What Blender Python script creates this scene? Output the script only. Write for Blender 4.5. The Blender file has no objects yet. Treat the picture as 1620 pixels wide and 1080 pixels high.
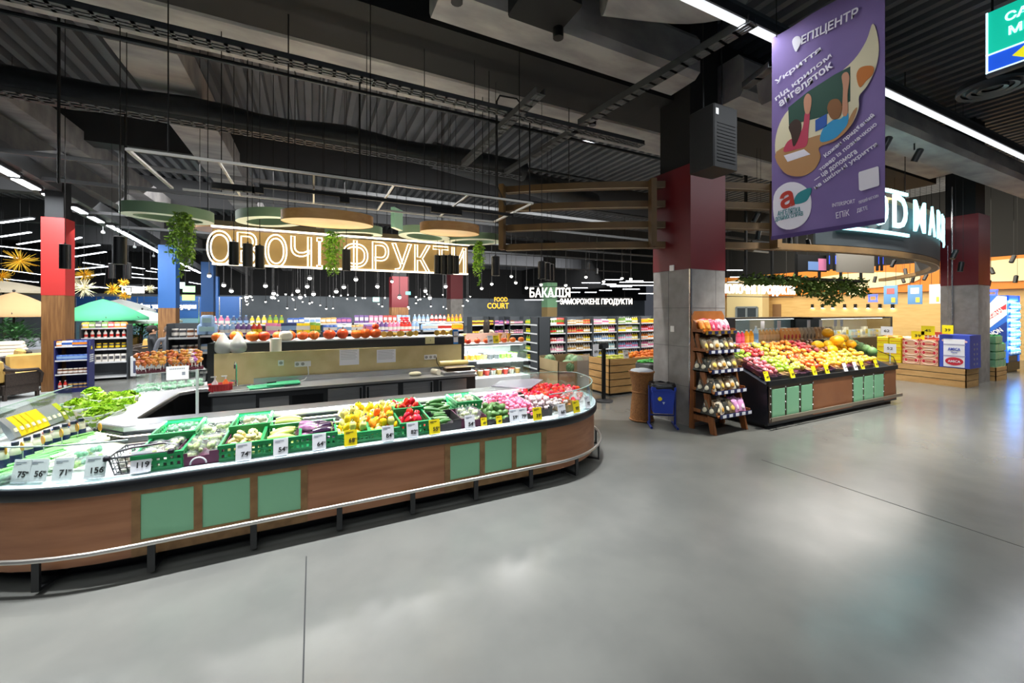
import bpy, math, random
from mathutils import Vector, Matrix, Euler
random.seed(7)
C = bpy.context.scene.collection
PI = math.pi
# ---------------------------------------------------------------- camera
F, H, CX, HY = 640.0, 1.9, 810.0, 490.0          # focal length in pixels of the 1620x1080 frame, eye height, horizon
TH = math.atan(1300 / F)
FX, FY = math.cos(TH), math.sin(TH)               # viewing direction on the floor plan
cam = bpy.data.cameras.new('camera'); cam_o = bpy.data.objects.new('camera', cam); C.objects.link(cam_o)
cam.sensor_width = 36; cam.lens = F / 1620 * 36; cam.shift_y = -50 / 1620; cam.clip_end = 200; cam.clip_start = .05
cam_o.location = (0, 0, H); cam_o.rotation_euler = (PI / 2, 0, TH - PI / 2)
bpy.context.scene.camera = cam_o
vs = bpy.context.scene.view_settings
vs.view_transform = 'Standard'; vs.look = 'None'; vs.gamma = 1; vs.exposure = 0.38; vs.use_curve_mapping = False
W = bpy.data.worlds.new('world'); bpy.context.scene.world = W; W.use_nodes = True
W.node_tree.nodes['Background'].inputs[0].default_value = (.75, .82, 1, 1)
W.node_tree.nodes['Background'].inputs[1].default_value = .06
# measured picture points brought to real depths
def ray(px, py):
    t = (px - CX) / F
    return FX + t * FY, FY - t * FX, (HY - py) / F
def aY(px, py, Y):
    a, b, c = ray(px, py); l = Y / b; return Vector((a * l, Y, H + c * l))
def aX(px, py, X):
    a, b, c = ray(px, py); l = X / a; return Vector((X, b * l, H + c * l))
def aZ(px, py, z):
    a, b, c = ray(px, py); l = (z - H) / c; return Vector((a * l, b * l, z))
def aD(px, py, d):
    a, b, c = ray(px, py); return Vector((a * d, b * d, H + c * d))
def lamp(name, kind, loc, energy, color=(1, 1, 1), rot=(0, 0, 0), size=.1, sizey=None, spot=None, blend=.5, parent=None):
    l = bpy.data.lights.new(name, kind); l.energy = energy; l.color = color
    if kind == 'AREA':
        l.size = size
        if sizey: l.shape = 'RECTANGLE'; l.size_y = sizey
    else: l.shadow_soft_size = size
    if spot: l.spot_size = math.radians(spot); l.spot_blend = blend
    o = bpy.data.objects.new(name, l); o.location = loc; o.rotation_euler = rot; C.objects.link(o)
    if parent: o.parent = parent
    return o
# added broad fill lights standing in for ceiling fixtures that are not modelled
lamp('aisle fill', 'AREA', (2.5, -1.5, 5.0), 110, (.92, .96, 1), size=14, sizey=.25)
lamp('aisle fill', 'AREA', (-3, 1.0, 4.6), 70, (.95, .98, 1), size=5, sizey=.25)
lamp('hall fill', 'AREA', (7, 9.4, 4.6), 520, (1, .97, .93), rot=(.55, 0, 0), size=12, sizey=.8)
lamp('hall fill', 'AREA', (0, 9.2, 4.6), 330, (1, .97, .94), rot=(.2, 0, 0), size=10, sizey=.8)
lamp('hall fill', 'AREA', (-1, 16, 5.2), 900, (1, .98, .96), rot=(.5, 0, 0), size=18, sizey=6)
lamp('garden fill', 'AREA', (-11, 13, 5.6), 330, (.97, .98, 1), rot=(.35, 0, 0), size=12, sizey=8)
lamp('garden fill', 'AREA', (-12, 20, 5.6), 380, (.95, .98, 1), size=12, sizey=10)
lamp('market fill', 'AREA', (18.5, 9, 4.4), 820, (1, .9, .72), rot=(0, -.75, 0), size=6, sizey=12)
lamp('market fill', 'AREA', (15, 6.8, 4.6), 260, (1, .95, .88), size=7, sizey=3)
lamp('aisle fill', 'AREA', (19, 1.5, 5.0), 70, (.93, .96, 1), size=14, sizey=.3)
lamp('far fill', 'AREA', (6, 30, 5.0), 3000, (1, .98, .97), rot=(.9, 0, 0), size=34, sizey=6)
# ---------------------------------------------------------------- materials
def lin(c):
    return tuple((v / 12.92 if v <= .04045 else ((v + .055) / 1.055) ** 2.4) for v in c)
def hx(s):
    return lin(tuple(int(s[i:i + 2], 16) / 255 for i in (0, 2, 4)))
MATS = {}
def M(name, col, r=.5, m=0, em=0, c2=None, ns=8, stretch=(1, 1, 1), vary=0, bump=0, spec=.5, sss=0, coat=0):
    if name in MATS: return MATS[name]
    mt = bpy.data.materials.new(name); mt.use_nodes = True; MATS[name] = mt
    nt = mt.node_tree; n = nt.nodes; p = n['Principled BSDF']
    c = hx(col) if isinstance(col, str) else col
    p.inputs['Base Color'].default_value = (*c, 1)
    p.inputs['Roughness'].default_value = r; p.inputs['Metallic'].default_value = m
    p.inputs['Specular IOR Level'].default_value = spec
    if coat: p.inputs['Coat Weight'].default_value = coat; p.inputs['Coat Roughness'].default_value = .1
    if em: p.inputs['Emission Color'].default_value = (*c, 1); p.inputs['Emission Strength'].default_value = em
    out = None
    if c2 or bump:
        tc = n.new('ShaderNodeTexCoord'); mp = n.new('ShaderNodeMapping'); mp.inputs['Scale'].default_value = stretch
        nz = n.new('ShaderNodeTexNoise'); nz.inputs['Scale'].default_value = ns; nz.inputs['Detail'].default_value = 6
        nt.links.new(tc.outputs['Object'], mp.inputs[0]); nt.links.new(mp.outputs[0], nz.inputs['Vector'])
        if c2:
            mx = n.new('ShaderNodeMix'); mx.data_type = 'RGBA'
            mx.inputs[6].default_value = (*c, 1); mx.inputs[7].default_value = (*(hx(c2) if isinstance(c2, str) else c2), 1)
            rp = n.new('ShaderNodeMapRange'); rp.inputs[1].default_value = .35; rp.inputs[2].default_value = .65
            nt.links.new(nz.outputs[0], rp.inputs[0]); nt.links.new(rp.outputs[0], mx.inputs[0])
            out = mx.outputs[2]; nt.links.new(out, p.inputs['Base Color'])
        if bump:
            b = n.new('ShaderNodeBump'); b.inputs['Strength'].default_value = bump; b.inputs['Distance'].default_value = .02
            nt.links.new(nz.outputs[0], b.inputs['Height']); nt.links.new(b.outputs[0], p.inputs['Normal'])
    if vary:
        oi = n.new('ShaderNodeObjectInfo'); hs = n.new('ShaderNodeHueSaturation')
        mr = n.new('ShaderNodeMapRange'); mr.inputs[3].default_value = .5 - vary * .25; mr.inputs[4].default_value = .5 + vary * .25
        m2 = n.new('ShaderNodeMapRange'); m2.inputs[3].default_value = 1 - vary * 1.5; m2.inputs[4].default_value = 1 + vary
        nt.links.new(oi.outputs['Random'], mr.inputs[0]); nt.links.new(oi.outputs['Random'], m2.inputs[0])
        nt.links.new(mr.outputs[0], hs.inputs['Hue']); nt.links.new(m2.outputs[0], hs.inputs['Value'])
        if out: nt.links.new(out, hs.inputs['Color'])
        else: hs.inputs['Color'].default_value = (*c, 1)
        nt.links.new(hs.outputs[0], p.inputs['Base Color'])
    return mt
def glass(name, tint=(1, 1, 1), amount=.12, rough=.02):
    if name in MATS: return MATS[name]
    mt = bpy.data.materials.new(name); mt.use_nodes = True; MATS[name] = mt
    nt = mt.node_tree; n = nt.nodes; n.remove(n['Principled BSDF'])
    t = n.new('ShaderNodeBsdfTransparent'); t.inputs[0].default_value = (*tint, 1)
    g = n.new('ShaderNodeBsdfGlossy'); g.inputs['Roughness'].default_value = rough
    fr = n.new('ShaderNodeLayerWeight'); fr.inputs[0].default_value = .35
    mr = n.new('ShaderNodeMapRange'); mr.inputs[3].default_value = amount * .4; mr.inputs[4].default_value = min(.8, amount * 4)
    nt.links.new(fr.outputs['Facing'], mr.inputs[0])
    mx = n.new('ShaderNodeMixShader'); nt.links.new(mr.outputs[0], mx.inputs[0])
    nt.links.new(t.outputs[0], mx.inputs[1]); nt.links.new(g.outputs[0], mx.inputs[2])
    nt.links.new(mx.outputs[0], n['Material Output'].inputs[0])
    return mt
def film(name, col, alpha):                       # thin clear plastic of a bag
    if name in MATS: return MATS[name]
    mt = M(name, col, r=.15); mt.node_tree.nodes['Principled BSDF'].inputs['Alpha'].default_value = alpha
    return mt
# ---------------------------------------------------------------- mesh builder
class B:
    def __init__(s): s.v = []; s.f = []; s.mi = []; s.k = 0
    def mat(s, k): s.k = k; return s
    def add(s, vs, fs, X=None):
        o = len(s.v)
        s.v += [tuple(X @ Vector(v)) if X else tuple(v) for v in vs]
        s.f += [tuple(i + o for i in f) for f in fs]; s.mi += [s.k] * len(fs); return s
    def box(s, x0, y0, z0, x1, y1, z1, X=None):
        v = [(x0, y0, z0), (x1, y0, z0), (x1, y1, z0), (x0, y1, z0), (x0, y0, z1), (x1, y0, z1), (x1, y1, z1), (x0, y1, z1)]
        return s.add(v, [(0, 3, 2, 1), (4, 5, 6, 7), (0, 1, 5, 4), (1, 2, 6, 5), (2, 3, 7, 6), (3, 0, 4, 7)], X)
    def bbox(s, x0, y0, z0, x1, y1, z1, b, X=None):          # box with its upright and top edges rounded off
        p = [(x0 + b, y0), (x1 - b, y0), (x1, y0 + b), (x1, y1 - b), (x1 - b, y1), (x0 + b, y1), (x0, y1 - b), (x0, y0 + b)]
        cx, cy = (x0 + x1) / 2, (y0 + y1) / 2
        sx, sy = 1 - 2 * b / (x1 - x0) * .8, 1 - 2 * b / (y1 - y0) * .8
        rings = [(z0, 1), (z1 - b, 1), (z1, 0)]
        v = []
        for z, k in rings:
            for x, y in p: v.append((x, y, z) if k else (cx + (x - cx) * sx, cy + (y - cy) * sy, z))
        f = [tuple(range(7, -1, -1)), tuple(range(16, 24))]
        for r in range(2):
            for i in range(8): f.append((r * 8 + i, r * 8 + (i + 1) % 8, r * 8 + 8 + (i + 1) % 8, r * 8 + 8 + i))
        return s.add(v, f, X)
    def prism(s, pts, z0, z1, X=None):
        n = len(pts); a = sum(pts[i][0] * pts[(i + 1) % n][1] - pts[(i + 1) % n][0] * pts[i][1] for i in range(n))
        if a < 0: pts = pts[::-1]
        v = [(x, y, z0) for x, y in pts] + [(x, y, z1) for x, y in pts]
        return s.add(v, [tuple(range(n - 1, -1, -1)), tuple(range(n, 2 * n))] + [(i, (i + 1) % n, n + (i + 1) % n, n + i) for i in range(n)], X)
    def lathe(s, prof, n=14, X=None, cap=True, a0=0):
        v = []; f = []; R = len(prof)
        for r, z in prof:
            for i in range(n): a = a0 + 2 * PI * i / n; v.append((r * math.cos(a), r * math.sin(a), z))
        for k in range(R - 1):
            for i in range(n): f.append((k * n + i, k * n + (i + 1) % n, (k + 1) * n + (i + 1) % n, (k + 1) * n + i))
        if cap: f += [tuple(range(n - 1, -1, -1)), tuple(range((R - 1) * n, R * n))]
        return s.add(v, f, X)
    def cyl(s, p0, p1, r0, r1=None, n=10):
        p0, p1 = Vector(p0), Vector(p1); d = p1 - p0
        q = d.to_track_quat('Z', 'Y').to_matrix().to_4x4(); q.translation = p0
        return s.lathe([(r0, 0), (r0 if r1 is None else r1, d.length)], n, q)
    def sph(s, c, r, nu=12, nv=8, X=None):
        if not hasattr(r, '__len__'): r = (r, r, r)
        v = [(c[0], c[1], c[2] - r[2])]; f = []
        for j in range(1, nv):
            t = -PI / 2 + PI * j / nv
            for i in range(nu):
                a = 2 * PI * i / nu; v.append((c[0] + r[0] * math.cos(t) * math.cos(a), c[1] + r[1] * math.cos(t) * math.sin(a), c[2] + r[2] * math.sin(t)))
        v.append((c[0], c[1], c[2] + r[2])); L = len(v) - 1
        for i in range(nu): f.append((0, 1 + (i + 1) % nu, 1 + i)); f.append((L, L - nu + i, L - nu + (i + 1) % nu))
        for j in range(nv - 2):
            for i in range(nu): a = 1 + j * nu; f.append((a + i, a + (i + 1) % nu, a + nu + (i + 1) % nu, a + nu + i))
        return s.add(v, f, X)
    def tube(s, pts, r, n=6, closed=False):
        P = [Vector(p) for p in pts]; m = len(P); v = []; f = []; up = Vector((0, 0, 1)); last = None
        for i in range(m):
            if closed: t = P[(i + 1) % m] - P[i - 1]
            else: t = P[min(i + 1, m - 1)] - P[max(i - 1, 0)]
            t.normalize(); a = last if last is not None else (up if abs(t.z) < .9 else Vector((1, 0, 0)))
            u = a - t * a.dot(t)
            if u.length < 1e-5: u = t.orthogonal()
            u.normalize(); last = u; w = t.cross(u)
            rr = r[i] if hasattr(r, '__len__') else r
            for k in range(n): b = 2 * PI * k / n; v.append(tuple(P[i] + u * (rr * math.cos(b)) + w * (rr * math.sin(b))))
        for i in range(m if closed else m - 1):
            j = (i + 1) % m
            for k in range(n): f.append((i * n + k, i * n + (k + 1) % n, j * n + (k + 1) % n, j * n + k))
        if not closed: f += [tuple(range(n - 1, -1, -1)), tuple(range((m - 1) * n, m * n))]
        return s.add(v, f)
    def sweep(s, path, prof, closed=False):                  # prof = [(out, z)] carried along a plan path; out is to the right-hand side of travel
        m = len(path); L = len(prof); v = []; f = []
        for i in range(m):
            if closed: a, b = path[i - 1], path[(i + 1) % m]
            else: a, b = path[max(i - 1, 0)], path[min(i + 1, m - 1)]
            t = Vector((b[0] - a[0], b[1] - a[1])).normalized(); nx, ny = t.y, -t.x
            for o, z in prof: v.append((path[i][0] + nx * o, path[i][1] + ny * o, z))
        for i in range(m if closed else m - 1):
            j = (i + 1) % m
            for k in range(L): f.append((i * L + k, j * L + k, j * L + (k + 1) % L, i * L + (k + 1) % L))
        if not closed: f += [tuple(range(L)), tuple(range(m * L - 1, (m - 1) * L - 1, -1))]
        return s.add(v, f)
    def quad(s, a, b, c, d): return s.add([a, b, c, d], [(0, 1, 2, 3)])
    def mesh(s, name, mats, sharp=38):
        me = bpy.data.meshes.new(name); me.from_pydata(s.v, [], s.f)
        for mt in (mats if isinstance(mats, (list, tuple)) else [mats]): me.materials.append(mt)
        me.polygons.foreach_set('material_index', s.mi)
        me.polygons.foreach_set('use_smooth', [True] * len(s.f)); me.set_sharp_from_angle(angle=math.radians(sharp)); me.update()
        return me
LABELS = {}
def tag(o, label, cat, group=None, kind=None):
    o['label'] = label; o['category'] = cat
    if group: o['group'] = group
    if kind: o['kind'] = kind
    n = len(label.split())
    if n < 4 or n > 16: print('LABEL LENGTH', n, label)
    if label in LABELS and not (group and LABELS[label] == group): print('LABEL TWICE', label)
    LABELS[label] = group
    return o
def part(name, b, mats, parent, label=None, sharp=38):
    me = b if isinstance(b, bpy.types.Mesh) else b.mesh(name, mats, sharp)
    o = bpy.data.objects.new(name, me); C.objects.link(o); o.parent = parent
    if label: o['label'] = label
    return o
def thing(name, label, cat, loc=(0, 0, 0), rz=0, group=None):
    o = bpy.data.objects.new(name, None); C.objects.link(o); o.location = loc; o.rotation_euler = (0, 0, rz); o.empty_display_size = .1
    return tag(o, label, cat, group)
def solo(name, b, mats, label, cat, loc=(0, 0, 0), rot=0, group=None, kind=None, sc=None, sharp=38):
    me = b if isinstance(b, bpy.types.Mesh) else b.mesh(name, mats, sharp)
    o = bpy.data.objects.new(name, me); C.objects.link(o); o.location = loc
    o.rotation_euler = rot if hasattr(rot, '__len__') else (0, 0, rot)
    if sc: o.scale = sc if hasattr(sc, '__len__') else (sc, sc, sc)
    return tag(o, label, cat, group, kind)
TRIM = [0]
def struct(name, b, mats, parent=None, label=None, sharp=38):
    if name == 'trim': TRIM[0] += 1; name = f'trim_{TRIM[0]}'
    me = b if isinstance(b, bpy.types.Mesh) else b.mesh(name, mats, sharp)
    o = bpy.data.objects.new(name, me); C.objects.link(o); o.parent = parent
    if parent is None: o['kind'] = 'structure'
    if label: o['label'] = label
    return o
def dup(r, label, loc=None, rot=None, group=None, sc=None):
    c = r.copy(); C.objects.link(c)
    if loc is not None: c.location = loc
    if rot is not None: c.rotation_euler = rot if hasattr(rot, '__len__') else (0, 0, rot)
    if sc: c.scale = sc if hasattr(sc, '__len__') else (sc, sc, sc)
    if 'group' in c: del c['group']
    tag(c, label, r['category'], group)
    def kids(a, b):
        for ch in list(a.children):
            d = ch.copy(); C.objects.link(d); d.parent = b
            if ch.type == 'LIGHT': d.data = ch.data
            kids(ch, d)
    kids(r, c)
    return c
ORD = 'first second third fourth fifth sixth seventh eighth ninth tenth eleventh twelfth thirteenth fourteenth fifteenth sixteenth seventeenth eighteenth nineteenth twentieth'.split()
def nth(i):
    return ORD[i] if i < 20 else f'{i + 1}{"st" if i % 10 == 0 else "nd" if i % 10 == 1 else "rd" if i % 10 == 2 else "th"}'
TXT = {}
def text(body, size, ext=.003, bevel=0, outline=False, align='CENTER', space=1, bold=0):
    c = bpy.data.curves.new('t', 'FONT'); c.body = body; c.size = size; c.align_x = align; c.align_y = 'CENTER'; c.space_character = space; c.resolution_u = 3
    c.offset = bold
    if outline: c.fill_mode = 'NONE'; c.bevel_depth = bevel; c.bevel_resolution = 1
    else: c.extrude = ext
    o = bpy.data.objects.new('t', c); C.objects.link(o); dg = bpy.context.evaluated_depsgraph_get()
    me = bpy.data.meshes.new_from_object(o.evaluated_get(dg)); bpy.data.objects.remove(o); bpy.data.curves.remove(c)
    v = [tuple(q.co) for q in me.vertices]; f = [tuple(p.vertices) for p in me.polygons]; bpy.data.meshes.remove(me)
    return v, f
def R3(x=0, y=0, z=0, loc=(0, 0, 0)):
    m = Euler((x, y, z)).to_matrix().to_4x4(); m.translation = Vector(loc); return m
def arc(cx, cy, r, a0, a1, n):
    return [(cx + r * math.cos(a0 + (a1 - a0) * i / n), cy + r * math.sin(a0 + (a1 - a0) * i / n)) for i in range(n + 1)]
# ================================================================ building
gry = M('concrete dark', '6a6a68', .8, c2='55565a', ns=3)
floor_m = M('polished concrete', (.135, .138, .126), .3, c2=(.118, .121, .112), ns=2.2, spec=.6)
n_ = floor_m.node_tree.nodes; rg = n_.new('ShaderNodeTexNoise'); rg.inputs['Scale'].default_value = 2.5; rg.inputs['Detail'].default_value = 8
rm = n_.new('ShaderNodeMapRange'); rm.inputs[3].default_value = .17; rm.inputs[4].default_value = .28
tc_ = n_.new('ShaderNodeTexCoord'); floor_m.node_tree.links.new(tc_.outputs['Object'], rg.inputs['Vector'])
floor_m.node_tree.links.new(rg.outputs[0], rm.inputs[0]); floor_m.node_tree.links.new(rm.outputs[0], n_['Principled BSDF'].inputs['Roughness'])
struct('floor', B().box(-30, -8, -.3, 45, 50, 0), floor_m)
strip = M('pale floor tiles', 'b9bdbd', .4, c2='a5aaaa', ns=2)
a, b, c, d = aZ(0, 655, 0), aZ(0, 630, 0), aZ(92, 612, 0), aZ(92, 622, 0)
struct('trim', B().add([(p.x, p.y, .004) for p in (a, d, c, b)] + [(p.x, p.y, .0) for p in (a, d, c, b)], [(0, 1, 2, 3), (0, 4, 5, 1), (1, 5, 6, 2), (2, 6, 7, 3), (3, 7, 4, 0)]), strip)
jm = M('saw cut', '1c1e1f', .8)
xj = aZ(484, 905, 0).x
struct('trim', B().box(xj - .004, -3, 0, xj + .004, 3.5, .0015), jm)
struct('trim', B().box(5.1, -3, 0, 5.108, 3.2, .0015), jm)
struct('trim', B().box(-8, 1.2, 0, xj - .1, 1.208, .0015), jm)
# corrugated deck
dk = M('painted deck', '75787e', .6, c2='63666b', ns=.6)
b = B(); x = -16.0; prof = []
while x < 30:
    prof += [(x, 7.05), (x + .13, 7.05), (x + .16, 6.9), (x + .29, 6.9)]; x += .32
L = len(prof); v = [(px, -6, pz) for px, pz in prof] + [(px, 47, pz) for px, pz in prof]
b.add(v, [(i, i + 1, L + i + 1, L + i) for i in range(L - 1)])
struct('ceiling', b, dk, sharp=10)
struct('ceiling', B().box(-30, -8, 7.08, 45, 50, 7.2), M('roof dark', '0d0d0e', .9))
blk = M('black paint', '0b0d0f', .75); dgr = M('dark grey paint', '1d2023', .6); mgr = M('grey steel', '55585b', .6, .4)
foil = M('grey duct wrap', 'a3a1a0', .62, c2='838284', ns=2.5, stretch=(.6, 1.4, 1), bump=.35)
dduct = M('dark round duct', '2e3237', .5, c2='24272b', ns=4, bump=.3)
def wrapped(x0, x1, y0, y1, z0, z1, m):                     # a duct box with soft, uneven wrapping
    b = B(); n = max(4, int((x1 - x0) / .45)); ring = 8; v = []
    for i in range(n + 1):
        x = x0 + (x1 - x0) * i / n; e = [random.uniform(-.035, .035) for _ in range(ring)]
        for k, (yy, zz) in enumerate(((y0, z0 + .1), (y0 + .06, z0), (y1 - .06, z0), (y1, z0 + .1), (y1, z1 - .1), (y1 - .06, z1), (y0 + .06, z1), (y0, z1 - .1))):
            v.append((x, yy + e[k] * .7, zz + e[k] * .5))
    f = [tuple(range(ring)), tuple(range(n * ring + ring - 1, n * ring - 1, -1))]
    for i in range(n):
        for k in range(ring): f.append((i * ring + k, (i + 1) * ring + k, (i + 1) * ring + (k + 1) % ring, i * ring + (k + 1) % ring))
    return b.add(v, f).mesh('duct', m, 25)
solo('air_duct', wrapped(-13, 13, 6.08, 7.0, 5.5, 6.2, foil), None, 'wide grey wrapped rectangular air duct behind the black beam', 'duct')
struct('trim', B().box(-13, 5.02, 5.5, 16, 6.06, 6.85), blk)
solo('air_duct', wrapped(1.3, 5.4, 4.36, 4.98, 5.5, 6.2, foil), None, 'grey wrapped air duct on the camera side of the black beam', 'duct')
solo('air_duct', wrapped(6.45, 15.2, 4.36, 4.98, 5.5, 6.2, foil), None, 'grey wrapped air duct running on beyond the large pillar', 'duct')
# big elbow that comes down beside it
b = B(); pts = [(3.2 + 1.1 * math.sin(t), 3.9 - .55 * t, 5.78 + .2 * math.cos(t)) for t in [i * .2 for i in range(9)]]
b.tube(pts, [.42, .44, .46, .47, .48, .48, .47, .46, .46], 16)
solo('air_duct', b, foil, 'bulging grey wrapped duct elbow at the top of the hall', 'duct')
solo('duct_box', B().bbox(2.05, 3.75, 5.35, 2.75, 4.3, 6.3, .03), blk, 'black box on the side of the bulging duct elbow', 'duct')
solo('air_duct', wrapped(6.2, 20, 3.3, 3.95, 5.05, 5.5, foil), None, 'grey wrapped air duct above the right hand aisle', 'duct')
# round dark duct with its dropped end
p = aZ(400, 195, 5.3); yd = p.y
b = B(); xs = [-4.9 + .5 * i for i in range(20)]
b.tube([(x_, yd, 5.3 + .03 * math.sin(x_ * 2.3)) for x_ in xs], [.22 + .02 * math.sin(x_ * 3) for x_ in xs], 14)
b.tube([(-4.9, yd, 5.3), (-5.2, yd, 5.28), (-5.42, yd, 5.15), (-5.5, yd, 4.9)], [.24, .29, .33, .36], 14)
solo('round_duct', b, dduct, 'dark round duct with a dropped open end over the produce island', 'duct')
p = aZ(810, 250, 4.9)
b = B(); b.tube([(p.x + i * .5 - 1, p.y + 2.2 + .1 * i, 5.55 - .02 * i) for i in range(12)], .3, 14)
solo('round_duct', b, dduct, 'dark round duct crossing behind the wooden slat ring', 'duct')
# perforated trays along the hall and across it
def tray(name, label, p0, p1, w=.1, h=.07):
    p0, p1 = Vector(p0), Vector(p1); d = p1 - p0; Ln = d.length; q = d.to_track_quat('X', 'Z').to_matrix().to_4x4(); q.translation = p0
    b = B(); n = int(Ln / .16)
    b.box(0, -w, h - .008, Ln, -w + .02, h, q); b.box(0, -w, 0, Ln, -w + .012, h, q); b.box(0, w - .012, 0, Ln, w, h, q)
    for s in (-1, 0, 1): b.box(0, s * (w - .03) - .018, 0, Ln, s * (w - .03) + .018, .006, q)
    for i in range(n + 1): x = i * Ln / n; b.box(x - .02, -w, 0, x + .02, w, .005, q)
    t = solo(name, b, mgr, label, 'cable tray'); return t
y = aZ(810, 183, 4.9).y; tray('cable_tray', 'perforated cable tray running under the black beam', (-12, y, 4.9), (5.4, y, 4.9), .09)
y = aZ(810, 279, 4.9).y; tray('cable_tray', 'perforated cable tray below the dark round duct', (-8, y, 4.9), (4.2, y, 4.9), .13)
tray('cable_tray', 'perforated steel channel rising towards the black beam, short', aZ(735, 262, 4.8), aZ(855, 150, 4.8), .07, .1)
tray('cable_tray', 'long perforated steel channel crossing below the grey duct to the tube light', aZ(919, 200, 4.95), aZ(1190, 40, 4.95), .07, .1)
tray('cable_tray', 'perforated steel channel crossing above the wooden slat ring', aZ(800, 275, 4.9), aZ(912, 208, 4.9), .06, .08)
tray('cable_tray', 'perforated steel channel next to the black unit on the pillar', aZ(1180, 140, 4.9), aZ(1222, 108, 4.9), .06, .08)
pm = M('dark pipe', '24282b', .4, .5)
for px, py, z, x0, x1, r, lb in ((400, 107, 5.0, -12, 9, .028, 'thin dark sprinkler pipe under the grey duct'), (700, 300, 4.6, -1, 12, .02, 'thin dark conduit pipe behind the cable tray'), (640, 232, 5.3, -2, 9, .03, 'dark pipe running above the round duct')):
    y = aZ(810, HY + (py - HY) * 1300 / (2110 - px), z).y
    solo('sprinkler_pipe', B().cyl((x0, y, z), (x1, y, z), r, n=8), pm, lb, 'pipe')
# hanging rods and cables
for px, py0, py1, dd, r, lb in ((93, 20, 290, 5.6, .018, 'dark hanger rod at the left above the lamp row'), (569, 125, 290, 6.2, .014, 'black hanging cable left of the slat ring'), (838, 180, 335, 6.6, .013, 'thin black rod above the wooden slat ring'), (198, 180, 330, 6.2, .014, 'black rod down to the green ring shade'), (190, 180, 330, 6.6, .014, 'second black rod beside the green ring shade')):
    a, c = aD(px, py0, dd), aD(px, py1, dd); solo('hanger_rod', B().cyl(a, (a.x, a.y, c.z), r, n=6), blk, lb, 'rod')
a = aD(786, 150, 6.3); e = aD(800, 325, 6.3)
pts = [(e.x, e.y, e.z), (a.x, a.y, e.z + .3), (a.x, a.y, a.z - .1), (a.x + .05, a.y, a.z), (a.x + .35, a.y, a.z + .02), (a.x + .5, a.y, a.z - .12)]
solo('hanging_cable', B().tube(pts, .014, 6), blk, 'black cable looping over to the steel channel', 'cable')
# beams along the hall on the left
for (xa, ya), z, w, m, lb in (((20, 180), 5.6, .5, foil, 'l'), ((0, 230), 5.0, .28, gry, 'm')):
    q = aZ(xa, ya, z); struct('trim', B().box(q.x - w / 2, 2.5, z, q.x + w / 2, 44, z + .5), m)
q = aZ(345, 260, 5.6); struct('trim', B().box(q.x - .4, 7.4, 5.6, q.x + .4, 44, 6.1), foil)
for yb in (13, 19.5, 26, 33): struct('trim', B().box(-16, yb, 5.9, 30, yb + .5, 6.9), M('deck beam', '2c2e31', .7))
# joists and pipes far down the hall
for i, yb in enumerate((10.5, 12.2, 15.5, 17.5, 22)):
    solo('ceiling_strut', B().box(-6, yb, 4.72 - .05 * i, 20, yb + .06, 4.8 - .05 * i), mgr, f'thin grey steel strut across the far ceiling, {nth(i)} one back', 'strut')
# walls
struct('wall_back', B().box(-30, 46, 0, 45, 46.3, 7.1), M('far wall', '868e94', .8, c2='6c757b', ns=.3))
struct('trim', B().box(-30, 45.7, 3.3, 45, 46, 7.05), blk)
struct('wall_left', B().box(-24.3, -8, 0, -24, 46, 7.1), M('left wall', '3b4450', .8))
yel = M('plywood wall', 'd9b878', .6, c2='cfa968', ns=1.5, stretch=(1, 1, 6))
struct('wall_right', B().box(24, -1, 0, 24.25, 19, 2.7), yel)
orm = M('orange fascia', 'e08a2c', .6, c2='d97a22', ns=.5)
b = B()
b.box(23.7, -1, 2.7, 24.2, 19, 3.95)
struct('trim', b, orm)
struct('wall_right_upper', B().box(23.9, -8, 3.95, 24.6, 46, 7.1), blk)
crm = M('cream wave panel', 'f0dcae', .6)
for i, (yy, zz, ry, rz2) in enumerate(((5.4, 3.4, 1.6, .42), (10.2, 3.3, 2.3, .38), (15.6, 3.4, 1.9, .4))):
    b = B(); b.lathe([(1, 0), (1, .1)], 40, Matrix.Translation((23.7, yy, zz)) @ R3(0, -PI / 2, 0) @ Matrix.Diagonal((rz2, ry, 1, 1)))
    struct('trim', b, crm)
# ---------------------------------------------------------------- pillars
tile = M('grey stone tile', '918e8a', .6, c2='7f7c79', ns=5, bump=.05); red = M('dark red paint', '620e18', .45); red2 = M('bright red paint', 'b42c28', .5)
blu = M('blue paint', '1f5696', .5); wood = M('brown wood cladding', '8a6238', .55, c2='6b4724', ns=3, stretch=(8, 8, .6)); alu = M('aluminium', 'c9cacb', .25, .9)
def pillar(x0, y0, x1, y1, zs, top, lo, hi, lb):
    t = thing('pillar', lb, 'pillar', ((x0 + x1) / 2, (y0 + y1) / 2, 0)); w, h = (x1 - x0) / 2, (y1 - y0) / 2
    b = B(); b.box(-w, -h, 0, w, h, zs); part('lower_cladding', b, lo, t)
    part('upper_cladding', B().box(-w - .004, -h - .004, zs, w + .004, h + .004, top), hi, t)
    if top < 6.9: part('shaft', B().box(-w * .8, -h * .8, top, w * .8, h * .8, 6.92), blk, t)
    return t, w, h
t, w, h = pillar(5.5, 4.61, 6.34, 5.41, 2.57, 4.28, tile, red, 'large square pillar, dark red over grey tile, beside the wicker basket')
b = B(); b.box(-w - .006, -h - .006, 0, -w + .03, -h + .002, 2.57); b.box(-w - .006, -h - .006, 0, -w + .002, -h + .03, 2.57); part('corner_guard', b, alu, t)
jn = M('tile joint', '57565a', .8)
b = B()
for z in (.64, 1.29, 1.93): b.box(-w - .002, -h, z, -w + .01, h, z + .006); b.box(-w, -h - .002, z, w, -h + .01, z + .006)
b.box(-w - .002, .05, 0, -w + .01, .056, 2.57); b.box(.18, -h - .002, 0, .186, -h + .01, 2.57); part('tile_joints', b, jn, t)
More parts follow.
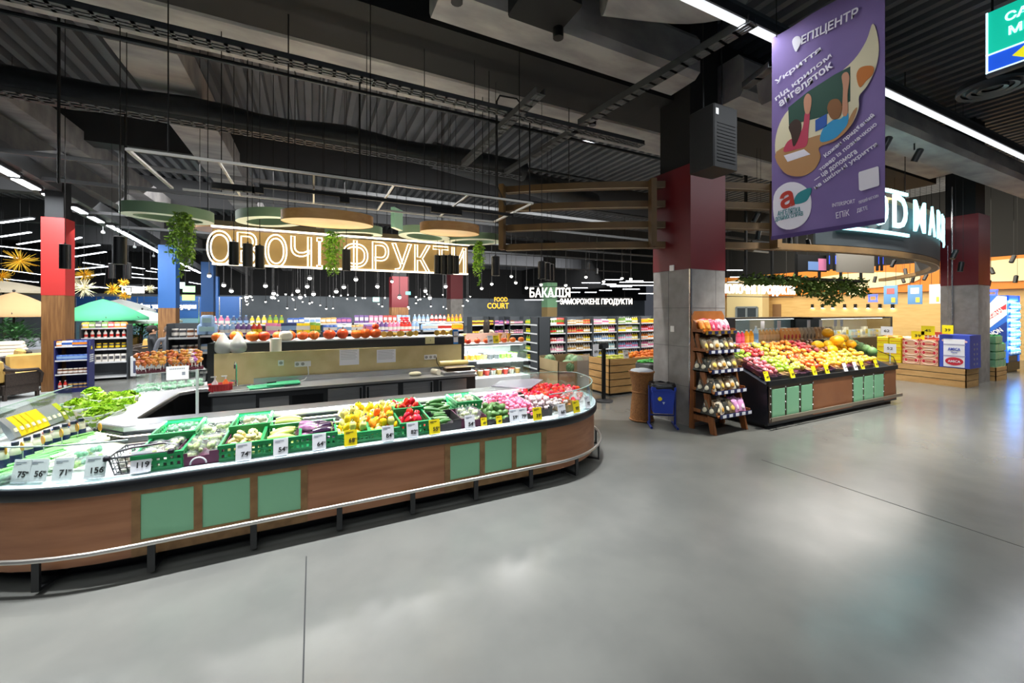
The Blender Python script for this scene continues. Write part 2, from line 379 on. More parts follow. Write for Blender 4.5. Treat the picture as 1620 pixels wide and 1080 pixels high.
wht = M('white plastic', 'e9e9e6', .4)
q = aX(1064, 520, 5.5); b = B().bbox(-.012, -.04, -.05, 0, .04, .05, .004); s_ = part('wall_switch', b, wht, t); s_.location = Vector((5.5, q.y, q.z)) - t.location
q = aX(1064, 424, 5.5); s_ = part('sensor', B().bbox(-.03, -.045, -.05, 0, .045, .05, .005), wht, t); s_.location = Vector((5.5, q.y, q.z)) - t.location
t, w, h = pillar(15.4, 4.05, 16.2, 4.75, 2.55, 4.4, tile, red, 'square pillar, dark red over grey tile, rising behind the boxed goods and the pallets')
part('conduit', B().cyl((-w - .02, .12, 1.3), (-w - .02, .12, 5.2), .018, n=8), alu, t)
q = aY(65, 500, 13.16); t, w, h = pillar(q.x, 13.16, -5.22, 13.58, 2.24, 4.05, wood, red2, 'pillar with bright red top and wooden lower half beside the dark blue shelf')
for px0, px1, yb, dep, lo, hi, wz, lb in ((250, 272, 487, 15.5, wood, blu, .5, 'blue topped wooden pillar behind the standing man'), (318, 334, 493, 21, wood, blu, .5, 'smaller blue topped pillar farther down the hall'),
        (620, 646, 486, 30, wood, red, 1, 'dark red and brown pillar deep in the hall behind the pumpkins'), (866, 884, 486, 25, M('pale wood', 'b49a68', .6), M('mint paint', '8fc79a', .6), .7, 'mint green pillar behind the tall bottle shelves'), (330, 342, 470, 30, wood, blu, .6, 'narrow blue pillar at the far end by the glass front')):
    p0, p1 = aD(px0, yb, dep), aD(px1, yb, dep); wd = (p1 - p0).length
    pillar(p0.x, p0.y, p0.x + wd, p0.y + wd, p0.z, 4.4 if 'red' in lb or 'blue' in lb else 3.6, lo, hi, lb)
p0 = aD(710, 473, 24); pillar(p0.x, p0.y - .4, p0.x + .75, p0.y + .4, p0.z, 4.6, tile, red, 'dark red and grey pillar behind the glass salad counter')
# black unit on the pillar top
t = thing('cooling_unit', 'black boxy unit hung in front of the large pillar top', 'air unit', (4.67, 3.55, 3.77))
part('casing', B().bbox(0, 0, 0, .47, .39, .83, .015), M('black casing', '0c0d0e', .7), t)
part('rating_plate', B().box(.03, -.006, .68, .08, 0, .76), wht, t)
b = B()
for i in range(12): b.box(.06, -.006, .08 + .045 * i, .42, 0, .09 + .045 * i)
for x in (.05, .42): part('hanger', B().cyl((x, .2, .82), (x, .2, 3.1), .01, n=6), blk, t)
part('grille', b, blk, t)
t = thing('ceiling_vent', 'round dark ceiling vent below the green lit sign', 'vent', aD(1570, 140, 5.6))
b = B()
for r in (.1, .2, .3): b.lathe([(r, 0), (r + .045, -.02), (r + .05, .02), (r, .02)], 28, cap=False)
part('ring_blades', b, mgr, t); part('hanger', B().cyl((0, 0, .08), (0, 0, 1.35), .012, n=6), blk, t); part('neck', B().lathe([(.3, .02), (.33, .03), (.33, .1)], 24), dgr, t)
# ================================================================ produce island
steel = M('brushed steel', 'c4c6c8', .3, .75, c2='b2b4b6', ns=4, stretch=(1, 30, 30)); cab_wood = M('walnut laminate', 'a87450', .45, c2='926040', ns=2.2, stretch=(.5, 2, 7))
frame_wood = M('dark oak strip', '947046', .55, c2='7a5a34', ns=5, stretch=(2, 2, 2)); gpan = M('sage green panel', '86c298', .55)
bband = M('black edge', '15171a', .35); white = M('white enamel', 'd4d8da', .35); gl = glass('clear glass', (.93, .98, .96), .1)
chrome = M('chrome', 'd8d8d8', .12, 1.0); cdark = M('black cabinet', '16181a', .35)
IX0, IX1, IY, RL, RR = -1.2, 2.35, 3.82, 1.5, 1.22
path = [(2.3, 8.4)] + arc(IX0, 6.9, RL, PI / 2, PI, 12) + arc(IX0, IY + RL, RL, PI, 1.5 * PI, 14) + [(x, IY) for x in (-.6, 0, .6, 1.2, 1.8)] + arc(IX1, IY + RR, RR, -PI / 2, 0, 14)
isl = thing('produce_island', 'long curved refrigerated produce counter with walnut and sage green panels', 'display counter')
part('plinth', B().sweep(path, [(-.16, 0), (-.16, .16), (-.3, .16), (-.3, 0)]), cdark, isl)
part('base_tray', B().sweep(path, [(-.01, .12), (-.01, .15), (-.45, .15), (-.45, .12)]), cdark, isl)
skl = [p for p in path if p[0] <= -1.17 or p[1] > 6]; skl = [q for q in path[:path.index((-.6, IY))] if q[0] <= IX0 + 1e-6 or q[1] > 6] + [(-1.17, IY)]
part('wood_skirt', B().sweep(skl, [(0, .12), (0, .605), (-.03, .605), (-.03, .12)]), cab_wood, isl, 'curved walnut skirt round the end with the lettuces')
part('wood_skirt', B().sweep([(-.04, IY), (1.15, IY)], [(0, .12), (0, .605), (-.03, .605), (-.03, .12)]), cab_wood, isl, 'flat walnut skirt between the two rows of green panels')
part('wood_skirt', B().sweep([(2.30, IY)] + arc(IX1, IY + RR, RR, -PI / 2, 0, 14), [(0, .12), (0, .605), (-.03, .605), (-.03, .12)]), cab_wood, isl, 'curved walnut skirt round the tomato end')
gz0, gz1 = .235, .565
for x0, x1, gs in ((-1.17, -.04, ((-1.12, -.81), (-.757, -.45), (-.398, -.092))), (1.15, 2.30, ((1.205, 1.516), (1.571, 1.878), (1.93, 2.238)))):
    b = B(); y0 = IY - .006; b.box(x0, y0, gz1, x1, IY + .02, .605); b.box(x0, y0, .12, x1, IY + .02, gz0)
    xs = [x0] + [v for g in gs for v in g] + [x1]
    for i in range(0, 8, 2): b.box(xs[i], y0, gz0, xs[i + 1], IY + .02, gz1)
    f_ = part('panel_frame', b, frame_wood, isl)
    for g in gs: part('green_panel', B().box(g[0], IY + .002, gz0, g[1], IY + .02, gz1), gpan, f_)
part('edge_band', B().sweep(path, [(.03, .605), (.035, .615), (.035, .675), (.03, .684), (-.03, .684), (-.03, .605)]), bband, isl, 'black edge band')
part('front_lip', B().sweep(path, [(.02, .684), (.02, .694), (-.06, .70), (-.06, .684)]), M('ice lip', 'cfe3e6', .2), isl, 'pale clear lip')
part('deck', B().sweep(path, [(-.05, .66), (-.05, .692), (-.80, .726), (-.84, .726), (-.84, .66)]), white, isl)
rail = [(p[0] + q[0], p[1] + q[1]) for p, q in zip(path, [(0, 0)] * len(path))]
def offset(path, o):
    out = []
    for i, p in enumerate(path):
        a, b2 = path[max(i - 1, 0)], path[min(i + 1, len(path) - 1)]; t = Vector((b2[0] - a[0], b2[1] - a[1])).normalized(); out.append((p[0] + t.y * o, p[1] - t.x * o))
    return out
rp = offset(path, .085)
part('bumper_rail', B().tube([(x, y, .235) for x, y in rp], .016, 8), M('rail steel', 'cfccc4', .3, .9), isl, 'brushed steel bumper rail')
L = 0; nxt = .3
for (x0, y0), (x1, y1) in zip(rp[:-1], rp[1:]):
    s_ = math.hypot(x1 - x0, y1 - y0)
    while nxt <= L + s_:
        k = (nxt - L) / s_; x, y = x0 + (x1 - x0) * k, y0 + (y1 - y0) * k; a = math.atan2(y1 - y0, x1 - x0)
        if y < 6.5:
            q = R3(0, 0, a, (x, y, 0)); b = B(); b.box(-.022, -.005, .03, .022, .012, .225, q); b.box(-.022, .0, .03, .022, .26, .05, q); part('rail_bracket', b, cdark, isl)
        nxt += .62
    L += s_
lp = [(-1.24, 6.75), (-1.5, 6.7), (-1.76, 6.35), (-1.76, 4.95), (-1.48, 4.66), (2.5, 4.66), (2.9, 5.06)]
part('service_ledge', B().sweep(lp, [(0, .835), (0, .872), (-.012, .882), (-.27, .882), (-.28, .872), (-.28, .835)]), steel, isl, 'brushed steel service ledge')
part('ledge_trim', B().sweep(lp, [(.012, .80), (.018, .806), (.018, .83), (.0, .834), (-.05, .834), (-.05, .80)]), M('dark lip', '2a2d30', .2, .7), isl)
part('end_plate', B().prism([(2.12, 4.93), (2.46, 4.6), (2.54, 4.6), (2.98, 5.04), (2.9, 5.2), (2.4, 5.25)], .883, .893), M('plate grey', 'a9a6b4', .35, .6), isl)
part('mirror_back', B().sweep(lp, [(-.02, .7), (-.02, .80), (-.04, .80), (-.04, .7)]), M('mirror black', '3d3f40', .12, .85), isl)
part('inner_panel', B().sweep(lp, [(-.2, .05), (-.2, .836), (-.22, .836), (-.22, .05)]), cdark, isl)
part('ledge_lamp', B().sweep(lp[2:], [(-.0, .788), (-.0, .799), (-.03, .799), (-.03, .788)]), M('lamp strip', 'fff0d8', .5, em=9), isl, 'thin warm light strip under the ledge')
lamp('ledge light', 'AREA', (.5, 4.64, .90), 26, (1, .97, .93), rot=(-.65, 0, 0), size=3.8, sizey=.05)
# curved glass guards at both ends
for nm, pth in (('glass_guard', [p for p in path if p[0] < -1.1 and p[1] < 7.0]), ('glass_guard', [p for p in path if p[0] >= IX1 - .02 and p[1] < 6])):
    g = offset(pth, -.02); b = B(); b.sweep(g, [(0, .694), (0, .96), (-.008, .96), (-.008, .694)])
    t = part(nm, b, gl, isl); part('glass_edge', B().sweep(g, [(.001, .958), (.001, .966), (-.009, .966), (-.009, .958)]), M('glass edge', 'a9c8be', .1), t)
g = [(3.55, 5.04), (3.3, 5.24), (2.75, 5.28)]
t = part('glass_guard', B().sweep(g, [(0, .694), (0, .96), (-.008, .96), (-.008, .694)]), gl, isl); part('glass_edge', B().sweep(g, [(.001, .958), (.001, .966), (-.009, .966), (-.009, .958)]), MATS['glass edge'], t)
part('end_wall', B().prism([(3.57, 5.04), (3.35, 5.27), (2.6, 5.31), (2.6, 5.2), (3.3, 5.15)], .12, .69), cab_wood, isl)
q = aZ(312, 655, .882); part('signal_post', B().cyl((q.x, q.y, .882), (q.x, q.y, 1.32), .013, n=8), white, isl)
def deck(y): return .694 + .045 * (y - 3.87)
TILT = math.atan(.045)
# ---------------------------------------------------------------- crates and boxes
grn = M('green plastic', '12874a', .4); mar = M('maroon board', '5a2240', .7); dkb = M('dark board', '3a3638', .8); crd = M('brown board', 'b08a5c', .8, c2='a27d50', ns=6); wire = M('dark wire', '2a2430', .4, .3)
def crate_mesh(w, d, h):
    b = B(); t = .008
    b.box(-w / 2, -d / 2, 0, w / 2, d / 2, .008)
    for s in (-1, 1):
        for n_, (ax) in ((7, 0), (8, 1)):
            Ln = w if ax == 0 else d; off = (d if ax == 0 else w) / 2
            for z0, z1, e in ((0, .03, 0), (h * .42, h * .58, 0), (h - .03, h, .012)):
                if ax == 0: b.box(-w / 2 - e, s * off - t - (e if s < 0 else -0), z0, w / 2 + e, s * off + t + (e if s > 0 else 0), z1)
                else: b.box(s * off - t, -d / 2, z0, s * off + t, d / 2, z1)
            for i in range(n_ + 1):
                u = -Ln / 2 + Ln * i / n_; u0, u1 = max(-Ln / 2, u - .011), min(Ln / 2, u + .011)
                if ax == 0: b.box(u0, s * off - t * .6, 0, u1, s * off + t * .6, h)
                else: b.box(s * off - t * .6, u0, 0, s * off + t * .6, u1, h)
    return b.mesh('crate', grn)
CRM = crate_mesh(.285, .39, .135); CRN = crate_mesh(.27, .37, .1)
def box_mesh(w, d, h, m, nm='box'):
    b = B(); t = .006
    b.box(-w / 2, -d / 2, 0, w / 2, d / 2, t)
    for s in (-1, 1):
        b.box(s * w / 2 - t / 2, -d / 2, 0, s * w / 2 + t / 2, d / 2, h)
        b.box(-w / 2, s * d / 2 - t / 2, 0, -w * .22, s * d / 2 + t / 2, h); b.box(w * .22, s * d / 2 - t / 2, 0, w / 2, s * d / 2 + t / 2, h); b.box(-w * .22, s * d / 2 - t / 2, 0, w * .22, s * d / 2 + t / 2, h * .72)
    return b.mesh(nm, m)
def on_deck(name, me, label, cat, x, y, lift=0, rz=0, tilt=TILT):
    return solo(name, me, None, label, cat, (x, y, deck(y) + lift + .004), (tilt, 0, rz))
# ---------------------------------------------------------------- vegetables and fruit: one mesh of each kind
stemg = M('green stem', '5f7d3a', .6)
def bent(L, r, bend, m, prof=None, n=10, cap=None, nm='veg', mats=None):
    b = B(); P = []; Rr = []; k = 9
    for i in range(k + 1):
        u = i / k; P.append((L * (u - .5), bend * math.sin(PI * u), 0)); Rr.append(r * (prof(u) if prof else max(.25, math.sin(PI * min(max(u, .04), .96)) ** .35)))
    b.tube(P, Rr, n)
    if cap: b.k = 1; b.tube([(L * .5 + .025, 0, 0), (L * .5 - .004, 0, 0), (L * .5 - .03, bend * .2, 0)], [.005, cap * .55, cap * 1.08], 8)
    return b.mesh(nm, mats or [m, stemg], 60)
def lobed(rx, rz, lobes, depth, mats, stem=True, n=30, nm='veg', taper=0, dip=.25):
    b = B(); prof = []; R = 9; v = []; f = []
    for j in range(R + 1):
        t = -PI / 2 + PI * j / R
        for i in range(n):
            a = 2 * PI * i / n; k = 1 - depth * (0.5 + .5 * math.cos(lobes * a)); rr = rx * max(math.cos(t), .02) * k * (1 - taper * (.5 - .5 * math.sin(t)))
            z = rz * math.sin(t) - (rz * dip * math.exp(-((rr / rx) / .28) ** 2) * (1 if t > 0 else .4) * (1 if t > 0 else -1))
            v.append((rr * math.cos(a), rr * math.sin(a), z + rz))
    for j in range(R):
        for i in range(n): f.append((j * n + i, j * n + (i + 1) % n, (j + 1) * n + (i + 1) % n, (j + 1) * n + i))
    f += [tuple(range(n - 1, -1, -1)), tuple(range(R * n, R * n + n))]
    b.add(v, f)
    if stem: b.k = 1; b.tube([(0, 0, rz * 1.6), (0, 0, rz * 2.0), (rx * .12, 0, rz * 2.3)], [rx * .16, rx * .1, rx * .09], 7)
    return b.mesh(nm, mats, 60)
V = {}
V['pale zucchini'] = bent(.21, .036, .012, M('pale zucchini', 'b8c868', .4, c2='a0b450', ns=6, vary=.08), cap=.02)
V['eggplant'] = bent(.19, .042, .02, M('eggplant skin', '2a1230', .15, coat=.5), prof=lambda u: .35 + 1.0 * math.sin(PI * min(.93, .08 + (1 - u) * .75)) ** .8 * .8, cap=.034, mats=[MATS['eggplant skin'], M('eggplant cap', '7d8a50', .6)])
V['striped eggplant'] = bent(.18, .04, .018, M('striped eggplant', '6a2a5e', .25, c2='b98aa8', ns=14, stretch=(1, 6, 6)), prof=lambda u: .35 + .8 * math.sin(PI * min(.93, .08 + (1 - u) * .75)) ** .8, cap=.034, mats=[MATS['striped eggplant'], MATS['eggplant cap']])
V['cucumber'] = bent(.17, .021, .014, M('cucumber skin', '3d6a35', .4, c2='5d8a48', ns=20, stretch=(1, 5, 5), vary=.06), mats=[MATS['cucumber skin'], stemg])
for nm, cl in (('yellow pepper', 'f2c81e'), ('orange pepper', 'ee7d1c'), ('red pepper', 'd01f22'), ('pale pepper', 'e3dc7c')):
    V[nm] = lobed(.042, .05, 4, .16, [M(nm, cl, .25, vary=.05), stemg], taper=.3)
V['avocado'] = bent(.11, .038, 0, M('avocado skin', '3f6a34', .45, c2='587f3d', ns=30, bump=.3), prof=lambda u: .3 + .72 * math.sin(PI * (u ** 1.35) * .96 + .08), mats=[MATS['avocado skin'], stemg])
V['garlic bulb'] = lobed(.028, .024, 8, .1, [M('garlic skin', 'd8ccc4', .6, c2='b89aa8', ns=18), M('garlic neck', 'd8cbb8', .7)])
V['radish'] = lobed(.024, .024, 1, 0, [M('radish skin', 'd8467e', .4, c2='f0c0d2', ns=6), stemg], dip=.05)
V['tomato'] = lobed(.027, .024, 5, .03, [M('tomato skin', 'e0261a', .18, vary=.05), stemg], dip=.2)
V['orange'] = lobed(.042, .04, 1, 0, [M('orange peel', 'f0861c', .45, vary=.06, bump=.2), stemg], stem=False, dip=.04)
V['carrot'] = bent(.16, .017, .006, M('carrot skin', 'ea7a24', .5), prof=lambda u: .25 + .75 * u, cap=.014)
V['patty pan squash'] = lobed(.045, .024, 10, .14, [M('patty pan', 'd8ca88', .5), stemg])
V['green lime'] = lobed(.034, .033, 1, 0, [M('lime peel', '5f9a3a', .4, vary=.06), stemg], stem=False, dip=.02)
V['mushroom'] = (lambda b: b.lathe([(.008, 0), (.01, .018), (.022, .02), (.02, .03), (.012, .036), (.002, .038)], 12))(B()).mesh('veg', [M('mushroom', 'cfc4bc', .6)], 60)
film('produce film', 'c8d0d0', .14)
def bag_mesh(w, d, h, inner, filmmat, k=7, seed=1):
    r = random.Random(seed); b = B(); nu, nv = 14, 8; v = []; f = []
    for j in range(nv + 1):
        t = -PI / 2 + PI * j / nv
        for i in range(nu):
            a = 2 * PI * i / nu; ca, sa = math.cos(a), math.sin(a); e = .6
            x = w / 2 * math.copysign(abs(ca) ** e, ca) * max(math.cos(t), .15) ** .5; y = d / 2 * math.copysign(abs(sa) ** e, sa) * max(math.cos(t), .15) ** .5
            v.append((x * r.uniform(.9, 1.06), y * r.uniform(.9, 1.06), h / 2 + h / 2 * math.sin(t) * r.uniform(.85, 1.08)))
    for j in range(nv):
        for i in range(nu): f.append((j * nu + i, j * nu + (i + 1) % nu, (j + 1) * nu + (i + 1) % nu, (j + 1) * nu + i))
    f += [tuple(range(nu - 1, -1, -1)), tuple(range(nv * nu, nv * nu + nu))]
    b.add(v, f); b.k = 1
    for _ in range(k):
        c = (r.uniform(-.32, .32) * w, r.uniform(-.32, .32) * d, h * r.uniform(.35, .6)); b.sph(c, (w * .16, d * .16, h * .3), 8, 5)
    return b.mesh('bag', [filmmat, inner], 50)
bagm = {k: [bag_mesh(.13, .1, .07, M(k + ' filling', c, .5, c2=c2, ns=25), MATS['produce film'], seed=i) for i in (1, 2, 3)] for k, c, c2 in
        (('white cabbage', 'a8b878', 'd8dcb8'), ('bean', '8aa858', 'c4cc98'), ('radish', 'd0507a', 'e8b8c8'), ('salad', '74a838', 'b4d070'), ('parsnip', 'c8bc90', 'dcd4b8'), ('greens', '4a9a68', '9cccac'), ('tomato', 'd93a30', 'f0b0a0'))}
def heap(kind, me, label, cat, cx, cy, w, d, nx, ny, layers, z0, step, rot=lambda: (0, 0, random.uniform(0, 6.28)), group=None, zf=deck, sc=1, jit=.25, where=''):
    meshes = me if isinstance(me, list) else [me]
    for l in range(layers):
        mx, my = nx - (l > 1), max(1, ny - l)
        for j in range(my):
            for i in range(mx):
                x = cx + ((i + .5) / mx - .5) * w * (1 - .12 * l) + random.uniform(-jit, jit) * w / nx * .5; y = cy + ((j + .5) / my - .5) * d * (1 - .18 * l) + random.uniform(-jit, jit) * d / ny * .5
                row = (nth(j) + ' row') if my > 1 else 'row'
                lay = ('', ' above', ' higher up', ' on top')[l]
                solo(kind, random.choice(meshes), None, f'{label}, {nth(i)} in {row}{lay}{where}', cat, (x, y, zf(y) + z0 + l * step + random.uniform(0, .006)), rot(), group=group, sc=sc * random.uniform(.93, 1.07))
lay_ = lambda s=.35: (lambda: (random.uniform(-.25, .25), random.uniform(-.2, .2), random.uniform(-s, s)))
crs = lambda: (random.uniform(-.2, .2), random.uniform(-.2, .2), PI / 2 + random.uniform(-.4, .4))
rnd = lambda: (random.uniform(-.9, .9), random.uniform(-.9, .9), random.uniform(0, 6.28))
def fx(px, y=4.05, py=690): return aY(px, py, y).x
YF, YB = 4.08, 4.46
# -- front row from left to right
x = fx(262); on_deck('green_crate', CRM, 'green plastic crate of bagged cabbage, next to the wire basket', 'crate', x, YF)
heap('vegetable_bag', bagm['white cabbage'], 'bag of pale cabbage in front crate', 'bag', x, YF, .25, .33, 2, 3, 2, .02, .06)
x = fx(322); on_deck('produce_box', box_mesh(.31, .38, .1, mar), 'maroon cardboard box of bagged beans with a white ring mark', 'box', x, YF)
o = solo('box_mark', B().tube([(.05 * math.cos(a), 0, .05 * math.sin(a)) for a in [PI * i / 10 for i in range(11)]], .006, 5), white, 'white half ring printed on the maroon bean box', 'mark', (x, YF - .197, deck(YF - .19) + .015), (TILT, 0, 0))
heap('vegetable_bag', bagm['bean'], 'clear bag of beans in maroon box', 'bag', x, YF, .27, .33, 2, 3, 2, .02, .055)
x = fx(387); on_deck('green_crate', CRM, 'green plastic crate of pale patty pan squash', 'crate', x, YF)
heap('patty_pan_squash', V['patty pan squash'], 'pale patty pan squash', 'squash', x, YF, .25, .33, 3, 4, 3, .015, .05, rnd)
x = fx(447); on_deck('green_crate', CRM, 'green plastic crate of pale zucchini beside the eggplants', 'crate', x, YF)
heap('zucchini', V['pale zucchini'], 'pale green zucchini', 'zucchini', x, YF, .16, .34, 1, 4, 4, .04, .055, lay_(.3))
x = fx(503); on_deck('green_crate', CRM, 'green plastic crate of dark eggplants', 'crate', x, YF)
heap('eggplant', V['eggplant'], 'glossy dark purple eggplant', 'eggplant', x + .045, YF, .1, .34, 1, 4, 3, .045, .065, lay_(.4))
heap('eggplant', V['striped eggplant'], 'streaked violet eggplant', 'eggplant', x - .07, YF + .05, .1, .26, 1, 3, 4, .05, .065, lay_(.9))
x = fx(556); on_deck('green_crate', CRN, 'green plastic crate of yellow peppers, next to the eggplants', 'crate', x, YF)
heap('bell_pepper', [V['yellow pepper'], V['pale pepper'], V['pale pepper']], 'yellow bell pepper', 'pepper', x, YF + .02, .28, .36, 3, 4, 3, .02, .06, rnd)
x = fx(606); on_deck('green_crate', CRN, 'green plastic crate of mixed orange peppers', 'crate', x, YF)
heap('bell_pepper', [V['orange pepper'], V['yellow pepper'], V['pale pepper']], 'orange or pale yellow bell pepper', 'pepper', x, YF + .02, .28, .36, 3, 4, 3, .02, .06, rnd)
x = fx(652); on_deck('green_crate', CRM, 'green plastic crate of red peppers', 'crate', x, YF)
heap('bell_pepper', V['red pepper'], 'shiny red bell pepper', 'pepper', x, YF, .25, .33, 3, 3, 2, .02, .07, rnd)
x = fx(700); on_deck('produce_box', box_mesh(.3, .36, .1, dkb), 'dark cardboard box of loose cucumbers', 'box', x, YF)
heap('cucumber', V['cucumber'], 'small dark green cucumber', 'cucumber', x, YF + .04, .16, .4, 1, 6, 5, .03, .034, lay_(.35))
x = fx(742); on_deck('produce_box', box_mesh(.27, .36, .1, mar), 'maroon cardboard box of bagged vegetables beside the avocados', 'box', x, YF)
heap('vegetable_bag', bagm['white cabbage'], 'bag of pale vegetables in second maroon box', 'bag', x, YF, .22, .32, 2, 3, 2, .02, .055)
x = fx(781); on_deck('produce_box', box_mesh(.28, .3, .06, dkb), 'shallow dark box heaped with avocados', 'box', x, YF - .04)
heap('avocado', V['avocado'], 'green avocado', 'avocado', x, YF - .02, .26, .32, 4, 4, 3, .03, .052, rnd)
x = fx(822); on_deck('produce_box', box_mesh(.3, .3, .08, dkb), 'dark box of radish bags beside the avocados', 'box', x, YF)
heap('radish', V['radish'], 'pink radish', 'radish', x + .02, YF + .08, .34, .5, 6, 7, 3, .03, .035, rnd)
x = fx(858, 4.0); on_deck('produce_box', box_mesh(.2, .2, .1, dkb), 'small dark box of garlic behind the yellow price card', 'box', x, 4.05)
heap('garlic_bulb', V['garlic bulb'], 'white garlic bulb', 'garlic', x + .02, 4.16, .34, .34, 6, 5, 3, .05, .04, rnd)
x = fx(878, 4.0); on_deck('produce_box', box_mesh(.2, .2, .11, crd), 'open brown cardboard box at the rounded counter end', 'box', x + .15, 4.08, rz=.3)
heap('carrot', V['carrot'], 'orange carrot in brown box', 'carrot', x + .15, 4.1, .08, .15, 1, 4, 3, .04, .03, lay_(.4))
# -- back row
for px, lb in ((285, 'green crate standing behind the bagged cabbage'), (400, 'green crate standing behind the patty pan squash'), (640, 'green crate standing behind the red peppers')):
    x = fx(px, 4.47, 670); on_deck('green_crate', CRM, lb, 'crate', x, 4.47, .03)
x = fx(285, 4.47, 670); heap('vegetable_bag', bagm['greens'], 'clear bag of blue green sprouts in the rear crate', 'bag', x, 4.47, .24, .3, 2, 2, 2, .05, .06)
x = fx(340, 4.47, 670); heap('vegetable_bag', bagm['bean'], 'clear bag of pale beans against the mirror back', 'bag', x, 4.47, .3, .3, 2, 2, 2, .02, .06)
x = fx(405, 4.47, 670); heap('vegetable_bag', bagm['parsnip'], 'clear bag of white roots in the rear crate', 'bag', x, 4.47, .24, .3, 2, 2, 2, .06, .06)
x = fx(455, 4.46, 670); heap('zucchini', V['pale zucchini'], 'pale zucchini stacked at the mirror back', 'zucchini', x, 4.46, .2, .25, 1, 3, 3, .05, .055, lay_(.3))
x = fx(590, 4.46, 660); heap('bell_pepper', [V['yellow pepper'], V['pale pepper']], 'yellow bell pepper along the mirror back', 'pepper', x, 4.46, .6, .25, 7, 3, 2, .06, .06, rnd)
x = fx(640, 4.46, 660); heap('bell_pepper', [V['red pepper']], 'red bell pepper in the rear green crate', 'pepper', x, 4.47, .24, .3, 3, 3, 2, .05, .06, rnd)
x = fx(690, 4.46, 655); heap('cucumber', V['cucumber'], 'dark cucumber stacked at the mirror back', 'cucumber', x, 4.46, .3, .3, 2, 4, 4, .05, .035, lay_(.35))
x = fx(727, 4.46, 655); on_deck('green_crate', CRM, 'green crate of wrapped packs behind the cucumbers', 'crate', x + .05, 4.47, .03)
heap('vegetable_bag', bagm['parsnip'], 'white wrapped pack behind the cucumbers', 'bag', x + .05, 4.45, .3, .36, 2, 3, 2, .06, .06)
x = fx(795, 4.5, 640); heap('radish', V['radish'], 'pink radish at the mirror back', 'radish', x, 4.5, .5, .3, 8, 4, 3, .05, .035, rnd)
# -- rounded tomato end
def end_at(a, r): return IX1 + r * math.cos(a), IY + RR - r * math.sin(a)
k = 0
for j, r in enumerate((1.06, .97, .88, .79, .70, .61, .52, .45)):
    n = int(r * 1.42 / .062); 
    for i in range(n):
        a = PI / 2 - .12 - 1.33 * (i + .5) / n; x, y = end_at(a, r); z = .71 + .04 * (1.17 - r)
        if a > 1.2 and r > .8: kind = 'garlic bulb'
        elif .35 < a < 1.0 and r > .86: kind = None
        else: kind = 'tomato'
        if kind == 'tomato':
            solo('tomato', V['tomato'], None, f'red tomato, {nth(i)} along the {nth(j)} curved row at the rounded counter end', 'tomato', (x, y, z + .03 + .05 * (1.06 - r) + random.uniform(0, .04)), rnd(), sc=random.uniform(1.1, 1.4))
        elif kind: solo('garlic_bulb', V[kind], None, f'white garlic bulb, {nth(i)} along the {nth(j)} curved row beside the tomatoes', 'garlic', (x, y, z + .07), rnd())
for i in range(9):
    a = 1.02 - .62 * (i // 2) / 4; x, y = end_at(a, 1.03 if i % 2 else .9)
    solo('vegetable_bag', bagm['tomato' if i % 3 else 'radish'][i % 3], None, f'clear pack of red salad vegetables, {nth(i)} round the tomato end', 'bag', (x, y, .73 + (.03 if i % 2 == 0 else 0)), (0, 0, a), sc=1.05)
# -- price cards
card = M('price card', 'eef0f4', .5); ycard = M('yellow price card', 'f6df10', .5); ink = M('black ink', '17181a', .6); gink = M('grey ink', '8a90a0', .6); clip_m = film('card sleeve', 'dfe8f0', .55)
def price_card(px, py, num, yellow=False, small='90', lb='', z=.70, rz=0, s=1.0, face=None, loc=None):
    q = loc or aZ(px, py, z)
    t = thing('price_card', lb, 'price card', q, rz); m = ycard if yellow else card
    X = R3(-.2, 0, 0); w, h = .053 * s, .14 * s
    part('card', B().box(-w, -.003, .004, w, .003, h, X), m, t)
    b = B(); v, f = text(num, .05 * s, .0008, bold=.001); b.add(v, f, X @ R3(PI / 2, 0, 0, (.008 * s, -.0045, h * .36))); 
    v, f = text(small, .02 * s, .0008); b.add(v, f, X @ R3(PI / 2, 0, 0, (w - .014 * s, -.0045, h * .44))); part('price', b, ink, t)
    b = B()
    for k in range(2): b.box(-w + .012 * s, -.0042, h * (.86 - .07 * k), w - .03 * s * (1 + k), -.003, h * (.89 - .07 * k), X)
    part('product_line', b, ink if yellow else gink, t); part('foot', B().box(-w * .8, -.01, 0, w * .8, .03, .006), clip_m, t)
    return t
for px, py, n_, yl, lb in ((385, 729, '74', 0, 'patty pan squash'), (444, 721, '54', 0, 'pale zucchini'), (505, 712, '64', 0, 'dark eggplants'), (555, 706, '68', 1, 'yellow peppers'), (614, 698, '84', 0, 'orange peppers'), (653, 692, '82', 0, 'red peppers'),
        (688, 687, '55', 1, 'cucumbers'), (744, 679, '54', 0, 'second maroon box'), (814, 668, '59', 0, 'radishes'), (828, 666, '79', 0, 'garlic box'), (851, 665, '39', 1, 'garlic bulbs'), (766, 674, '45', 1, 'avocado box'), (790, 671, '49', 1, 'last avocados')):
    s = .62 if px in (766, 790) else 1
    price_card(px, py, n_, yl, lb=f'{"yellow" if yl else "white"} price card reading {n_} in front of the {lb}', s=s)
for px, py, n_, yl, lb in ((890, 659, '66', 0, 'nearest the curved glass'), (913, 653, '95', 1, 'on the tomato curve'), (931, 645, '72', 0, 'last on the tomato curve')):
    q = aZ(px, py, .71); rz = math.atan2(q.y - (IY + RR), q.x - IX1) + PI / 2; price_card(px, py, n_, yl, lb=f'{"yellow" if yl else "white"} price card reading {n_}, {lb}', z=.71, rz=rz * .7)
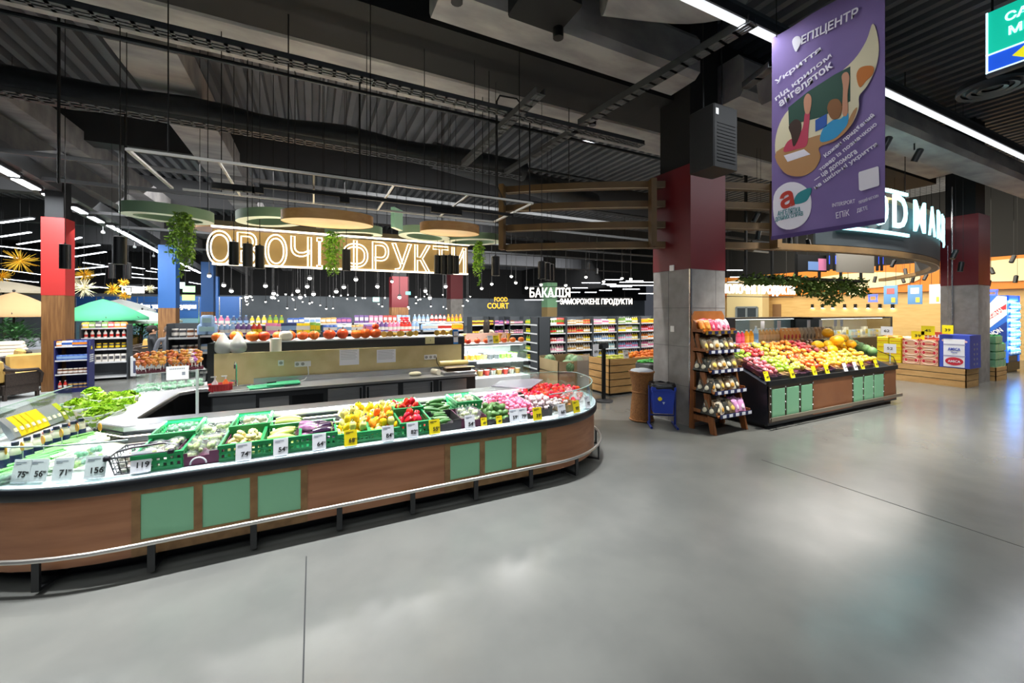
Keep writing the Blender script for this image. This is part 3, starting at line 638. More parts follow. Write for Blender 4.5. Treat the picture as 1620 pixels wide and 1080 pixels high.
for px, py, n_, lb in ((30, 764, '75', 'at the salad bags'), (57, 763, '56', 'beside the first salad card'), (97, 761, '71', 'at the spring onions'), (149, 757, '156', 'left of the wire basket'), (222, 748, '119', 'in front of the wire basket')):
    q = aZ(px, py, .71); rz = math.atan2(q.y - (IY + RL), q.x - IX0) + PI / 2 if q.x < IX0 else 0
    price_card(px, py, n_, 0, lb=f'white price card reading {n_} {lb}', z=.71, rz=rz, s=1.1)
# ================================================================ leafy goods on the rounded end of the island
lett = M('lettuce leaf', '9fd01c', .5, c2='c9e85a', ns=7, vary=.04); lett2 = M('lettuce heart', '6f9a2a', .6); cel = M('cellophane', 'dfe6dc', .2)
film('clear film', 'eef4f2', .35)
def lettuce(seed):
    r = random.Random(seed); b = B()
    for k in range(46):                                     # ruffled leaves round a heart
        a = r.uniform(0, 2 * PI); e = r.uniform(.05, 1.25); c = Vector((math.cos(a) * math.sin(e), math.sin(a) * math.sin(e), math.cos(e))) * .095
        s_ = r.uniform(.03, .05); q = c.to_track_quat('Z', 'Y').to_matrix().to_4x4(); q.translation = c + Vector((0, 0, .11)); n = 10
        v = [(0, 0, -.03)]
        for i in range(n): t = 2 * PI * i / n; v.append((s_ * math.cos(t), s_ * math.sin(t), r.uniform(-.016, .022)))
        for i in range(n): t = 2 * PI * i / n; v.append((s_ * .55 * math.cos(t), s_ * .55 * math.sin(t), r.uniform(-.012, .006)))
        f = [(0, 1 + n + i, 1 + n + (i + 1) % n) for i in range(n)] + [(1 + n + i, 1 + i, 1 + (i + 1) % n, 1 + n + (i + 1) % n) for i in range(n)]
        b.add(v, f, q)
    b.k = 1; b.sph((0, 0, .1), (.085, .085, .085), 10, 7)
    b.k = 2; b.lathe([(.035, 0), (.05, .0), (.09, .12), (.105, .16), (.1, .16), (.085, .12), (.045, .01), (.03, .01)], 14, cap=False)
    return b.mesh('lettuce', [lett, lett2, cel], 180)
LM = [lettuce(i) for i in range(3)]
lz = .72
for i, (px, py) in enumerate(((122, 664), (140, 672), (152, 652), (160, 680), (172, 664), (185, 650), (182, 675), (196, 662), (205, 648), (148, 640))):
    q = aZ(px, py, lz); solo('lettuce', LM[i % 3], None, f'curly yellow green lettuce in clear sleeve, {nth(i)} of the lettuces counted from the floor side', 'lettuce', q, (random.uniform(-.2, .2), random.uniform(-.2, .2), i), sc=random.uniform(.95, 1.12))
dgl = M('dark leaf', '3c6a3a', .5, c2='5d8a50', ns=12)
b = B()
for k in range(30):
    a, e = random.uniform(0, 6.28), random.uniform(.1, 1.3); b.sph((.09 * math.cos(a) * math.sin(e), .09 * math.sin(a) * math.sin(e), .06 + .08 * math.cos(e)), (.035, .03, .02), 7, 5)
solo('broccoli', b, dgl, 'dark green leafy head at the floor side of the lettuces', 'vegetable', aZ(103, 660, lz))
# pouches leaning in a row
def pouch(c1, c2):
    b = B(); w, h = .05, .2
    v = [(-w, -.012, 0), (w, -.012, 0), (w, .03, 0), (-w, .03, 0), (-w, -.022, h * .45), (w, -.022, h * .45), (w, .03, h * .45), (-w, .03, h * .45), (-w, .0, h), (w, .0, h), (w, .006, h), (-w, .006, h)]
    b.add(v, [(3, 2, 1, 0), (0, 1, 5, 4), (1, 2, 6, 5), (2, 3, 7, 6), (3, 0, 4, 7), (4, 5, 9, 8), (5, 6, 10, 9), (6, 7, 11, 10), (7, 4, 8, 11), (8, 9, 10, 11)])
    b.k = 1; b.box(-w * .4, -.026, h * .25, w * .4, -.018, h * .42)
    return b.mesh('pouch', [c1, c2], 30)
pym = pouch(M('yellow pouch', 'f0d81e', .35), M('pouch print', 'f6f2d0', .4)); psm = pouch(M('silver pouch', 'b4bcc0', .25, .5), MATS['pouch print']); pgm = pouch(M('olive pouch', 'a8b428', .35), MATS['pouch print'])
p0, p1 = aZ(28, 692, .715), aZ(104, 664, .715)
for i in range(10):
    q = p0.lerp(p1, i / 9); nm, me = ('silver', psm) if i in (0, 6, 7, 8) else ('olive', pgm) if i == 9 else ('yellow', pym)
    solo('pouch', me, None, f'{nm} food pouch, {nth(i)} in the row leaning behind the sauce bottles', 'pouch', q, (-.5, 0, math.atan2(p1.y - p0.y, p1.x - p0.x)), sc=(.86, 1, 1.05))
# sauce bottles
jb = M('sauce bottle', 'dcdcc8', .25); jl = M('navy label', '24366a', .4); jc = M('navy cap', '1d2a48', .4)
b = B(); b.lathe([(.03, 0), (.033, .01), (.033, .11), (.028, .13), (.018, .145), (.018, .16)], 14); b.k = 1; b.lathe([(.0335, .03), (.0335, .09)], 14, cap=False); b.k = 2; b.lathe([(.02, .158), (.02, .185)], 12)
bm = b.mesh('bottle', [jb, jl, jc])
for i, (px, py) in enumerate(((4, 745), (24, 737), (43, 728), (58, 722), (74, 714), (89, 708), (103, 703), (116, 698), (128, 693))):
    solo('sauce_bottle', bm, None, f'pale sauce bottle with navy label and cap, {nth(i)} of its row on the rounded end', 'bottle', aZ(px, py, .71), i)
oj = M('amber disc', 'e0a012', .4)
for i, (px, py) in enumerate(((8, 745), (35, 738), (68, 726), (97, 714), (122, 704), (158, 703))):
    q = aZ(px, py, .71); t = thing('price_flag', f'round amber price flag on a thin stick, {nth(i)} along the sauce bottles', 'price flag', q, -.9)
    part('disc', B().cyl((0, -.003, .155), (0, .003, .155), .034, n=20), oj, t); part('stick', B().cyl((0, .004, 0), (0, .004, .15), .003, n=5), white, t)
pkm = [box_mesh(.09, .07, .05, M(f'pack {c}', c, .4), 'pack') for c in ('e8e6dc', '3f78c8', 'e6c23a', 'd8664a')]
for i in range(12):
    q = aZ(72 + 8 * i, 694 - 3.2 * i, .715); solo('wrapped_pack', pkm[(i * 7) % 4], None, f'small bright food pack, {nth(i)} in the row between pouches and bottles', 'pack', q, .4 + .2 * i)
# spring onions
gr1, gr2 = M('spring onion green', '3fae1c', .45, vary=.08), M('spring onion white', 'e4f0d8', .4)
def bunch(seed):
    r = random.Random(seed); b = B()
    for k in range(9):
        y, z = r.uniform(-.03, .03), r.uniform(.008, .035); e = r.uniform(-.03, .03); b.k = 0
        b.tube([(-.2, y + e, z + .008), (-.1, y + e * .4, z + .006), (.05, y, z)], [.004, .006, .006], 5); b.k = 1; b.tube([(.05, y, z), (.12, y * .9, z), (.15, y * .8, z)], [.006, .008, .003], 5)
    return b.mesh('bunch', [gr1, gr2], 60)
BM_ = [bunch(i) for i in range(3)]
for j in range(3):
    for i in range(8):
        q = aZ(52 + 12 * i + 7 * j, 752 - 6.5 * i - 9 * j, .72 + .012 * j); solo('spring_onion_bunch', BM_[i % 3], None, f'spring onion bunch, {nth(i)} in the {nth(j)} layer beside the sauce bottles', 'spring onion', q, (random.uniform(-.1, .1), -.1, .5 + random.uniform(-.25, .25)))
for i in range(9):
    q = aZ(125 + (i % 3) * 14, 740 - (i // 3) * 15 - (i % 3) * 4, .72 + .015 * (i % 2)); solo('salad_bag', bagm['greens' if i % 2 else 'salad'][i % 3], None, f'clear bag of pale salad, {nth(i)} of those left of the wire basket', 'bag', q, i)
for i in range(6):
    q = aZ(6 + 9 * i, 762 - 1.2 * i, .715); solo('salad_bag', bagm['greens'][i % 3], None, f'blue green herb bag, {nth(i)} along the front of the curved glass', 'bag', q, i, sc=.8)
# wire basket with mushrooms
q = aZ(205, 742, .70); wb = thing('wire_basket', 'dark wire shopping basket of mushrooms on the counter front', 'basket', (q.x + .1, 4.03, .705), 0)
b = B(); w, d, h = .15, .13, .13
for z, e in ((0, 0), (.045, .01), (.09, .02), (h, .03)): b.tube([(-w - e, -d - e, z), (w + e, -d - e, z), (w + e, d + e, z), (-w - e, d + e, z)], .004 if z < h else .008, 5, True)
for i in range(9):
    u = -w + 2 * w * i / 8; b.tube([(u * 1.12, -d - .03, h), (u, -d, 0), (u, d, 0), (u * 1.12, d + .03, h)], .0035, 5)
for i in range(7):
    u = -d + 2 * d * i / 6; b.tube([(-w - .03, u * 1.15, h), (-w, u, 0), (w, u, 0), (w + .03, u * 1.15, h)], .0035, 5)
part('wire_body', b, wire, wb); part('handle', B().tube([(-w - .03, 0, h), (-w * .6, .02, h + .015), (w * .6, .03, h + .02), (w + .03, 0, h)], .009, 6), wire, wb)
for s in (-1, 1): part('corner_grip', B().bbox(s * (w + .03) - .02, -d - .05, h - .012, s * (w + .03) + .02, -d - .01, h + .02, .008), wire, wb)
for l in range(3):
    for j in range(4):
        for i in range(6):
            solo('mushroom', V['mushroom'], None, f'white mushroom, {nth(i)} in row {nth(j)} of layer {nth(l)} in the wire basket', 'mushroom', (wb.location.x - .125 + .05 * i, 3.95 + .055 * j, .712 + .032 * l), rnd(), sc=1.2)
for i in range(4): solo('salad_bag', bagm['white cabbage'][i % 3], None, f'white vegetable bag, {nth(i)} of those beside the wire basket', 'bag', (wb.location.x + .22 + .05 * (i % 2), 3.95 + .09 * (i // 2), .70), i, sc=.8)
for i in range(6): solo('salad_bag', bagm['greens'][i % 3], None, f'pale bag of greens, {nth(i)} of those behind the wire basket', 'bag', (wb.location.x - .15 + .12 * i, 4.36, .72), i)
# left side of the island towards the back
for j in range(2):
    for i in range(8):
        q = aZ(222 + 13 * i, 622 - 1.3 * i - 6 * j, .76); solo('salad_bag', bagm['greens'][(i + j) % 3], None, f'blue green salad bag, {nth(i)} in the {nth(j)} row below the snack boxes', 'bag', q, i, sc=1.3)
# ================================================================ snack boxes with wrapped lollipops on acrylic trays
acr = glass('acrylic', (.97, .98, .98), .1); mb = M('snack box maroon', '5c1c30', .5); cw = M('white stick', 'f4f0ec', .4)
candy = [M(f'candy {c}', c, .15, vary=.1) for c in ('c8783a', 'e0a050', 'e9d8c8', 'b06ab0')]
ba = aZ(216, 611, .73); bb_ = aZ(322, 588, .73)
def tray_box(i, px0, px1, yb, lb):
    a, c = aZ(px0, yb, .74), aZ(px1, yb - (px1 - px0) * .1, .74); L = (c - a).length; rz = math.atan2(c.y - a.y, c.x - a.x)
    t = thing('acrylic_tray', lb, 'tray', a, rz); b = B(); h = .2
    for x0, y0, x1, y1 in ((0, 0, L, .006), (0, .25, L, .256), (0, 0, .006, .256), (L - .006, 0, L, .256)): b.box(x0, y0, 0, x1, y1, h)
    part('tray_walls', b, acr, t); part('tray_floor', B().box(0, 0, h - .02, L, .256, h - .012), white, t)
    return a, rz, L
for i, (x0, x1, yb) in enumerate(((216, 263, 612), (265, 300, 607), (302, 326, 604))):
    a, rz, L = tray_box(i, x0, x1, yb, f'clear acrylic tray, {nth(i)} from the lettuces, carrying the snack boxes')
    n = max(1, round(L / .17))
    for j in range(n):
        Q = Matrix.Translation(a) @ R3(0, 0, rz); c = Q @ Vector((.085 + .17 * j, .13, .19))
        t = solo('snack_box', box_mesh(.16, .2, .05, mb), None, f'maroon lollipop box, {nth(j)} on the {nth(i)} acrylic tray', 'box', c, rz)
        for k in range(20):
            u = Q @ Vector((.02 + .17 * j + .04 * (k % 4) + random.uniform(-.01, .01), .03 + .045 * (k // 4), .20 + .035 * (k // 4) + random.uniform(0, .03))); m_ = candy[(k + i + j) % 4 if i == 2 else (k * 3 + j) % 3]
            key = 'lolly' + m_.name
            if key not in V:
                b = B(); b.cyl((0, 0, 0), (0, 0, .1), .004, n=5); b.k = 1; b.sph((0, 0, .125), (.033, .033, .031), 9, 6); b.lathe([(.004, .085), (.012, .075), (.006, .098)], 8); V[key] = b.mesh('lollipop', [cw, m_])
            solo('lollipop', V[key], None, f'wrapped round lollipop, {nth(k)} in the {nth(j)} box of acrylic tray {nth(i)}', 'lollipop', u, (random.uniform(-.25, .1), random.uniform(-.15, .15), 0))
q = aZ(281, 600, .86); t = thing('info_sheet', 'white printed sheet in a holder in front of the lollipop trays', 'sign', q, .15)
part('sheet', B().box(-.13, -.004, -.0, .13, .004, .2), card, t)
b = B()
for i in range(9): b.box(-.09 + .02 * i, -.006, .15, -.078 + .02 * i, -.004, .17)
b.box(.05, -.006, .06, .09, -.004, .11); part('print', b, gink, t)
# ================================================================ service counter, backsplash, pumpkins
ste = thing('sink_counter', 'stainless steel sink counter along the beige splashback', 'counter', (0, 0, 0)); X0, X1 = -1.17, 2.42
b = B(); b.box(X0, 6.2, .815, X1, 6.76, .85); b.box(X0 + .42, 6.735, .85, X1, 6.76, .93); part('worktop', b, steel, ste)
bas = B(); bas.box(X0 + .04, 6.26, .846, X0 + .44, 6.3, .862); bas.box(X0 + .04, 6.66, .846, X0 + .44, 6.7, .862); bas.box(X0 + .04, 6.3, .846, X0 + .08, 6.66, .862); bas.box(X0 + .4, 6.3, .846, X0 + .44, 6.66, .862); part('sink_rim', bas, steel, ste)
part('sink_bowl', B().box(X0 + .08, 6.3, .852, X0 + .4, 6.66, .853), M('bowl shade', '75787a', .35, .8), ste)
part('carcass', B().box(X0 + .02, 6.24, .08, X1 - .02, 6.72, .815), M('carcass', '4a4c4e', .4, .6), ste)
b = B(); b.box(X0 + .04, 6.225, .62, X0 + .5, 6.24, .79); part('drawer_front', b, M('smoked steel', '7a7d80', .35, .5), ste)
b = B(); b.box(X0 + .54, 6.226, .12, X0 + .88, 6.24, .74); part('door', b, steel, ste); part('door', B().box(X0 + .92, 6.226, .12, X0 + 1.3, 6.24, .74), cdark, ste, 'black door')
for k, x in enumerate((1.36, 1.86, 2.4, 2.95)):
    dr = part('door', B().box(X0 + x, 6.222, .12, X0 + x + .46, 6.24, .79), steel, ste); hx_ = X0 + x + (.43 if k % 2 == 0 else .03)
    part('handle', B().bbox(hx_ - .012, 6.2, .55, hx_ + .012, 6.224, .78, .004), cdark, dr)
for i in range(4): part('leg', B().cyl((X0 + .1 + 1.12 * i, 6.3, 0), (X0 + .1 + 1.12 * i, 6.3, .08), .022), steel, ste)
bs = thing('splashback', 'beige stone splashback wall behind the sink counter', 'partition', (0, 0, 0))
beige = M('beige stone', 'cdbd8c', .55, c2='bfae7c', ns=4)
part('stone_panel', B().box(-1.215, 6.78, 0, 2.345, 6.83, 1.295), beige, bs); part('end_panel', B().box(-1.29, 6.78, 0, -1.216, 7.1, 1.44), cdark, bs)
bk = thing('rear_ledge', 'long black ledge behind the beige splashback carrying pumpkins', 'shelf', (0, 0, 0))
part('ledge_panel', B().box(-1.28, 6.84, .7, 2.42, 7.45, 1.425), M('dark grey ledge', '2b2e30', .5), bk); part('ledge_base', B().box(-1.2, 6.9, 0, 2.3, 7.4, .7), cdark, bk)
part('ledge_top', B().box(-1.29, 6.835, 1.425, 2.43, 7.46, 1.44), white, bk)
pk = [M('pumpkin skin', 'e8641a', .4, c2='d9541a', ns=5, vary=.06), M('pumpkin stem', '8a7a4a', .8)]
PK = [lobed(.085, .07, 10, .1, pk, dip=.3), lobed(.08, .075, 8, .08, pk, dip=.25)]
sqm = [M('squash skin', 'd9b24e', .45, c2='c99c3c', ns=6, vary=.05), MATS['pumpkin stem']]; SQ = bent(.17, .055, .005, None, prof=lambda u: .75 + .3 * math.sin(PI * u * 1.4 + 2.4) if u < .9 else .5, mats=sqm)
for i, (px, yy, r) in enumerate(((346, 7.0, 1.05), (374, 7.05, 1.05), (400, 6.95, 1.1), (418, 6.95, .98), (441, 7.05, 1), (459, 6.95, .98), (479, 6.95, .98), (497, 6.95, .95), (521, 6.95, 1.12), (542, 6.95, 1.12), (564, 6.95, 1.02), (578, 6.95, 1.1), (594, 6.95, 1.15))):
    q = aY(px, 540, yy); solo('pumpkin', PK[i % 2], None, f'orange pumpkin, {nth(i)} from the left on the black ledge', 'pumpkin', (q.x, yy, 1.44), i * 1.3, sc=r)
q = aY(594, 520, 6.98); solo('pumpkin', PK[0], None, 'small orange pumpkin stacked on top of the last one in the row', 'pumpkin', (q.x, 6.97, 1.58), 1, sc=.7)
for i, px in enumerate((608, 616, 626, 636, 646, 654, 690, 699, 708)): q = aY(px, 535, 7.0); solo('squash', SQ, None, f'tan butternut squash, {nth(i)} from the pumpkins along the black ledge', 'squash', (q.x, 6.93 + .07 * (i % 2), 1.495), (0, .1, 1.2 + .4 * (i % 3)), sc=.95)
# things on and before the splashback
fr = glass('frosted drop', (.92, .94, .92), .3, .2)
drm = M('translucent plastic', 'd6dcd6', .15); drm.node_tree.nodes['Principled BSDF'].inputs['Alpha'].default_value = .5
for px, lb in ((353, 'left'), (377, 'right')):
    q = aY(px, 559, 6.84); b = B(); b.lathe([(.07, 0), (.1, .03), (.108, .075), (.098, .13), (.07, .19), (.035, .25), (.008, .285)], 18); solo('drop_container', b, drm, f'translucent drop shaped container on the splashback, the {lb} one of the pair', 'container', (q.x, 6.84, 1.295))
q = aY(436, 557, 6.81); b = B(); b.lathe([(.02, 0), (.075, 0), (.075, .19), (.02, .19)], 18); solo('paper_roll', b, M('paper', 'ece6d2', .8), 'tall cream paper roll on the splashback top', 'paper roll', (q.x, 6.83, 1.296))
q = aY(452, 557, 6.83); b = bag_mesh(.17, .1, .13, white, MATS['paper'], 2, 8); solo('paper_bag', b, None, 'crumpled white bag beside the paper roll', 'bag', (q.x, 6.9, 1.44), sc=1.1)
for i, (x0, x1) in enumerate(((537, 568), (596, 626))):
    a, c = aY(x0, 578 - i * 4, 6.778), aY(x1, 552, 6.778); t = thing('wall_notice', ('white paper notice on the splashback, nearer the sink', 'white paper notice on the splashback, nearer the wrapping machine')[i], 'notice', (0, 0, 0))
    part('sheet', B().box(a.x, 6.774, a.z, c.x, 6.779, c.z), card, t); b = B()
    for k in range(6): zz = c.z - .02 - .025 * k; b.box(a.x + .02, 6.7725, zz - .006, c.x - .03 - .02 * (k % 2), 6.774, zz)
    part('print', b, M('faint ink', 'b4b6b8', .7), t)
for px, py, n_, lb in ((466, 576, 3, 'white triple power socket above the sink counter'), (671, 565, 3, 'white triple power socket above the wrapping machine'), (440, 574, 1, 'white wall switch above the cutting boards')):
    q = aY(px, py, 6.778); t = thing('power_socket', lb, 'socket', (q.x, 6.778, q.z)); part('plate', B().bbox(0, -.012, -.04, .072 * n_, 0, .04, .004), wht, t)
    for k in range(n_): part('outlet', B().cyl((.036 + .072 * k, -.016, 0), (.036 + .072 * k, -.011, 0), .024, n=14), wht if k == n_ - 1 and px == 466 else M('socket well', '9a9a94', .5), t)
q = aY(487, 580, 6.77); solo('power_cable', B().tube([(q.x, 6.765, q.z), (q.x, 6.76, 1.1), (q.x + .01, 6.758, .94), (q.x - .04, 6.72, .87), (q.x - .2, 6.5, .858)], .008, 6), wht, 'white cable from the triple socket down to the steel counter', 'cable')
q = aY(690, 565, 6.765); solo('power_cable', B().tube([(q.x, 6.76, q.z), (q.x + .01, 6.74, q.z - .1), (q.x + .05, 6.68, q.z - .18), (q.x + .12, 6.62, .95)], .007, 6), blk, 'black cable from the socket to the wrapping machine', 'cable')
tp = thing('faucet', 'chrome sink faucet with a tall curved spout', 'faucet', (aY(374, 612, 6.66).x, 6.66, .85)); part('base', B().lathe([(.035, 0), (.035, .01), (.02, .02), (.02, .09)], 14), chrome, tp)
part('spout', B().tube([(0, 0, .08), (0, 0, .28), (.0, -.03, .33), (0, -.09, .34), (0, -.13, .31), (0, -.135, .26)], .012, 8), chrome, tp); part('lever', B().tube([(-.01, 0, .07), (-.07, 0, .09)], [.016, .008], 8), chrome, tp)
rb = thing('red_basket', 'red plastic basket with soap bottles at the sink corner', 'basket', (aY(349, 615, 6.35).x, 6.35, .85)); b = B(); b.lathe([(.085, 0), (.105, .09), (.112, .1), (.104, .1), (.08, .008)], 20, Matrix.Diagonal((1.25, .85, 1, 1))); part('tub', b, M('red plastic', 'c2353a', .45), rb)
b = B()
for i in range(24): a = 2 * PI * i / 24; b.box(-.005, -.004, .015, .005, .004, .085, R3(0, 0, 0, (1.25 * .099 * math.cos(a), .85 * .099 * math.sin(a), 0)))
part('ribs', b, MATS['red plastic'], rb)
for i, (dx, dy, m_, lb) in enumerate(((-.06, 0, white, 'white soap pump bottle in the red basket'), (.05, .02, M('orange spray', 'd8702a', .3), 'orange spray bottle in the red basket'))):
    t = thing('soap_bottle', lb, 'bottle', rb.location + Vector((dx, dy, .01))); part('body', B().lathe([(.03, 0), (.034, .01), (.034, .1), (.014, .13), (.014, .14)], 14), m_, t)
    b = B(); b.cyl((0, 0, .14), (0, 0, .175), .008); b.box(-.045, -.008, .172, .015, .008, .186); part('pump', b, white, t)
for i, (px, rz) in enumerate(((420, .25), (448, .1))): solo('cutting_board', B().bbox(-.2, -.13, 0, .2, .13, .016, .004), M('board green', '1c8a5c', .5), ('green cutting board nearer the faucet', 'green cutting board lying over the first, nearer the notices')[i], 'cutting board', (aY(px, 610, 6.4).x, 6.42 + .04 * i, .855 + .02 * i), rz)
solo('knife', B().box(-.12, -.012, 0, .05, .012, .004).box(.05, -.014, -.003, .16, .014, .012), [cdark], 'dark knife lying on the green cutting boards', 'knife', (aY(415, 608, 6.4).x, 6.45, .895), .3)
mc = thing('wrapping_machine', 'film wrapping machine with a yellow roll on the steel counter', 'wrapping machine', (aY(722, 592, 6.45).x, 6.45, .85)); part('base_plate', B().bbox(-.27, -.19, 0, .27, .2, .05, .01), steel, mc)
part('cutter', B().bbox(-.2, -.12, .05, .22, .1, .11, .01), M('brown cover', '5a4a3c', .5), mc); part('film_roll', B().cyl((-.25, .15, .15), (.25, .15, .15), .045, n=16), M('film yellow', 'e6cf7c', .3), mc); part('hot_plate', B().box(-.24, -.19, .11, .26, -.1, .118), M('tan plate', 'b4a078', .4), mc)
part('arm', B().tube([(.26, .18, .04), (.23, .1, .3), (.22, .06, .36)], .008, 6), white, mc)
q = aY(688, 590, 6.5); solo('paper_roll', B().lathe([(.015, -.09), (.045, -.09), (.045, .09), (.015, .09)], 16, R3(PI / 2, 0, .3)), MATS['paper'], 'small white roll lying next to the wrapping machine', 'paper roll', (q.x, 6.45, .897))
q = aY(657, 592, 6.5); solo('crumpled_bag', bag_mesh(.2, .14, .06, white, M('cream film', 'e9e2c0', .3), 2, 5), None, 'crumpled cream film on the steel counter', 'bag', (q.x, 6.5, .852))
q = aY(680, 546, 6.83); t = thing('price_card', 'cream price card clipped on the black ledge under the squashes', 'price card', (q.x, 6.825, 1.3)); part('card', B().box(-.08, -.004, .02, .08, .0, .14), M('cream card', 'f4ecb0', .5), t); b = B(); v, f = text('1', .05, .001); b.add(v, f, R3(PI / 2, 0, 0, (.01, -.006, .08))); part('price', b, ink, t)
q = aY(721, 544, 6.84); t = thing('display_pad', 'blue and white upright display pad at the ledge end', 'pad', (q.x, 6.85, 1.3)); part('shell', B().bbox(-.055, -.012, 0, .055, .012, .26, .012), M('bright blue', '2f7fd0', .4), t); part('face', B().box(-.04, -.015, .03, .04, -.012, .22), card, t)
# ================================================================ hanging signs, shades and lamps
neon = M('neon warm', 'ffedc8', .4, em=2.6); ledw = M('led white', 'f2f7ff', .4, em=7); ledc = M('led cyan', 'a8eef6', .4, em=1.5)
def fit(body, w, h, X, b, outline=False, r=.014, ext=.02, bold=.0):
    v, f = text(body, 1, ext, r, outline, bold=bold)
    xs = [p[0] for p in v]; ys = [p[1] for p in v]; x0, x1, y0, y1 = min(xs), max(xs), min(ys), max(ys)
    if not outline:
        S = Matrix.Diagonal((w / (x1 - x0), h / (y1 - y0), 1, 1)) @ Matrix.Translation((-(x0 + x1) / 2, -(y0 + y1) / 2, 0)); b.add(v, f, X @ S)
    return x0, x1, y0, y1
def neon_letter(ch, w, h, r):
    c = bpy.data.curves.new('t', 'FONT'); c.body = ch; c.size = 1; c.fill_mode = 'NONE'; c.offset = .028; c.resolution_u = 5
    o = bpy.data.objects.new('t', c); C.objects.link(o); me = bpy.data.meshes.new_from_object(o.evaluated_get(bpy.context.evaluated_depsgraph_get())); bpy.data.objects.remove(o); bpy.data.curves.remove(c)
    co = [v.co.copy() for v in me.vertices]; nb = {}
    for e in me.edges: a, d = e.vertices; nb.setdefault(a, []).append(d); nb.setdefault(d, []).append(a)
    bpy.data.meshes.remove(me)
    xs = [p.x for p in co]; ys = [p.y for p in co]; x0, x1, y0, y1 = min(xs), max(xs), min(ys), max(ys)
    P = [Vector(((p.x - (x0 + x1) / 2) * w / (x1 - x0), 0, (p.y - (y0 + y1) / 2) * h / (y1 - y0))) for p in co]
    b = B(); done = set()
    for s in list(nb):
        if s in done: continue
        loop = [s]; done.add(s)
        while True:
            n_ = [q for q in nb[loop[-1]] if q not in done]
            if not n_: break
            loop.append(n_[0]); done.add(n_[0])
        if len(loop) > 2: b.tube([P[i] for i in loop], r, 6, True)
    return b
SY = 7.9
sg = thing('neon_sign', 'glowing neon sign reading ОВОЧІ ФРУКТИ on a tan panel over the splashback', 'sign', (0, 0, 0))
LT = (('О', 326, 369), ('В', 374, 409), ('О', 418, 455), ('Ч', 459, 494), ('І', 500, 511), ('Ф', 541, 583), ('Р', 588, 616), ('У', 619, 652), ('К', 655, 682), ('Т', 684, 710), ('И', 714, 738))
ztop, zbot = aY(345, 364, SY).z, aY(345, 422, SY).z
for ch, x0, x1 in LT:
    a, c = aY(x0, 400, SY - .1), aY(x1, 400, SY - .1); o = part('letter', neon_letter(ch, c.x - a.x - .03, ztop - zbot - .05, .011), neon, sg); o.location = ((a.x + c.x) / 2, SY - .1, (ztop + zbot) / 2)
xa, xb = aY(336, 400, SY).x, aY(740, 400, SY).x
tan = M('tan sign panel', '8a744a', .7)
part('back_panel', B().box(xa, SY, zbot + .06, xb, SY + .05, ztop + .02), tan, sg); part('top_bar', B().box(xa, SY - .12, ztop + .06, xb, SY + .06, ztop + .14), M('bronze bar', '6a5a40', .5), sg)
part('light_bar', B().box(xa, SY - .11, ztop + .035, xb, SY - .05, ztop + .059), M('sign and fill light', 'fff0d4', .4, em=3), sg)
part('bottom_bar', B().box(xa, SY - .03, zbot + .035, xb, SY + .05, zbot + .06), MATS['sign and fill light'], sg)
for i in range(4): x = xa + (xb - xa) * (i + .5) / 4; part('hanger', B().cyl((x, SY, ztop + .14), (x, SY, 6.95), .006, n=5), blk, sg)
lamp('sign and fill light', 'AREA', ((xa + xb) / 2, 6.3, 2.35), 30, (1, .85, .6), rot=(PI + .15, 0, 0), size=3.2, sizey=.3)  # added warm uplight for the disc undersides, no fixture of the sign
# thin suspended frame and track
zf = 3.4
a, b1 = aZ(202, 238, zf), aZ(825, 318, zf); c = aZ(262, 298, zf); ytr = aZ(335, 281, zf).y
fr_ = thing('suspended_frame', 'thin suspended steel frame above the neon sign', 'frame', (0, 0, 0)); fs = M('thin steel', 'b4b2ac', .4, .7)
xr = b1.x + .2
part('rail', B().box(a.x, a.y - .012, zf, xr, a.y + .012, zf + .025), fs, fr_); part('rail', B().box(a.x + .1, c.y - .012, zf, xr, c.y + .012, zf + .025), fs, fr_); part('side_rail', B().box(a.x - .02, a.y, zf, a.x + .01, c.y, zf + .025), fs, fr_); part('side_rail', B().box(xr, a.y, zf, xr + .03, c.y, zf + .025), fs, fr_)
for i in (.16, .36, .56, .78): x = a.x + (xr - a.x) * i; part('cross_bar', B().box(x, a.y, zf, x + .02, c.y, zf + .02), fs, fr_)
for x, y in ((a.x + .3, a.y), (xr - .2, a.y), (a.x + .5, c.y), (xr - .2, c.y), ((a.x + xr) / 2, a.y)): part('hanger', B().cyl((x, y, zf), (x, y, 6.95), .006, n=5), blk, fr_)
tk = thing('lighting_track', 'black lighting track with small driver boxes below the suspended frame', 'track', (0, 0, 0)); part('track_bar', B().box(a.x + 1.0, ytr - .018, zf - .05, xr, ytr + .018, zf - .01), blk, tk)
for i, px in enumerate((345, 362, 378, 394, 408, 545, 688, 700, 712, 724)):
    q = aY(px, 300, ytr); d_ = part('driver_box', B().bbox(q.x - .06, ytr - .03, zf - .12, q.x + .06, ytr + .03, zf - .05, .008), blk, tk)
for x in (a.x + 1.3, xr - .4): part('hanger', B().cyl((x, ytr, zf - .01), (x, ytr, 6.95), .006, n=5), blk, tk)
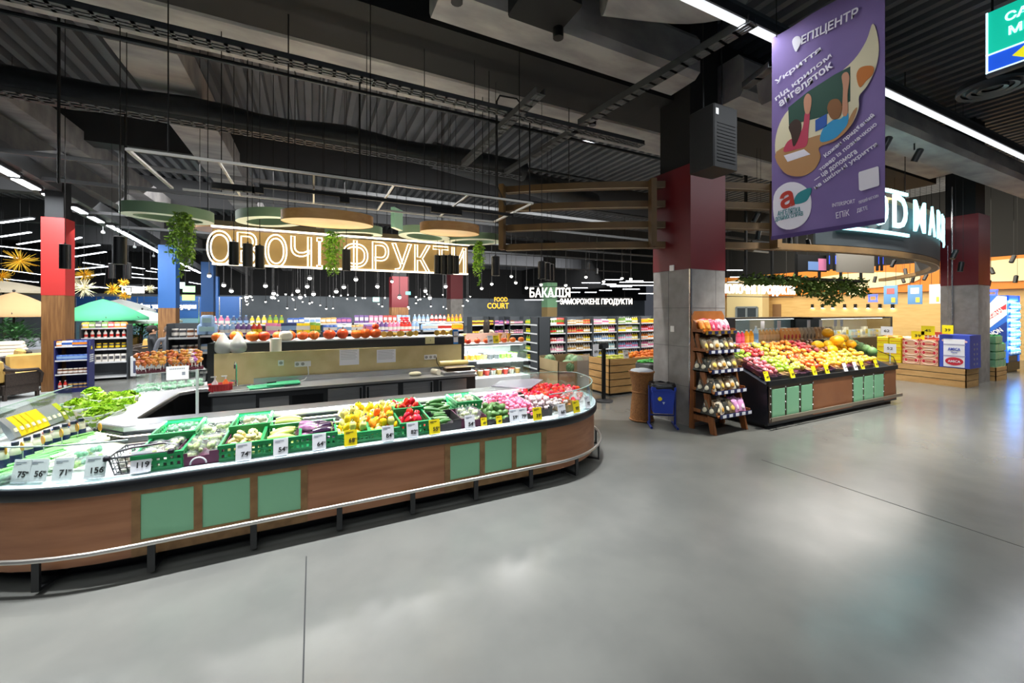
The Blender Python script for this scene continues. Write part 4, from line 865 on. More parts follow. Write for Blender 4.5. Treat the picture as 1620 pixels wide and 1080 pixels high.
# cylinder pendants
cylm = M('black cylinder', '121314', .35, c2=None); lens = M('lamp lens', 'fff3e0', .3, em=18)
def pendant(px, yt, yb, w, label, energy=70, dia=.13):
    t_ = (px - CX) / F; d = dia * F * math.sqrt(1 + t_ * t_) / w; q = aD(px, yb, d); h = (yb - yt) * d / F
    t = thing('pendant_lamp', label, 'lamp', q); part('shade', B().lathe([(dia / 2 - .006, .012), (dia / 2 - .004, 0), (dia / 2, 0), (dia / 2, h), (dia / 2 - .01, h + .006), (.012, h + .006), (.012, h + .03)], 20), cylm, t)
    part('lens', B().lathe([(0.001, .012), (dia / 2 - .006, .012)], 18, cap=False), lens, t); part('cord', B().cyl((0, 0, h + .02), (0, 0, 6.95 - q.z), .005, n=5), blk, t)
    if energy: lamp('pendant light', 'SPOT', (0, 0, -.01), energy, (1, .96, .9), size=.05, spot=95, blend=.7, parent=t)
    return t
for i, (px, yt, yb, w, e) in enumerate(((103, 387, 425, 20, 90), (190, 375, 418, 23, 90), (177, 417, 440, 12, 0), (203, 416, 441, 11, 0), (370, 383, 419, 17, 80), (392, 386, 422, 17, 80), (411, 389, 425, 16, 80), (548, 395, 428, 14, 80), (692, 404, 433, 11, 50), (702, 404, 434, 11, 50), (712, 404, 434, 11, 50), (721, 405, 433, 11, 50), (784, 406, 436, 13, 70), (857, 414, 441, 12, 60), (866, 416, 443, 10, 0), (872, 418, 444, 9, 0))):
    pendant(px, yt, yb, w, f'black cylinder pendant, {nth(i)} counted from the red topped pillar towards the large one', e)
# shades: sage rings and wooden discs
sage = M('sage paint', '6f8a70', .55); under = M('lit sage underside', 'dfe8d4', .5); wdisc = M('oak veneer', 'b98a52', .5, c2='a97840', ns=3, stretch=(1, 6, 6)); wun = M('lit oak underside', 'e6c48e', .5, c2='d9b47a', ns=2, stretch=(1, 8, 1))  # undersides coloured paler than the rims, painting in the light from below
def shade(px, py, z, a, b_, rz, ring, label, h=.17, m=None, mu=None):
    h *= .8; q = aZ(px, py + 9, z); n = 40; t = thing('hanging_disc', label, 'shade', q, rz); E_ = lambda r: [(a * r * math.cos(2 * PI * i / n), b_ * r * math.sin(2 * PI * i / n)) for i in range(n)]
    o_, i_ = E_(1), [(x * .74, y * .6) for x, y in E_(1)]; L = n
    if ring:
        v = [(*p, 0) for p in o_] + [(*p, h) for p in o_] + [(*p, h) for p in i_] + [(*p, 0) for p in i_]; f = []
        for k in range(3): f += [(k * L + i, k * L + (i + 1) % L, (k + 1) * L + (i + 1) % L, (k + 1) * L + i) for i in range(L)]
        part('rim', B().add(v, f), m or sage, t); part('underside', B().add([(*p, .001) for p in o_] + [(*p, .001) for p in i_], [(i, L + i, L + (i + 1) % L, (i + 1) % L) for i in range(L)]), mu or under, t)
    else:
        v = [(*p, 0) for p in o_] + [(*p, h) for p in o_]; part('rim', B().add(v, [(i, (i + 1) % L, L + (i + 1) % L, L + i) for i in range(L)] + [tuple(range(L, 2 * L))]), m or wdisc, t)
        part('underside', B().add([(*p, .004) for p in o_], [tuple(range(L - 1, -1, -1))]), mu or wun, t)
    for s in (-1, 1): part('hanger', B().cyl((s * a * .85, 0, h), (s * a * .85, 0, 6.95 - z), .005, n=5), blk, t)
    return t
shade(268, 337, 3.15, .5, .34, .3, True, 'large sage green ring shade with a hanging vine at its near side', .18)
shade(428, 342, 3.25, .55, .37, -.75, True, 'sage green ring shade between the large ring and the first wooden disc')
shade(553, 363, 3.25, .6, .34, -.55, True, 'sage green ring shade behind the vine over the letter Ф')
shade(672, 366, 3.22, .5, .4, .5, True, 'sage green ring shade under the upright square panel', .16)
shade(748, 374, 3.22, .58, .4, -.6, True, 'sage green ring shade at the end of the sign with a vine', .15)
shade(520, 345, 2.98, .53, .31, -.1, False, 'large wooden disc shade over the middle of the neon sign', .15)
shade(712, 360, 2.98, .42, .26, -.1, False, 'smaller wooden disc shade over the end of the neon sign', .15)
shade(375, 356, 3.4, .75, .4, -.3, False, 'wooden disc shade with pink underside behind the neon sign start', .12, mu=M('pink underside', 'd9b6a8', .5))
shade(490, 366, 3.42, .8, .4, -.2, False, 'wooden disc shade partly behind the first large disc', .1)
q = aZ(628, 362, 3.2); t = thing('hanging_square', 'upright square sage panel between the two wooden disc shades', 'panel', q, .9); part('panel', B().box(-.14, -.03, 0, .14, .03, .32), M('mint side', '8fc0a8', .5), t); part('lit_edge', B().box(-.13, -.028, -.006, .13, .028, 0), M('lit edge', 'f2e8c8', .5), t); part('hanger', B().cyl((0, 0, .32), (0, 0, 2.24), .005, n=5), blk, t)
# hanging vines
def vine(px, py0, py1, d, w, label, m, n, leaf, seed):
    r = random.Random(seed); q = aD(px, py0, d); Lz = (py1 - py0) * d / F; t = thing('hanging_vine', label, 'plant', q); sb, lb = B(), B()
    for k in range(n):
        a = r.uniform(0, 6.28); rr = w * r.uniform(.2, 1); ln = Lz * r.uniform(.5, 1) * (1 - .3 * (rr / w)); p = [(rr * math.cos(a) * (.4 + .6 * min(1, u * 4 / 8)) + r.uniform(-.01, .01), rr * math.sin(a) * (.4 + .6 * min(1, u * 4 / 8)) + r.uniform(-.01, .01), -ln * u / 8) for u in range(9)]
        sb.tube(p, .003, 4)
        for i in range(int(ln / leaf * 3.2)):
            u = r.uniform(0, 7.99); j = int(u); c = Vector(p[j]).lerp(Vector(p[j + 1]), u - j); dr = Vector((r.uniform(-1, 1), r.uniform(-1, 1), r.uniform(-1.2, .1))).normalized(); sd = dr.cross(Vector((r.uniform(-1, 1), r.uniform(-1, 1), .5))).normalized(); L = leaf * r.uniform(.7, 1.3)
            lb.add([c, c + dr * L * .5 + sd * L * .25, c + dr * L, c + dr * L * .5 - sd * L * .25], [(0, 1, 2, 3)])
    part('stems', sb, stemg, t); part('leaves', lb, m, t, sharp=180); return t
lf1 = M('fern leaf', '5f8a1e', .5, vary=.0, c2='86a832', ns=20); lf2 = M('bright leaf', '79b81e', .45, c2='a8d048', ns=14); lf3 = M('shade leaf', '46601f', .6, c2='62802e', ns=14)
vine(289, 336, 446, 5.1, .135, 'feathery green vine hanging from the large sage ring', lf1, 26, .05, 1)
vine(527, 366, 452, 6.6, .15, 'leafy bright green vine hanging before the letter Ф', lf2, 14, .085, 2)
vine(758, 381, 462, 7.2, .11, 'light green trailing vine at the end of the neon sign', lf2, 24, .05, 3)
# ---------------------------------------------------------------- the big wooden slat ring and FOOD MARKET
RCX, RCY, RRR = 10.8, 16.0, 12.1
def rang(px):                                               # where a sight line first meets the ring
    a, b_, _ = ray(px, 400); n = math.hypot(a, b_); a, b_ = a / n, b_ / n; p = a * RCX + b_ * RCY; q = RCX ** 2 + RCY ** 2 - RRR ** 2; s = p - math.sqrt(max(p * p - q, 0)); return math.atan2(b_ * s - RCY, a * s - RCX)
def rpt(an, dr=0): return Vector((RCX + (RRR + dr) * math.cos(an), RCY + (RRR + dr) * math.sin(an), 0))
oakd = M('ring oak', '5c4420', .6, c2='4f3a1a', ns=4); ru = M('ring underside', 'b8a88c', .5)
A0, A1, A2 = rang(800), rang(1225), rang(1489) + .5
sr = thing('slat_ring', 'large curved ring of four wooden slats passing behind the pillar', 'ceiling ring', (0, 0, 0))
for zt, zb, a1 in ((4.14, 4.03, A2), (3.80, 3.69, A1), (3.44, 3.33, A1), (3.09, 2.98, A2)):
    pth = arc(RCX, RCY, RRR, A0, a1, 40); s_ = part('slat', B().sweep(pth, [(0, zb), (0, zt), (-.16, zt), (-.16, zb)]), oakd, sr); part('underside', B().sweep(pth, [(-.005, zb - .004), (-.005, zb), (-.03, zb), (-.03, zb - .004)]), ru, s_)
for an in (A0, rang(1034), A1): p = rpt(an); part('post', B().box(-.09, -.17, 2.98, .0, .01, 4.14, R3(0, 0, an + PI / 2, (p.x, p.y, 0))), oakd, sr)
for an in (A0 + .02, rang(900), rang(1100), rang(1300), rang(1440)): p = rpt(an, -.08); part('hanger', B().cyl((p.x, p.y, 4.1), (p.x, p.y, 6.95), .008, n=5), blk, sr)
fm = thing('market_sign', 'curved lit sign reading FOOD MARKET on the slat ring', 'sign', (0, 0, 0))
dD = rang(1428) - rang(1405); dM = rang(1458) - rang(1436)
aDs = rang(1405); gap = dD * .28
pm_ = rpt(rang(1416)); dep = pm_.x * FX + pm_.y * FY; zt_, zb_ = H + (490 - 311) * dep / F, H + (490 - 362) * dep / F
pos = [('D', aDs, dD)]
for k, ch in enumerate('OOF'): pos.append((ch, aDs - (k + 1) * (dD + gap), dD if ch == 'O' else dD * .8))
am = rang(1436); wd_ = {'M': dM, 'A': dD * 1.1, 'R': dD * .9, 'K': dD * .95, 'E': dD * .78, 'T': dD * .85}
for ch in 'MARKET': pos.append((ch, am, wd_[ch])); am += wd_[ch] + gap * .75
for ch, an, wa in pos:
    am_ = an + wa / 2; p = rpt(am_, .07); b = B(); fit(ch, wa * RRR * (.8 if ch in 'MARKET' else .95), zt_ - zb_, R3(PI / 2, 0, am_ + PI / 2, (p.x, p.y, (zt_ + zb_) / 2)), b, ext=.015, bold=.004); part('letter', b, ledc, fm, label=f'letter {ch}')
for z0, z1, x0, x1 in ((zt_ + .04, zt_ + .1, 1290, 1431), (zb_ - .14, zb_ - .08, 1320, 1433)):
    part('light_bar', B().sweep(arc(RCX, RCY, RRR, rang(x0), rang(x1), 16), [(.06, z0), (.06, z1), (.02, z1), (.02, z0)]), ledc, fm)
part('backing', B().sweep(arc(RCX, RCY, RRR, rang(1290), A2 - .2, 30), [(.0, 3.1), (.0, 4.02), (-.04, 4.02), (-.04, 3.1)]), M('sign backing', '1a2226', .6), fm)
# ---------------------------------------------------------------- purple banner
BX = 4.6
bn = thing('banner', 'purple hanging fabric banner with classroom picture and white Ukrainian text', 'banner', (0, 0, 0))
def bp(px, py, o=0): return aX(px, py, BX - o)
pur = M('purple cloth', '7c68a2', .8, c2='8470aa', ns=2); cor = [bp(1221, 60), bp(1401, -46), bp(1401, 352), bp(1221, 380)]
zT, zB, yL, yR = (cor[0].z + cor[1].z) / 2, (cor[2].z + cor[3].z) / 2, cor[0].y, cor[1].y
b = B(); n = 12
v = [(BX + .012 * math.sin(i * .9), yL + (yR - yL) * i / n, z) for z in (zB, zT) for i in range(n + 1)] + [(BX + .004 + .012 * math.sin(i * .9), yL + (yR - yL) * i / n, z) for z in (zB, zT) for i in range(n + 1)]; m_ = n + 1
b.add(v, [(i, i + 1, m_ + i + 1, m_ + i) for i in range(n)] + [(2 * m_ + i + 1, 2 * m_ + i, 3 * m_ + i, 3 * m_ + i + 1) for i in range(n)]); part('cloth', b, pur, bn, sharp=90)
part('bottom_seam', B().box(BX - .016, yR, zB, BX - .012, yL, zB + .04), M('seam purple', '4a3670', .8), bn)
for y in (yL - .05, yR + .05): part('cord', B().cyl((BX, y, zT - .02), (BX, y, 6.95), .004, n=5), blk, bn)
def blob(name, pts, m, o, smooth=True):
    P = [bp(x, y, .016) for x, y in pts]
    if smooth:
        Q = []; N = len(P)
        for i in range(N):
            for k in range(4):
                t_ = k / 4; p0, p1, p2, p3 = P[i - 1], P[i], P[(i + 1) % N], P[(i + 2) % N]; Q.append(.5 * (2 * p1 + (p2 - p0) * t_ + (2 * p0 - 5 * p1 + 4 * p2 - p3) * t_ ** 2 + (3 * p1 - p0 - 3 * p2 + p3) * t_ ** 3))
        P = Q
    V_ = [(BX - .014 - o, p.y, p.z) for p in P] + [(BX - .012, p.y, p.z) for p in P]; N = len(P)
    return part(name, B().add(V_, [tuple(range(N))] + [(i, (i + 1) % N, N + (i + 1) % N, N + i) for i in range(N)]), m, bn)
lilac = M('pale lilac print', 'f0ecf8', .7); ske = M('skin print', 'c98f72', .7); cream = M('cream print', 'e2d8b8', .7)
blob('picture_leaf', [(1381, 37), (1390, 70), (1386, 105), (1372, 135), (1359, 152), (1358, 172), (1345, 200), (1322, 222), (1296, 233), (1298, 248), (1288, 268), (1266, 279), (1240, 272), (1227, 246), (1228, 212), (1242, 180), (1275, 150), (1315, 125), (1350, 95), (1370, 65)], cream, 0)
blob('chalkboard', [(1247, 170), (1278, 145), (1320, 118), (1345, 105), (1345, 160), (1300, 185), (1248, 198)], M('board print', '1f4a3c', .7), .002, False)
blob('desk', [(1228, 240), (1290, 215), (1330, 205), (1350, 175), (1356, 172), (1345, 200), (1322, 222), (1296, 233), (1298, 248), (1288, 268), (1266, 279), (1240, 272)], M('desk print', 'b98a5c', .7), .002)
blob('paper_sheet', [(1240, 246), (1272, 236), (1282, 244), (1246, 256)], lilac, .004, False)
blob('pupil_shirt', [(1240, 240), (1246, 224), (1262, 214), (1270, 202), (1274, 178), (1281, 178), (1279, 205), (1276, 230), (1260, 236)], M('pink print', 'c2405c', .7), .004)
blob('pupil_hair', [(1248, 200), (1258, 189), (1267, 194), (1266, 212), (1256, 232), (1252, 214)], M('hair print', '3a2418', .7), .006)
blob('pupil_hand', [(1274, 178), (1272, 158), (1278, 148), (1284, 156), (1281, 178)], ske, .006)
blob('pupil_shirt', [(1298, 224), (1302, 204), (1318, 190), (1330, 188), (1341, 178), (1341, 195), (1330, 210), (1318, 220)], M('blue print', '2f9ad0', .7), .004)
blob('pupil_hair', [(1309, 172), (1314, 159), (1326, 157), (1332, 168), (1328, 185), (1316, 188)], M('fair hair print', '8a5a30', .7), .006)
blob('pupil_hand', [(1333, 180), (1334, 140), (1332, 120), (1340, 114), (1344, 124), (1341, 150), (1341, 180)], ske, .006)
blob('laptop', [(1290, 190), (1308, 180), (1308, 200), (1290, 208)], M('screen print', '2a5ab0', .7), .004, False)
blob('toy', [(1355, 120), (1360, 108), (1372, 104), (1382, 106), (1380, 118), (1370, 128), (1360, 138)], M('toy print', 'c9742a', .7), .004)
blob('logo_disc', [(1224, 310), (1240, 291), (1262, 289), (1281, 305), (1282, 335), (1268, 356), (1244, 363), (1226, 350)], lilac, .002)
blob('logo_wing', [(1256, 322), (1262, 306), (1283, 297), (1280, 312), (1272, 320)], M('teal print', '2a8a94', .7), .004)
blob('white_square', [(1359, 272), (1388, 263), (1390, 264), (1391, 292), (1389, 294), (1362, 302), (1359, 300), (1358, 275)], lilac, .002, False)
def btext(name, s, x0, y0, x1, y1, hpx, m=lilac, o=.0, bold=0):
    a, c = bp(x0, y0), bp(x1, y1); L = math.hypot(c.y - a.y, c.z - a.z); an = math.atan2(c.z - a.z, a.y - c.y); mx, my = (x0 + x1) / 2, (y0 + y1) / 2; hh = abs(bp(mx, my - hpx / 2).z - bp(mx, my + hpx / 2).z)
    X = Matrix.Translation((BX - .016 - o, (a.y + c.y) / 2, (a.z + c.z) / 2)) @ Matrix(((0, 0, -1, 0), (-1, 0, 0, 0), (0, 1, 0, 0), (0, 0, 0, 1))) @ R3(0, 0, an); b = B(); fit(s, L, hh, X, b, ext=.0015, bold=bold); part(name, b, m, bn)
btext('lettering', 'ЕПІЦЕНТР', 1269, 66, 1359, 20, 17, bold=.02); blob('logo_pin', [(1253, 66), (1258, 58), (1265, 58), (1267, 66), (1262, 78), (1258, 81)], lilac, .002)
for s, x0, y0, x1, y1, h in (('Укриття', 1228, 132, 1300, 78, 10.5), ('під крилом', 1228, 158, 1316, 88, 10.5), ('ангеляток', 1234, 166, 1318, 102, 10.5), ('Кожен придбаний', 1306, 248, 1384, 182, 8.5), ('товар із позначкою', 1298, 270, 1388, 196, 8.5), ('— це допомога', 1290, 286, 1357, 240, 8.5), ('на шкільні укриття', 1290, 298, 1389, 228, 8.5)): btext('lettering', s, x0, y0, x1, y1, h, bold=.022)
btext('lettering', 'а', 1236, 320, 1257, 312, 27, M('red print', 'c23a2e', .7), .004, .03); btext('lettering', 'АНГЕЛЯТКА', 1232, 338, 1268, 331, 8, MATS['teal print'], .004); btext('lettering', 'ДОБРИХ СПРАВ', 1228, 348, 1272, 338, 8, MATS['teal print'], .004)
for s, x0, y0, x1, y1, h in (('INTERSPORT', 1318, 325, 1354, 318, 6), ('ЕПіК', 1324, 341, 1345, 336, 10), ('ПЕРШИЙ МАГАЗИН', 1360, 320, 1391, 309, 6), ('ДЕТЕ', 1357, 334, 1374, 329, 7)): btext('lettering', s, x0, y0, x1, y1, h)
# ---------------------------------------------------------------- lit green direction sign
GX = 6.0; q0, q1 = aX(1560, 22, GX), aX(1560, 118, GX); yl = q0.y; yr = yl - 1.15
ds = thing('direction_sign', 'lit teal and blue direction sign reading САДОВІ МЕБЛІ', 'sign', (0, 0, 0)); zt2, zb2 = q0.z, q1.z; zm = zb2 + (zt2 - zb2) * .3
part('teal_panel', B().box(GX, yr, zm, GX + .05, yl, zt2), M('lit teal', '12b89a', .4, em=.75), ds); part('blue_panel', B().box(GX, yr, zb2, GX + .05, yl, zm), M('lit blue', '1c50c8', .4, em=.8), ds)
part('edge', B().box(GX - .012, yl - .014, zb2, GX + .05, yl, zt2).box(GX - .012, yr, zm - .006, GX, yl, zm + .006).box(GX - .012, yr, zb2, GX + .05, yl, zb2 + .014), M('lit white', 'd8f4ff', .4, em=.9), ds)
part('diamond', B().prism([(-.12, 0), (0, -.09), (.12, 0), (0, .09)], 0, .006, Matrix.Translation((GX - .008, yl - .29, (zb2 + zm) / 2)) @ Matrix(((0, 0, -1, 0), (-1, 0, 0, 0), (0, 1, 0, 0), (0, 0, 0, 1)))), M('lit yellow', 'e8e020', .4, em=.7), ds)
for s, fz in (('САДОВІ', .79), ('МЕБЛІ', .56)):
    b = B(); v, f = text(s, .105, .004, align='LEFT', bold=.003); b.add(v, f, Matrix.Translation((GX - .004, yl - .12 - (.02 if s == 'МЕБЛІ' else 0), zb2 + (zt2 - zb2) * fz)) @ Matrix(((0, 0, -1, 0), (-1, 0, 0, 0), (0, 1, 0, 0), (0, 0, 0, 1)))); part('lettering', b, MATS['lit white'], ds)
part('bracket', B().cyl((GX + .025, yl - .45, zt2), (GX + .025, yl - .45, 6.95), .012, n=6), blk, ds); part('bottom_rail', B().box(GX - .01, yr, zb2 - .03, GX + .05, yl, zb2), mgr, ds)
# ---------------------------------------------------------------- tube lights
def tube_light(p0, p1, label, h=.05, w=.06, em=ledw, energy=0, group=None, col=(.92, .96, 1)):
    p0, p1 = Vector(p0), Vector(p1); d = p1 - p0; L = d.length; t = thing('tube_light', label, 'lamp', (p0 + p1) / 2, math.atan2(d.y, d.x), group); t.rotation_euler.y = -math.asin(d.z / L)
    part('housing', B().box(-L / 2, -w, 0, L / 2, w, h), dgr, t)
    for x in (-L * .4, L * .4): part('hanger', B().cyl((x, 0, h), (x, 0, 6.95 - t.location.z), .004, n=4), blk, t)
    part('tube', B().box(-L / 2 + .01, -w * .7, -.025, L / 2 - .01, w * .7, 0), em, t)
    if energy: lamp('tube lamp', 'AREA', (0, 0, -.04), energy, col, size=L * .95, sizey=w, parent=t)
    return t
yt_ = 2.83
t = tube_light((2.6, yt_, 5.0), (15, yt_ - .06, 5.0), 'long white tube light running behind the purple banner', .1, .06, M('tube grey white', 'cfd2d4', .4, em=1.15), 120)
tray('cable_tray', 'perforated black tray above the long tube light', (3.5, yt_ + .16, 5.25), (15, yt_ + .1, 5.25), .08, .06)
pts = ((-40, 243), (4, 268), (42, 291), (86, 313), (124, 332), (152, 347), (180, 360), (203, 372), (218, 380), (234, 389), (249, 397), (260, 403), (271, 409), (281, 414), (290, 418), (298, 422), (305, 426), (312, 429))
for i, (px, py) in enumerate(pts):
    q = aZ(px, py, 4.6); L = .42 if i < 7 else .6 + .05 * i; dr = Vector((-.083, .996, 0)); tube_light(q - dr * L, q + dr * L, f'white lamp panel, {nth(i)} in the long row leading past the red topped pillar', .06, .11, energy=60 if i < 9 else 0)
q0, q1 = aZ(-60, 232, 4.68), aZ(320, 432, 4.68); dd = (q1 - q0).normalized(); nn = Vector((dd.y, -dd.x, 0)); P = [q0 - nn * .3, q1 - nn * .3, q1 + nn * .3, q0 + nn * .3]
b = B(); b.add([(p.x, p.y, 4.68) for p in P] + [(p.x, p.y, 5.0) for p in P], [(3, 2, 1, 0), (4, 5, 6, 7), (0, 1, 5, 4), (1, 2, 6, 5), (2, 3, 7, 6), (3, 0, 4, 7)]); solo('lamp_beam', b, M('grey beam', '4a4d50', .6), 'long grey beam carrying the row of white lamp panels', 'beam')
for i, (px, py) in enumerate(((83, 330), (163, 369), (213, 392), (243, 406), (265, 418))):
    q = aZ(px, py, 4.5); t = thing('camera_dome', f'small white ceiling sensor, {nth(i)} along the lamp row', 'sensor', q); part('cone', B().lathe([(.0, -.02), (.05, 0), (.06, .05), (.03, .1)], 12), white, t); part('stem', B().cyl((0, 0, .1), (0, 0, .5), .01), white, t)
GT = ((0, 352, 52, 345), (0, 374, 48, 367), (28, 386, 66, 380), (0, 389, 65, 396), (113, 379, 128, 375), (115, 393, 157, 387), (115, 406, 167, 398), (132, 415, 174, 421), (115, 426, 172, 421), (0, 425, 66, 434), (208, 422, 228, 425), (232, 428, 247, 430), (208, 432, 226, 434), (240, 424, 250, 426), (208, 438, 249, 441), (0, 404, 30, 408), (120, 438, 165, 433), (190, 452, 248, 455), (0, 440, 60, 446), (118, 450, 170, 455), (275, 425, 300, 428), (300, 446, 318, 449))
for i, (x0, y0, x1, y1) in enumerate(GT):
    zz = 5.2 if y0 < 400 else 4.8; p0, p1 = aZ(x0, y0, zz), aZ(x1, y1, zz)
    if p0.y > 38 or p1.y > 38: p0, p1 = aD(x0, y0, 22), aD(x1, y1, 22)
    if (p1 - p0).length > 7: p1 = p0 + (p1 - p0).normalized() * 7
    tube_light(p0, p1, f'white tube light over the garden furniture, {nth(i)} of the scattered set', .05, .07)
k = 0
for x0, x1, y in ((955, 983, 442), (990, 1018, 444), (952, 975, 449), (980, 1035, 446), (965, 1000, 453), (920, 950, 447), (905, 930, 455), (948, 968, 459), (985, 1012, 457), (1010, 1034, 464), (925, 944, 462), (900, 918, 462), (870, 890, 468), (880, 905, 476), (830, 860, 474), (960, 1034, 451), (1150, 1175, 427), (1155, 1178, 438), (1150, 1170, 446), (1400, 1418, 452)):
    d = 24; p0, p1 = aD(x0, y, d), aD(x1, y, d); p1.z = p0.z; tube_light(p0, p1, f'white tube light above the far grocery shelves, {nth(k)} counted', .04, .03); k += 1
# small round lamps deep in the hall
gl_ = M('lamp glow', 'fffdf4', .4, em=9); shd = M('lamp hood', '2c2c2c', .5)
def globe(q, s):
    b = B(); b.sph((0, 0, 0), .06 * s, 12, 8); b.k = 1; b.lathe([(.07 * s, .02), (.05 * s, .09), (.012, .12), (.004, 6.93 - q.z)], 8); return b.mesh('lamp', [gl_, shd])
r_ = random.Random(4); spots = [(331, 436), (354, 451), (366, 460), (420, 452), (433, 464), (431, 470), (390, 470), (490, 440), (486, 453), (471, 460), (544, 454), (563, 442), (597, 453), (532, 461), (496, 465), (475, 470), (673, 460), (705, 453), (632, 470), (680, 471), (809, 437), (927, 438), (895, 451), (856, 450), (816, 447), (778, 449), (833, 455), (762, 456), (955, 445), (998, 441), (984, 440), (620, 445)] + [(r_.uniform(375, 745), r_.uniform(464, 489)) for _ in range(62)]
for i, (px, py) in enumerate(spots):
    d = 15 if i < 20 else 19 if i < 32 else r_.uniform(22, 34); q = aD(px, py, d); solo('globe_lamp', globe(q, 1.1 if i < 32 else .8), None, 'small round white lamp hanging deep in the hall above the pumpkins', 'lamp', q, 0, group='small round lamps deep in the hall')
# ================================================================ beside the pillar
wick = M('wicker', 'a8713a', .6, c2='7d4f24', ns=40, stretch=(1, 1, 3), bump=.6)
q = aZ(1015, 664, 0); wk = thing('wicker_stand', 'hourglass wicker bin beside the grey tiled pillar', 'bin', (q.x, q.y, 0)); n = 40
b = B(); prof = [(.185, 0), (.19, .03), (.178, .2), (.158, .42), (.15, .5), (.16, .6), (.185, .74), (.2, .84), (.19, .85), (.17, .8), (.13, .5)]
v = []; f = []
for j in range(len(prof) - 1):
    for s in range(3):
        u = s / 3; r = prof[j][0] * (1 - u) + prof[j + 1][0] * u; z = prof[j][1] * (1 - u) + prof[j + 1][1] * u
        for i in range(n): a = 2 * PI * i / n; rr = r + .004 * (1 if i % 2 else -1); v.append((rr * math.cos(a), rr * math.sin(a), z))
R_ = len(v) // n
f = [(j * n + i, j * n + (i + 1) % n, (j + 1) * n + (i + 1) % n, (j + 1) * n + i) for j in range(R_ - 1) for i in range(n)]; b.add(v, f)
part('woven_body', b, wick, wk, sharp=80); b = B()
for z, r in ((.02, .195), (.49, .158), (.835, .205)): b.tube([(r * math.cos(2 * PI * i / 28), r * math.sin(2 * PI * i / 28), z) for i in range(28)], .014, 6, True)
part('bands', b, wick, wk)
b = bag_mesh(.36, .33, .1, white, M('white bag', 'dfe6ee', .3), 0, 3); o = part('liner_bag', b, None, wk, 'white crumpled liner bag'); o.location = (0, 0, .79)
t = thing('grey_tub', 'grey tub of green leaves behind the wicker bin', 'tub', (5.86, 5.85, 0)); part('tub', B().bbox(-.2, -.2, 0, .2, .2, .88, .02), M('grey plastic', '4a4c4b', .6), t)
b = B(); r_ = random.Random(3)
for i in range(26): b.sph((r_.uniform(-.17, .17), r_.uniform(-.17, .17), .89 + r_.uniform(0, .03)), (.05, .05, .02), 7, 5)
part('leaves', b, M('green stuff', '3f9a3a', .6), t)
bbl = M('bin blue', '1f3fae', .45, bump=.0); frm = M('bin frame', '1a2f80', .4)
q = aZ(1053, 672, 0); t = thing('waste_bin', 'blue plastic waste bin in a blue stand with black liner', 'bin', (q.x - .1, q.y - .02, 0), -.62)
b = B()
for s in (-1, 1):
    b.tube([(s * .2, -.2, .02), (s * .2, .2, .02)], .02, 6); b.tube([(s * .2, 0, .02), (s * .2, 0, .66)], .018, 6)
b.tube([(-.2, 0, .18), (.2, 0, .18)], .014, 6); part('stand', b, frm, t)
b = B(); v = []
for z, w, d in ((.23, .145, .11), (.66, .175, .14)): v += [(-w, -d, z), (w, -d, z), (w, d, z), (-w, d, z)]
b.add(v, [(3, 2, 1, 0), (0, 1, 5, 4), (1, 2, 6, 5), (2, 3, 7, 6), (3, 0, 4, 7), (4, 5, 6, 7)]); b.bbox(-.19, -.155, .6, .19, .155, .665, .01); part('bucket', b, bbl, t)
b = B(); r_ = random.Random(5); N = 24; v = []
for z, k in ((.62, 1.02), (.69, 1.06), (.70, .92)):
    for i in range(N): a = 2 * PI * i / N; e = r_.uniform(.96, 1.05) * k; ca, sa = math.cos(a), math.sin(a); v.append((.195 * e * math.copysign(abs(ca) ** .5, ca), .16 * e * math.copysign(abs(sa) ** .5, sa), z + r_.uniform(-.02, .02)))
b.add(v, [(j * N + i, j * N + (i + 1) % N, j * N + N + (i + 1) % N, j * N + N + i) for j in range(2) for i in range(N)] + [tuple(range(2 * N, 3 * N))]); part('liner', b, M('black liner', '1b1d20', .25), t, sharp=180)
part('sticker', B().cyl((-.06, -.132, .47), (-.06, -.142, .47), .032, n=18), ycard, t, 'yellow round sticker'); part('sticker', B().add([(-.02, -.13, .42), (.02, -.13, .42), (0, -.128, .38), (-.02, -.125, .42), (.02, -.125, .42), (0, -.123, .38)], [(0, 2, 1), (3, 4, 5), (0, 1, 4, 3), (1, 2, 5, 4), (2, 0, 3, 5)]), M('pale sticker', 'b8c4e0', .5), t)
# A-frame rack
rw = M('rack wood', '9a5f30', .5, c2='7e4a22', ns=3, stretch=(6, 6, .6)); rk = thing('display_rack', 'brown wooden A-frame rack of packed snacks against the pillar', 'rack', (0, 0, 0))
XL, XR, YT, YBt = 5.47, 6.2, 4.5, 4.16
for s, x in ((0, XL), (1, XR)):
    x0, x1 = x - .02, x + .02; pl = [(YBt - .04, 0), (YBt + .05, 0), (YT + .04, 1.62), (YT + .02, 1.74), (YT - .03, 1.7)]; Xm = Matrix(((0, 0, 1, 0), (1, 0, 0, 0), (0, 1, 0, 0), (0, 0, 0, 1)))
    part('side_leg', B().prism(pl, x0, x1, Xm), rw, rk); part('side_leg', B().prism([(YT + .02, 0), (YT + .1, 0), (YT + .06, 1.6), (YT - .02, 1.6)], x0, x1, Xm), rw, rk)
    part('side_brace', B().prism([(YBt + .05, .16), (YT + .05, .16), (YT + .05, .24), (YBt + .07, .24)], x0 + .005, x1 - .005, Xm), rw, rk)
part('head_board', B().prism([(XL - .01, 1.6), (XR + .01, 1.6), (XR + .01, 1.8), (XR - .05, 1.88), (XL + .05, 1.88), (XL - .01, 1.8)], -YT - .06, -YT - .03, Matrix(((1, 0, 0, 0), (0, 0, -1, 0), (0, 1, 0, 0), (0, 0, 0, 1)))), M('head board', 'b9743a', .45, c2='a5632e', ns=3), rk)
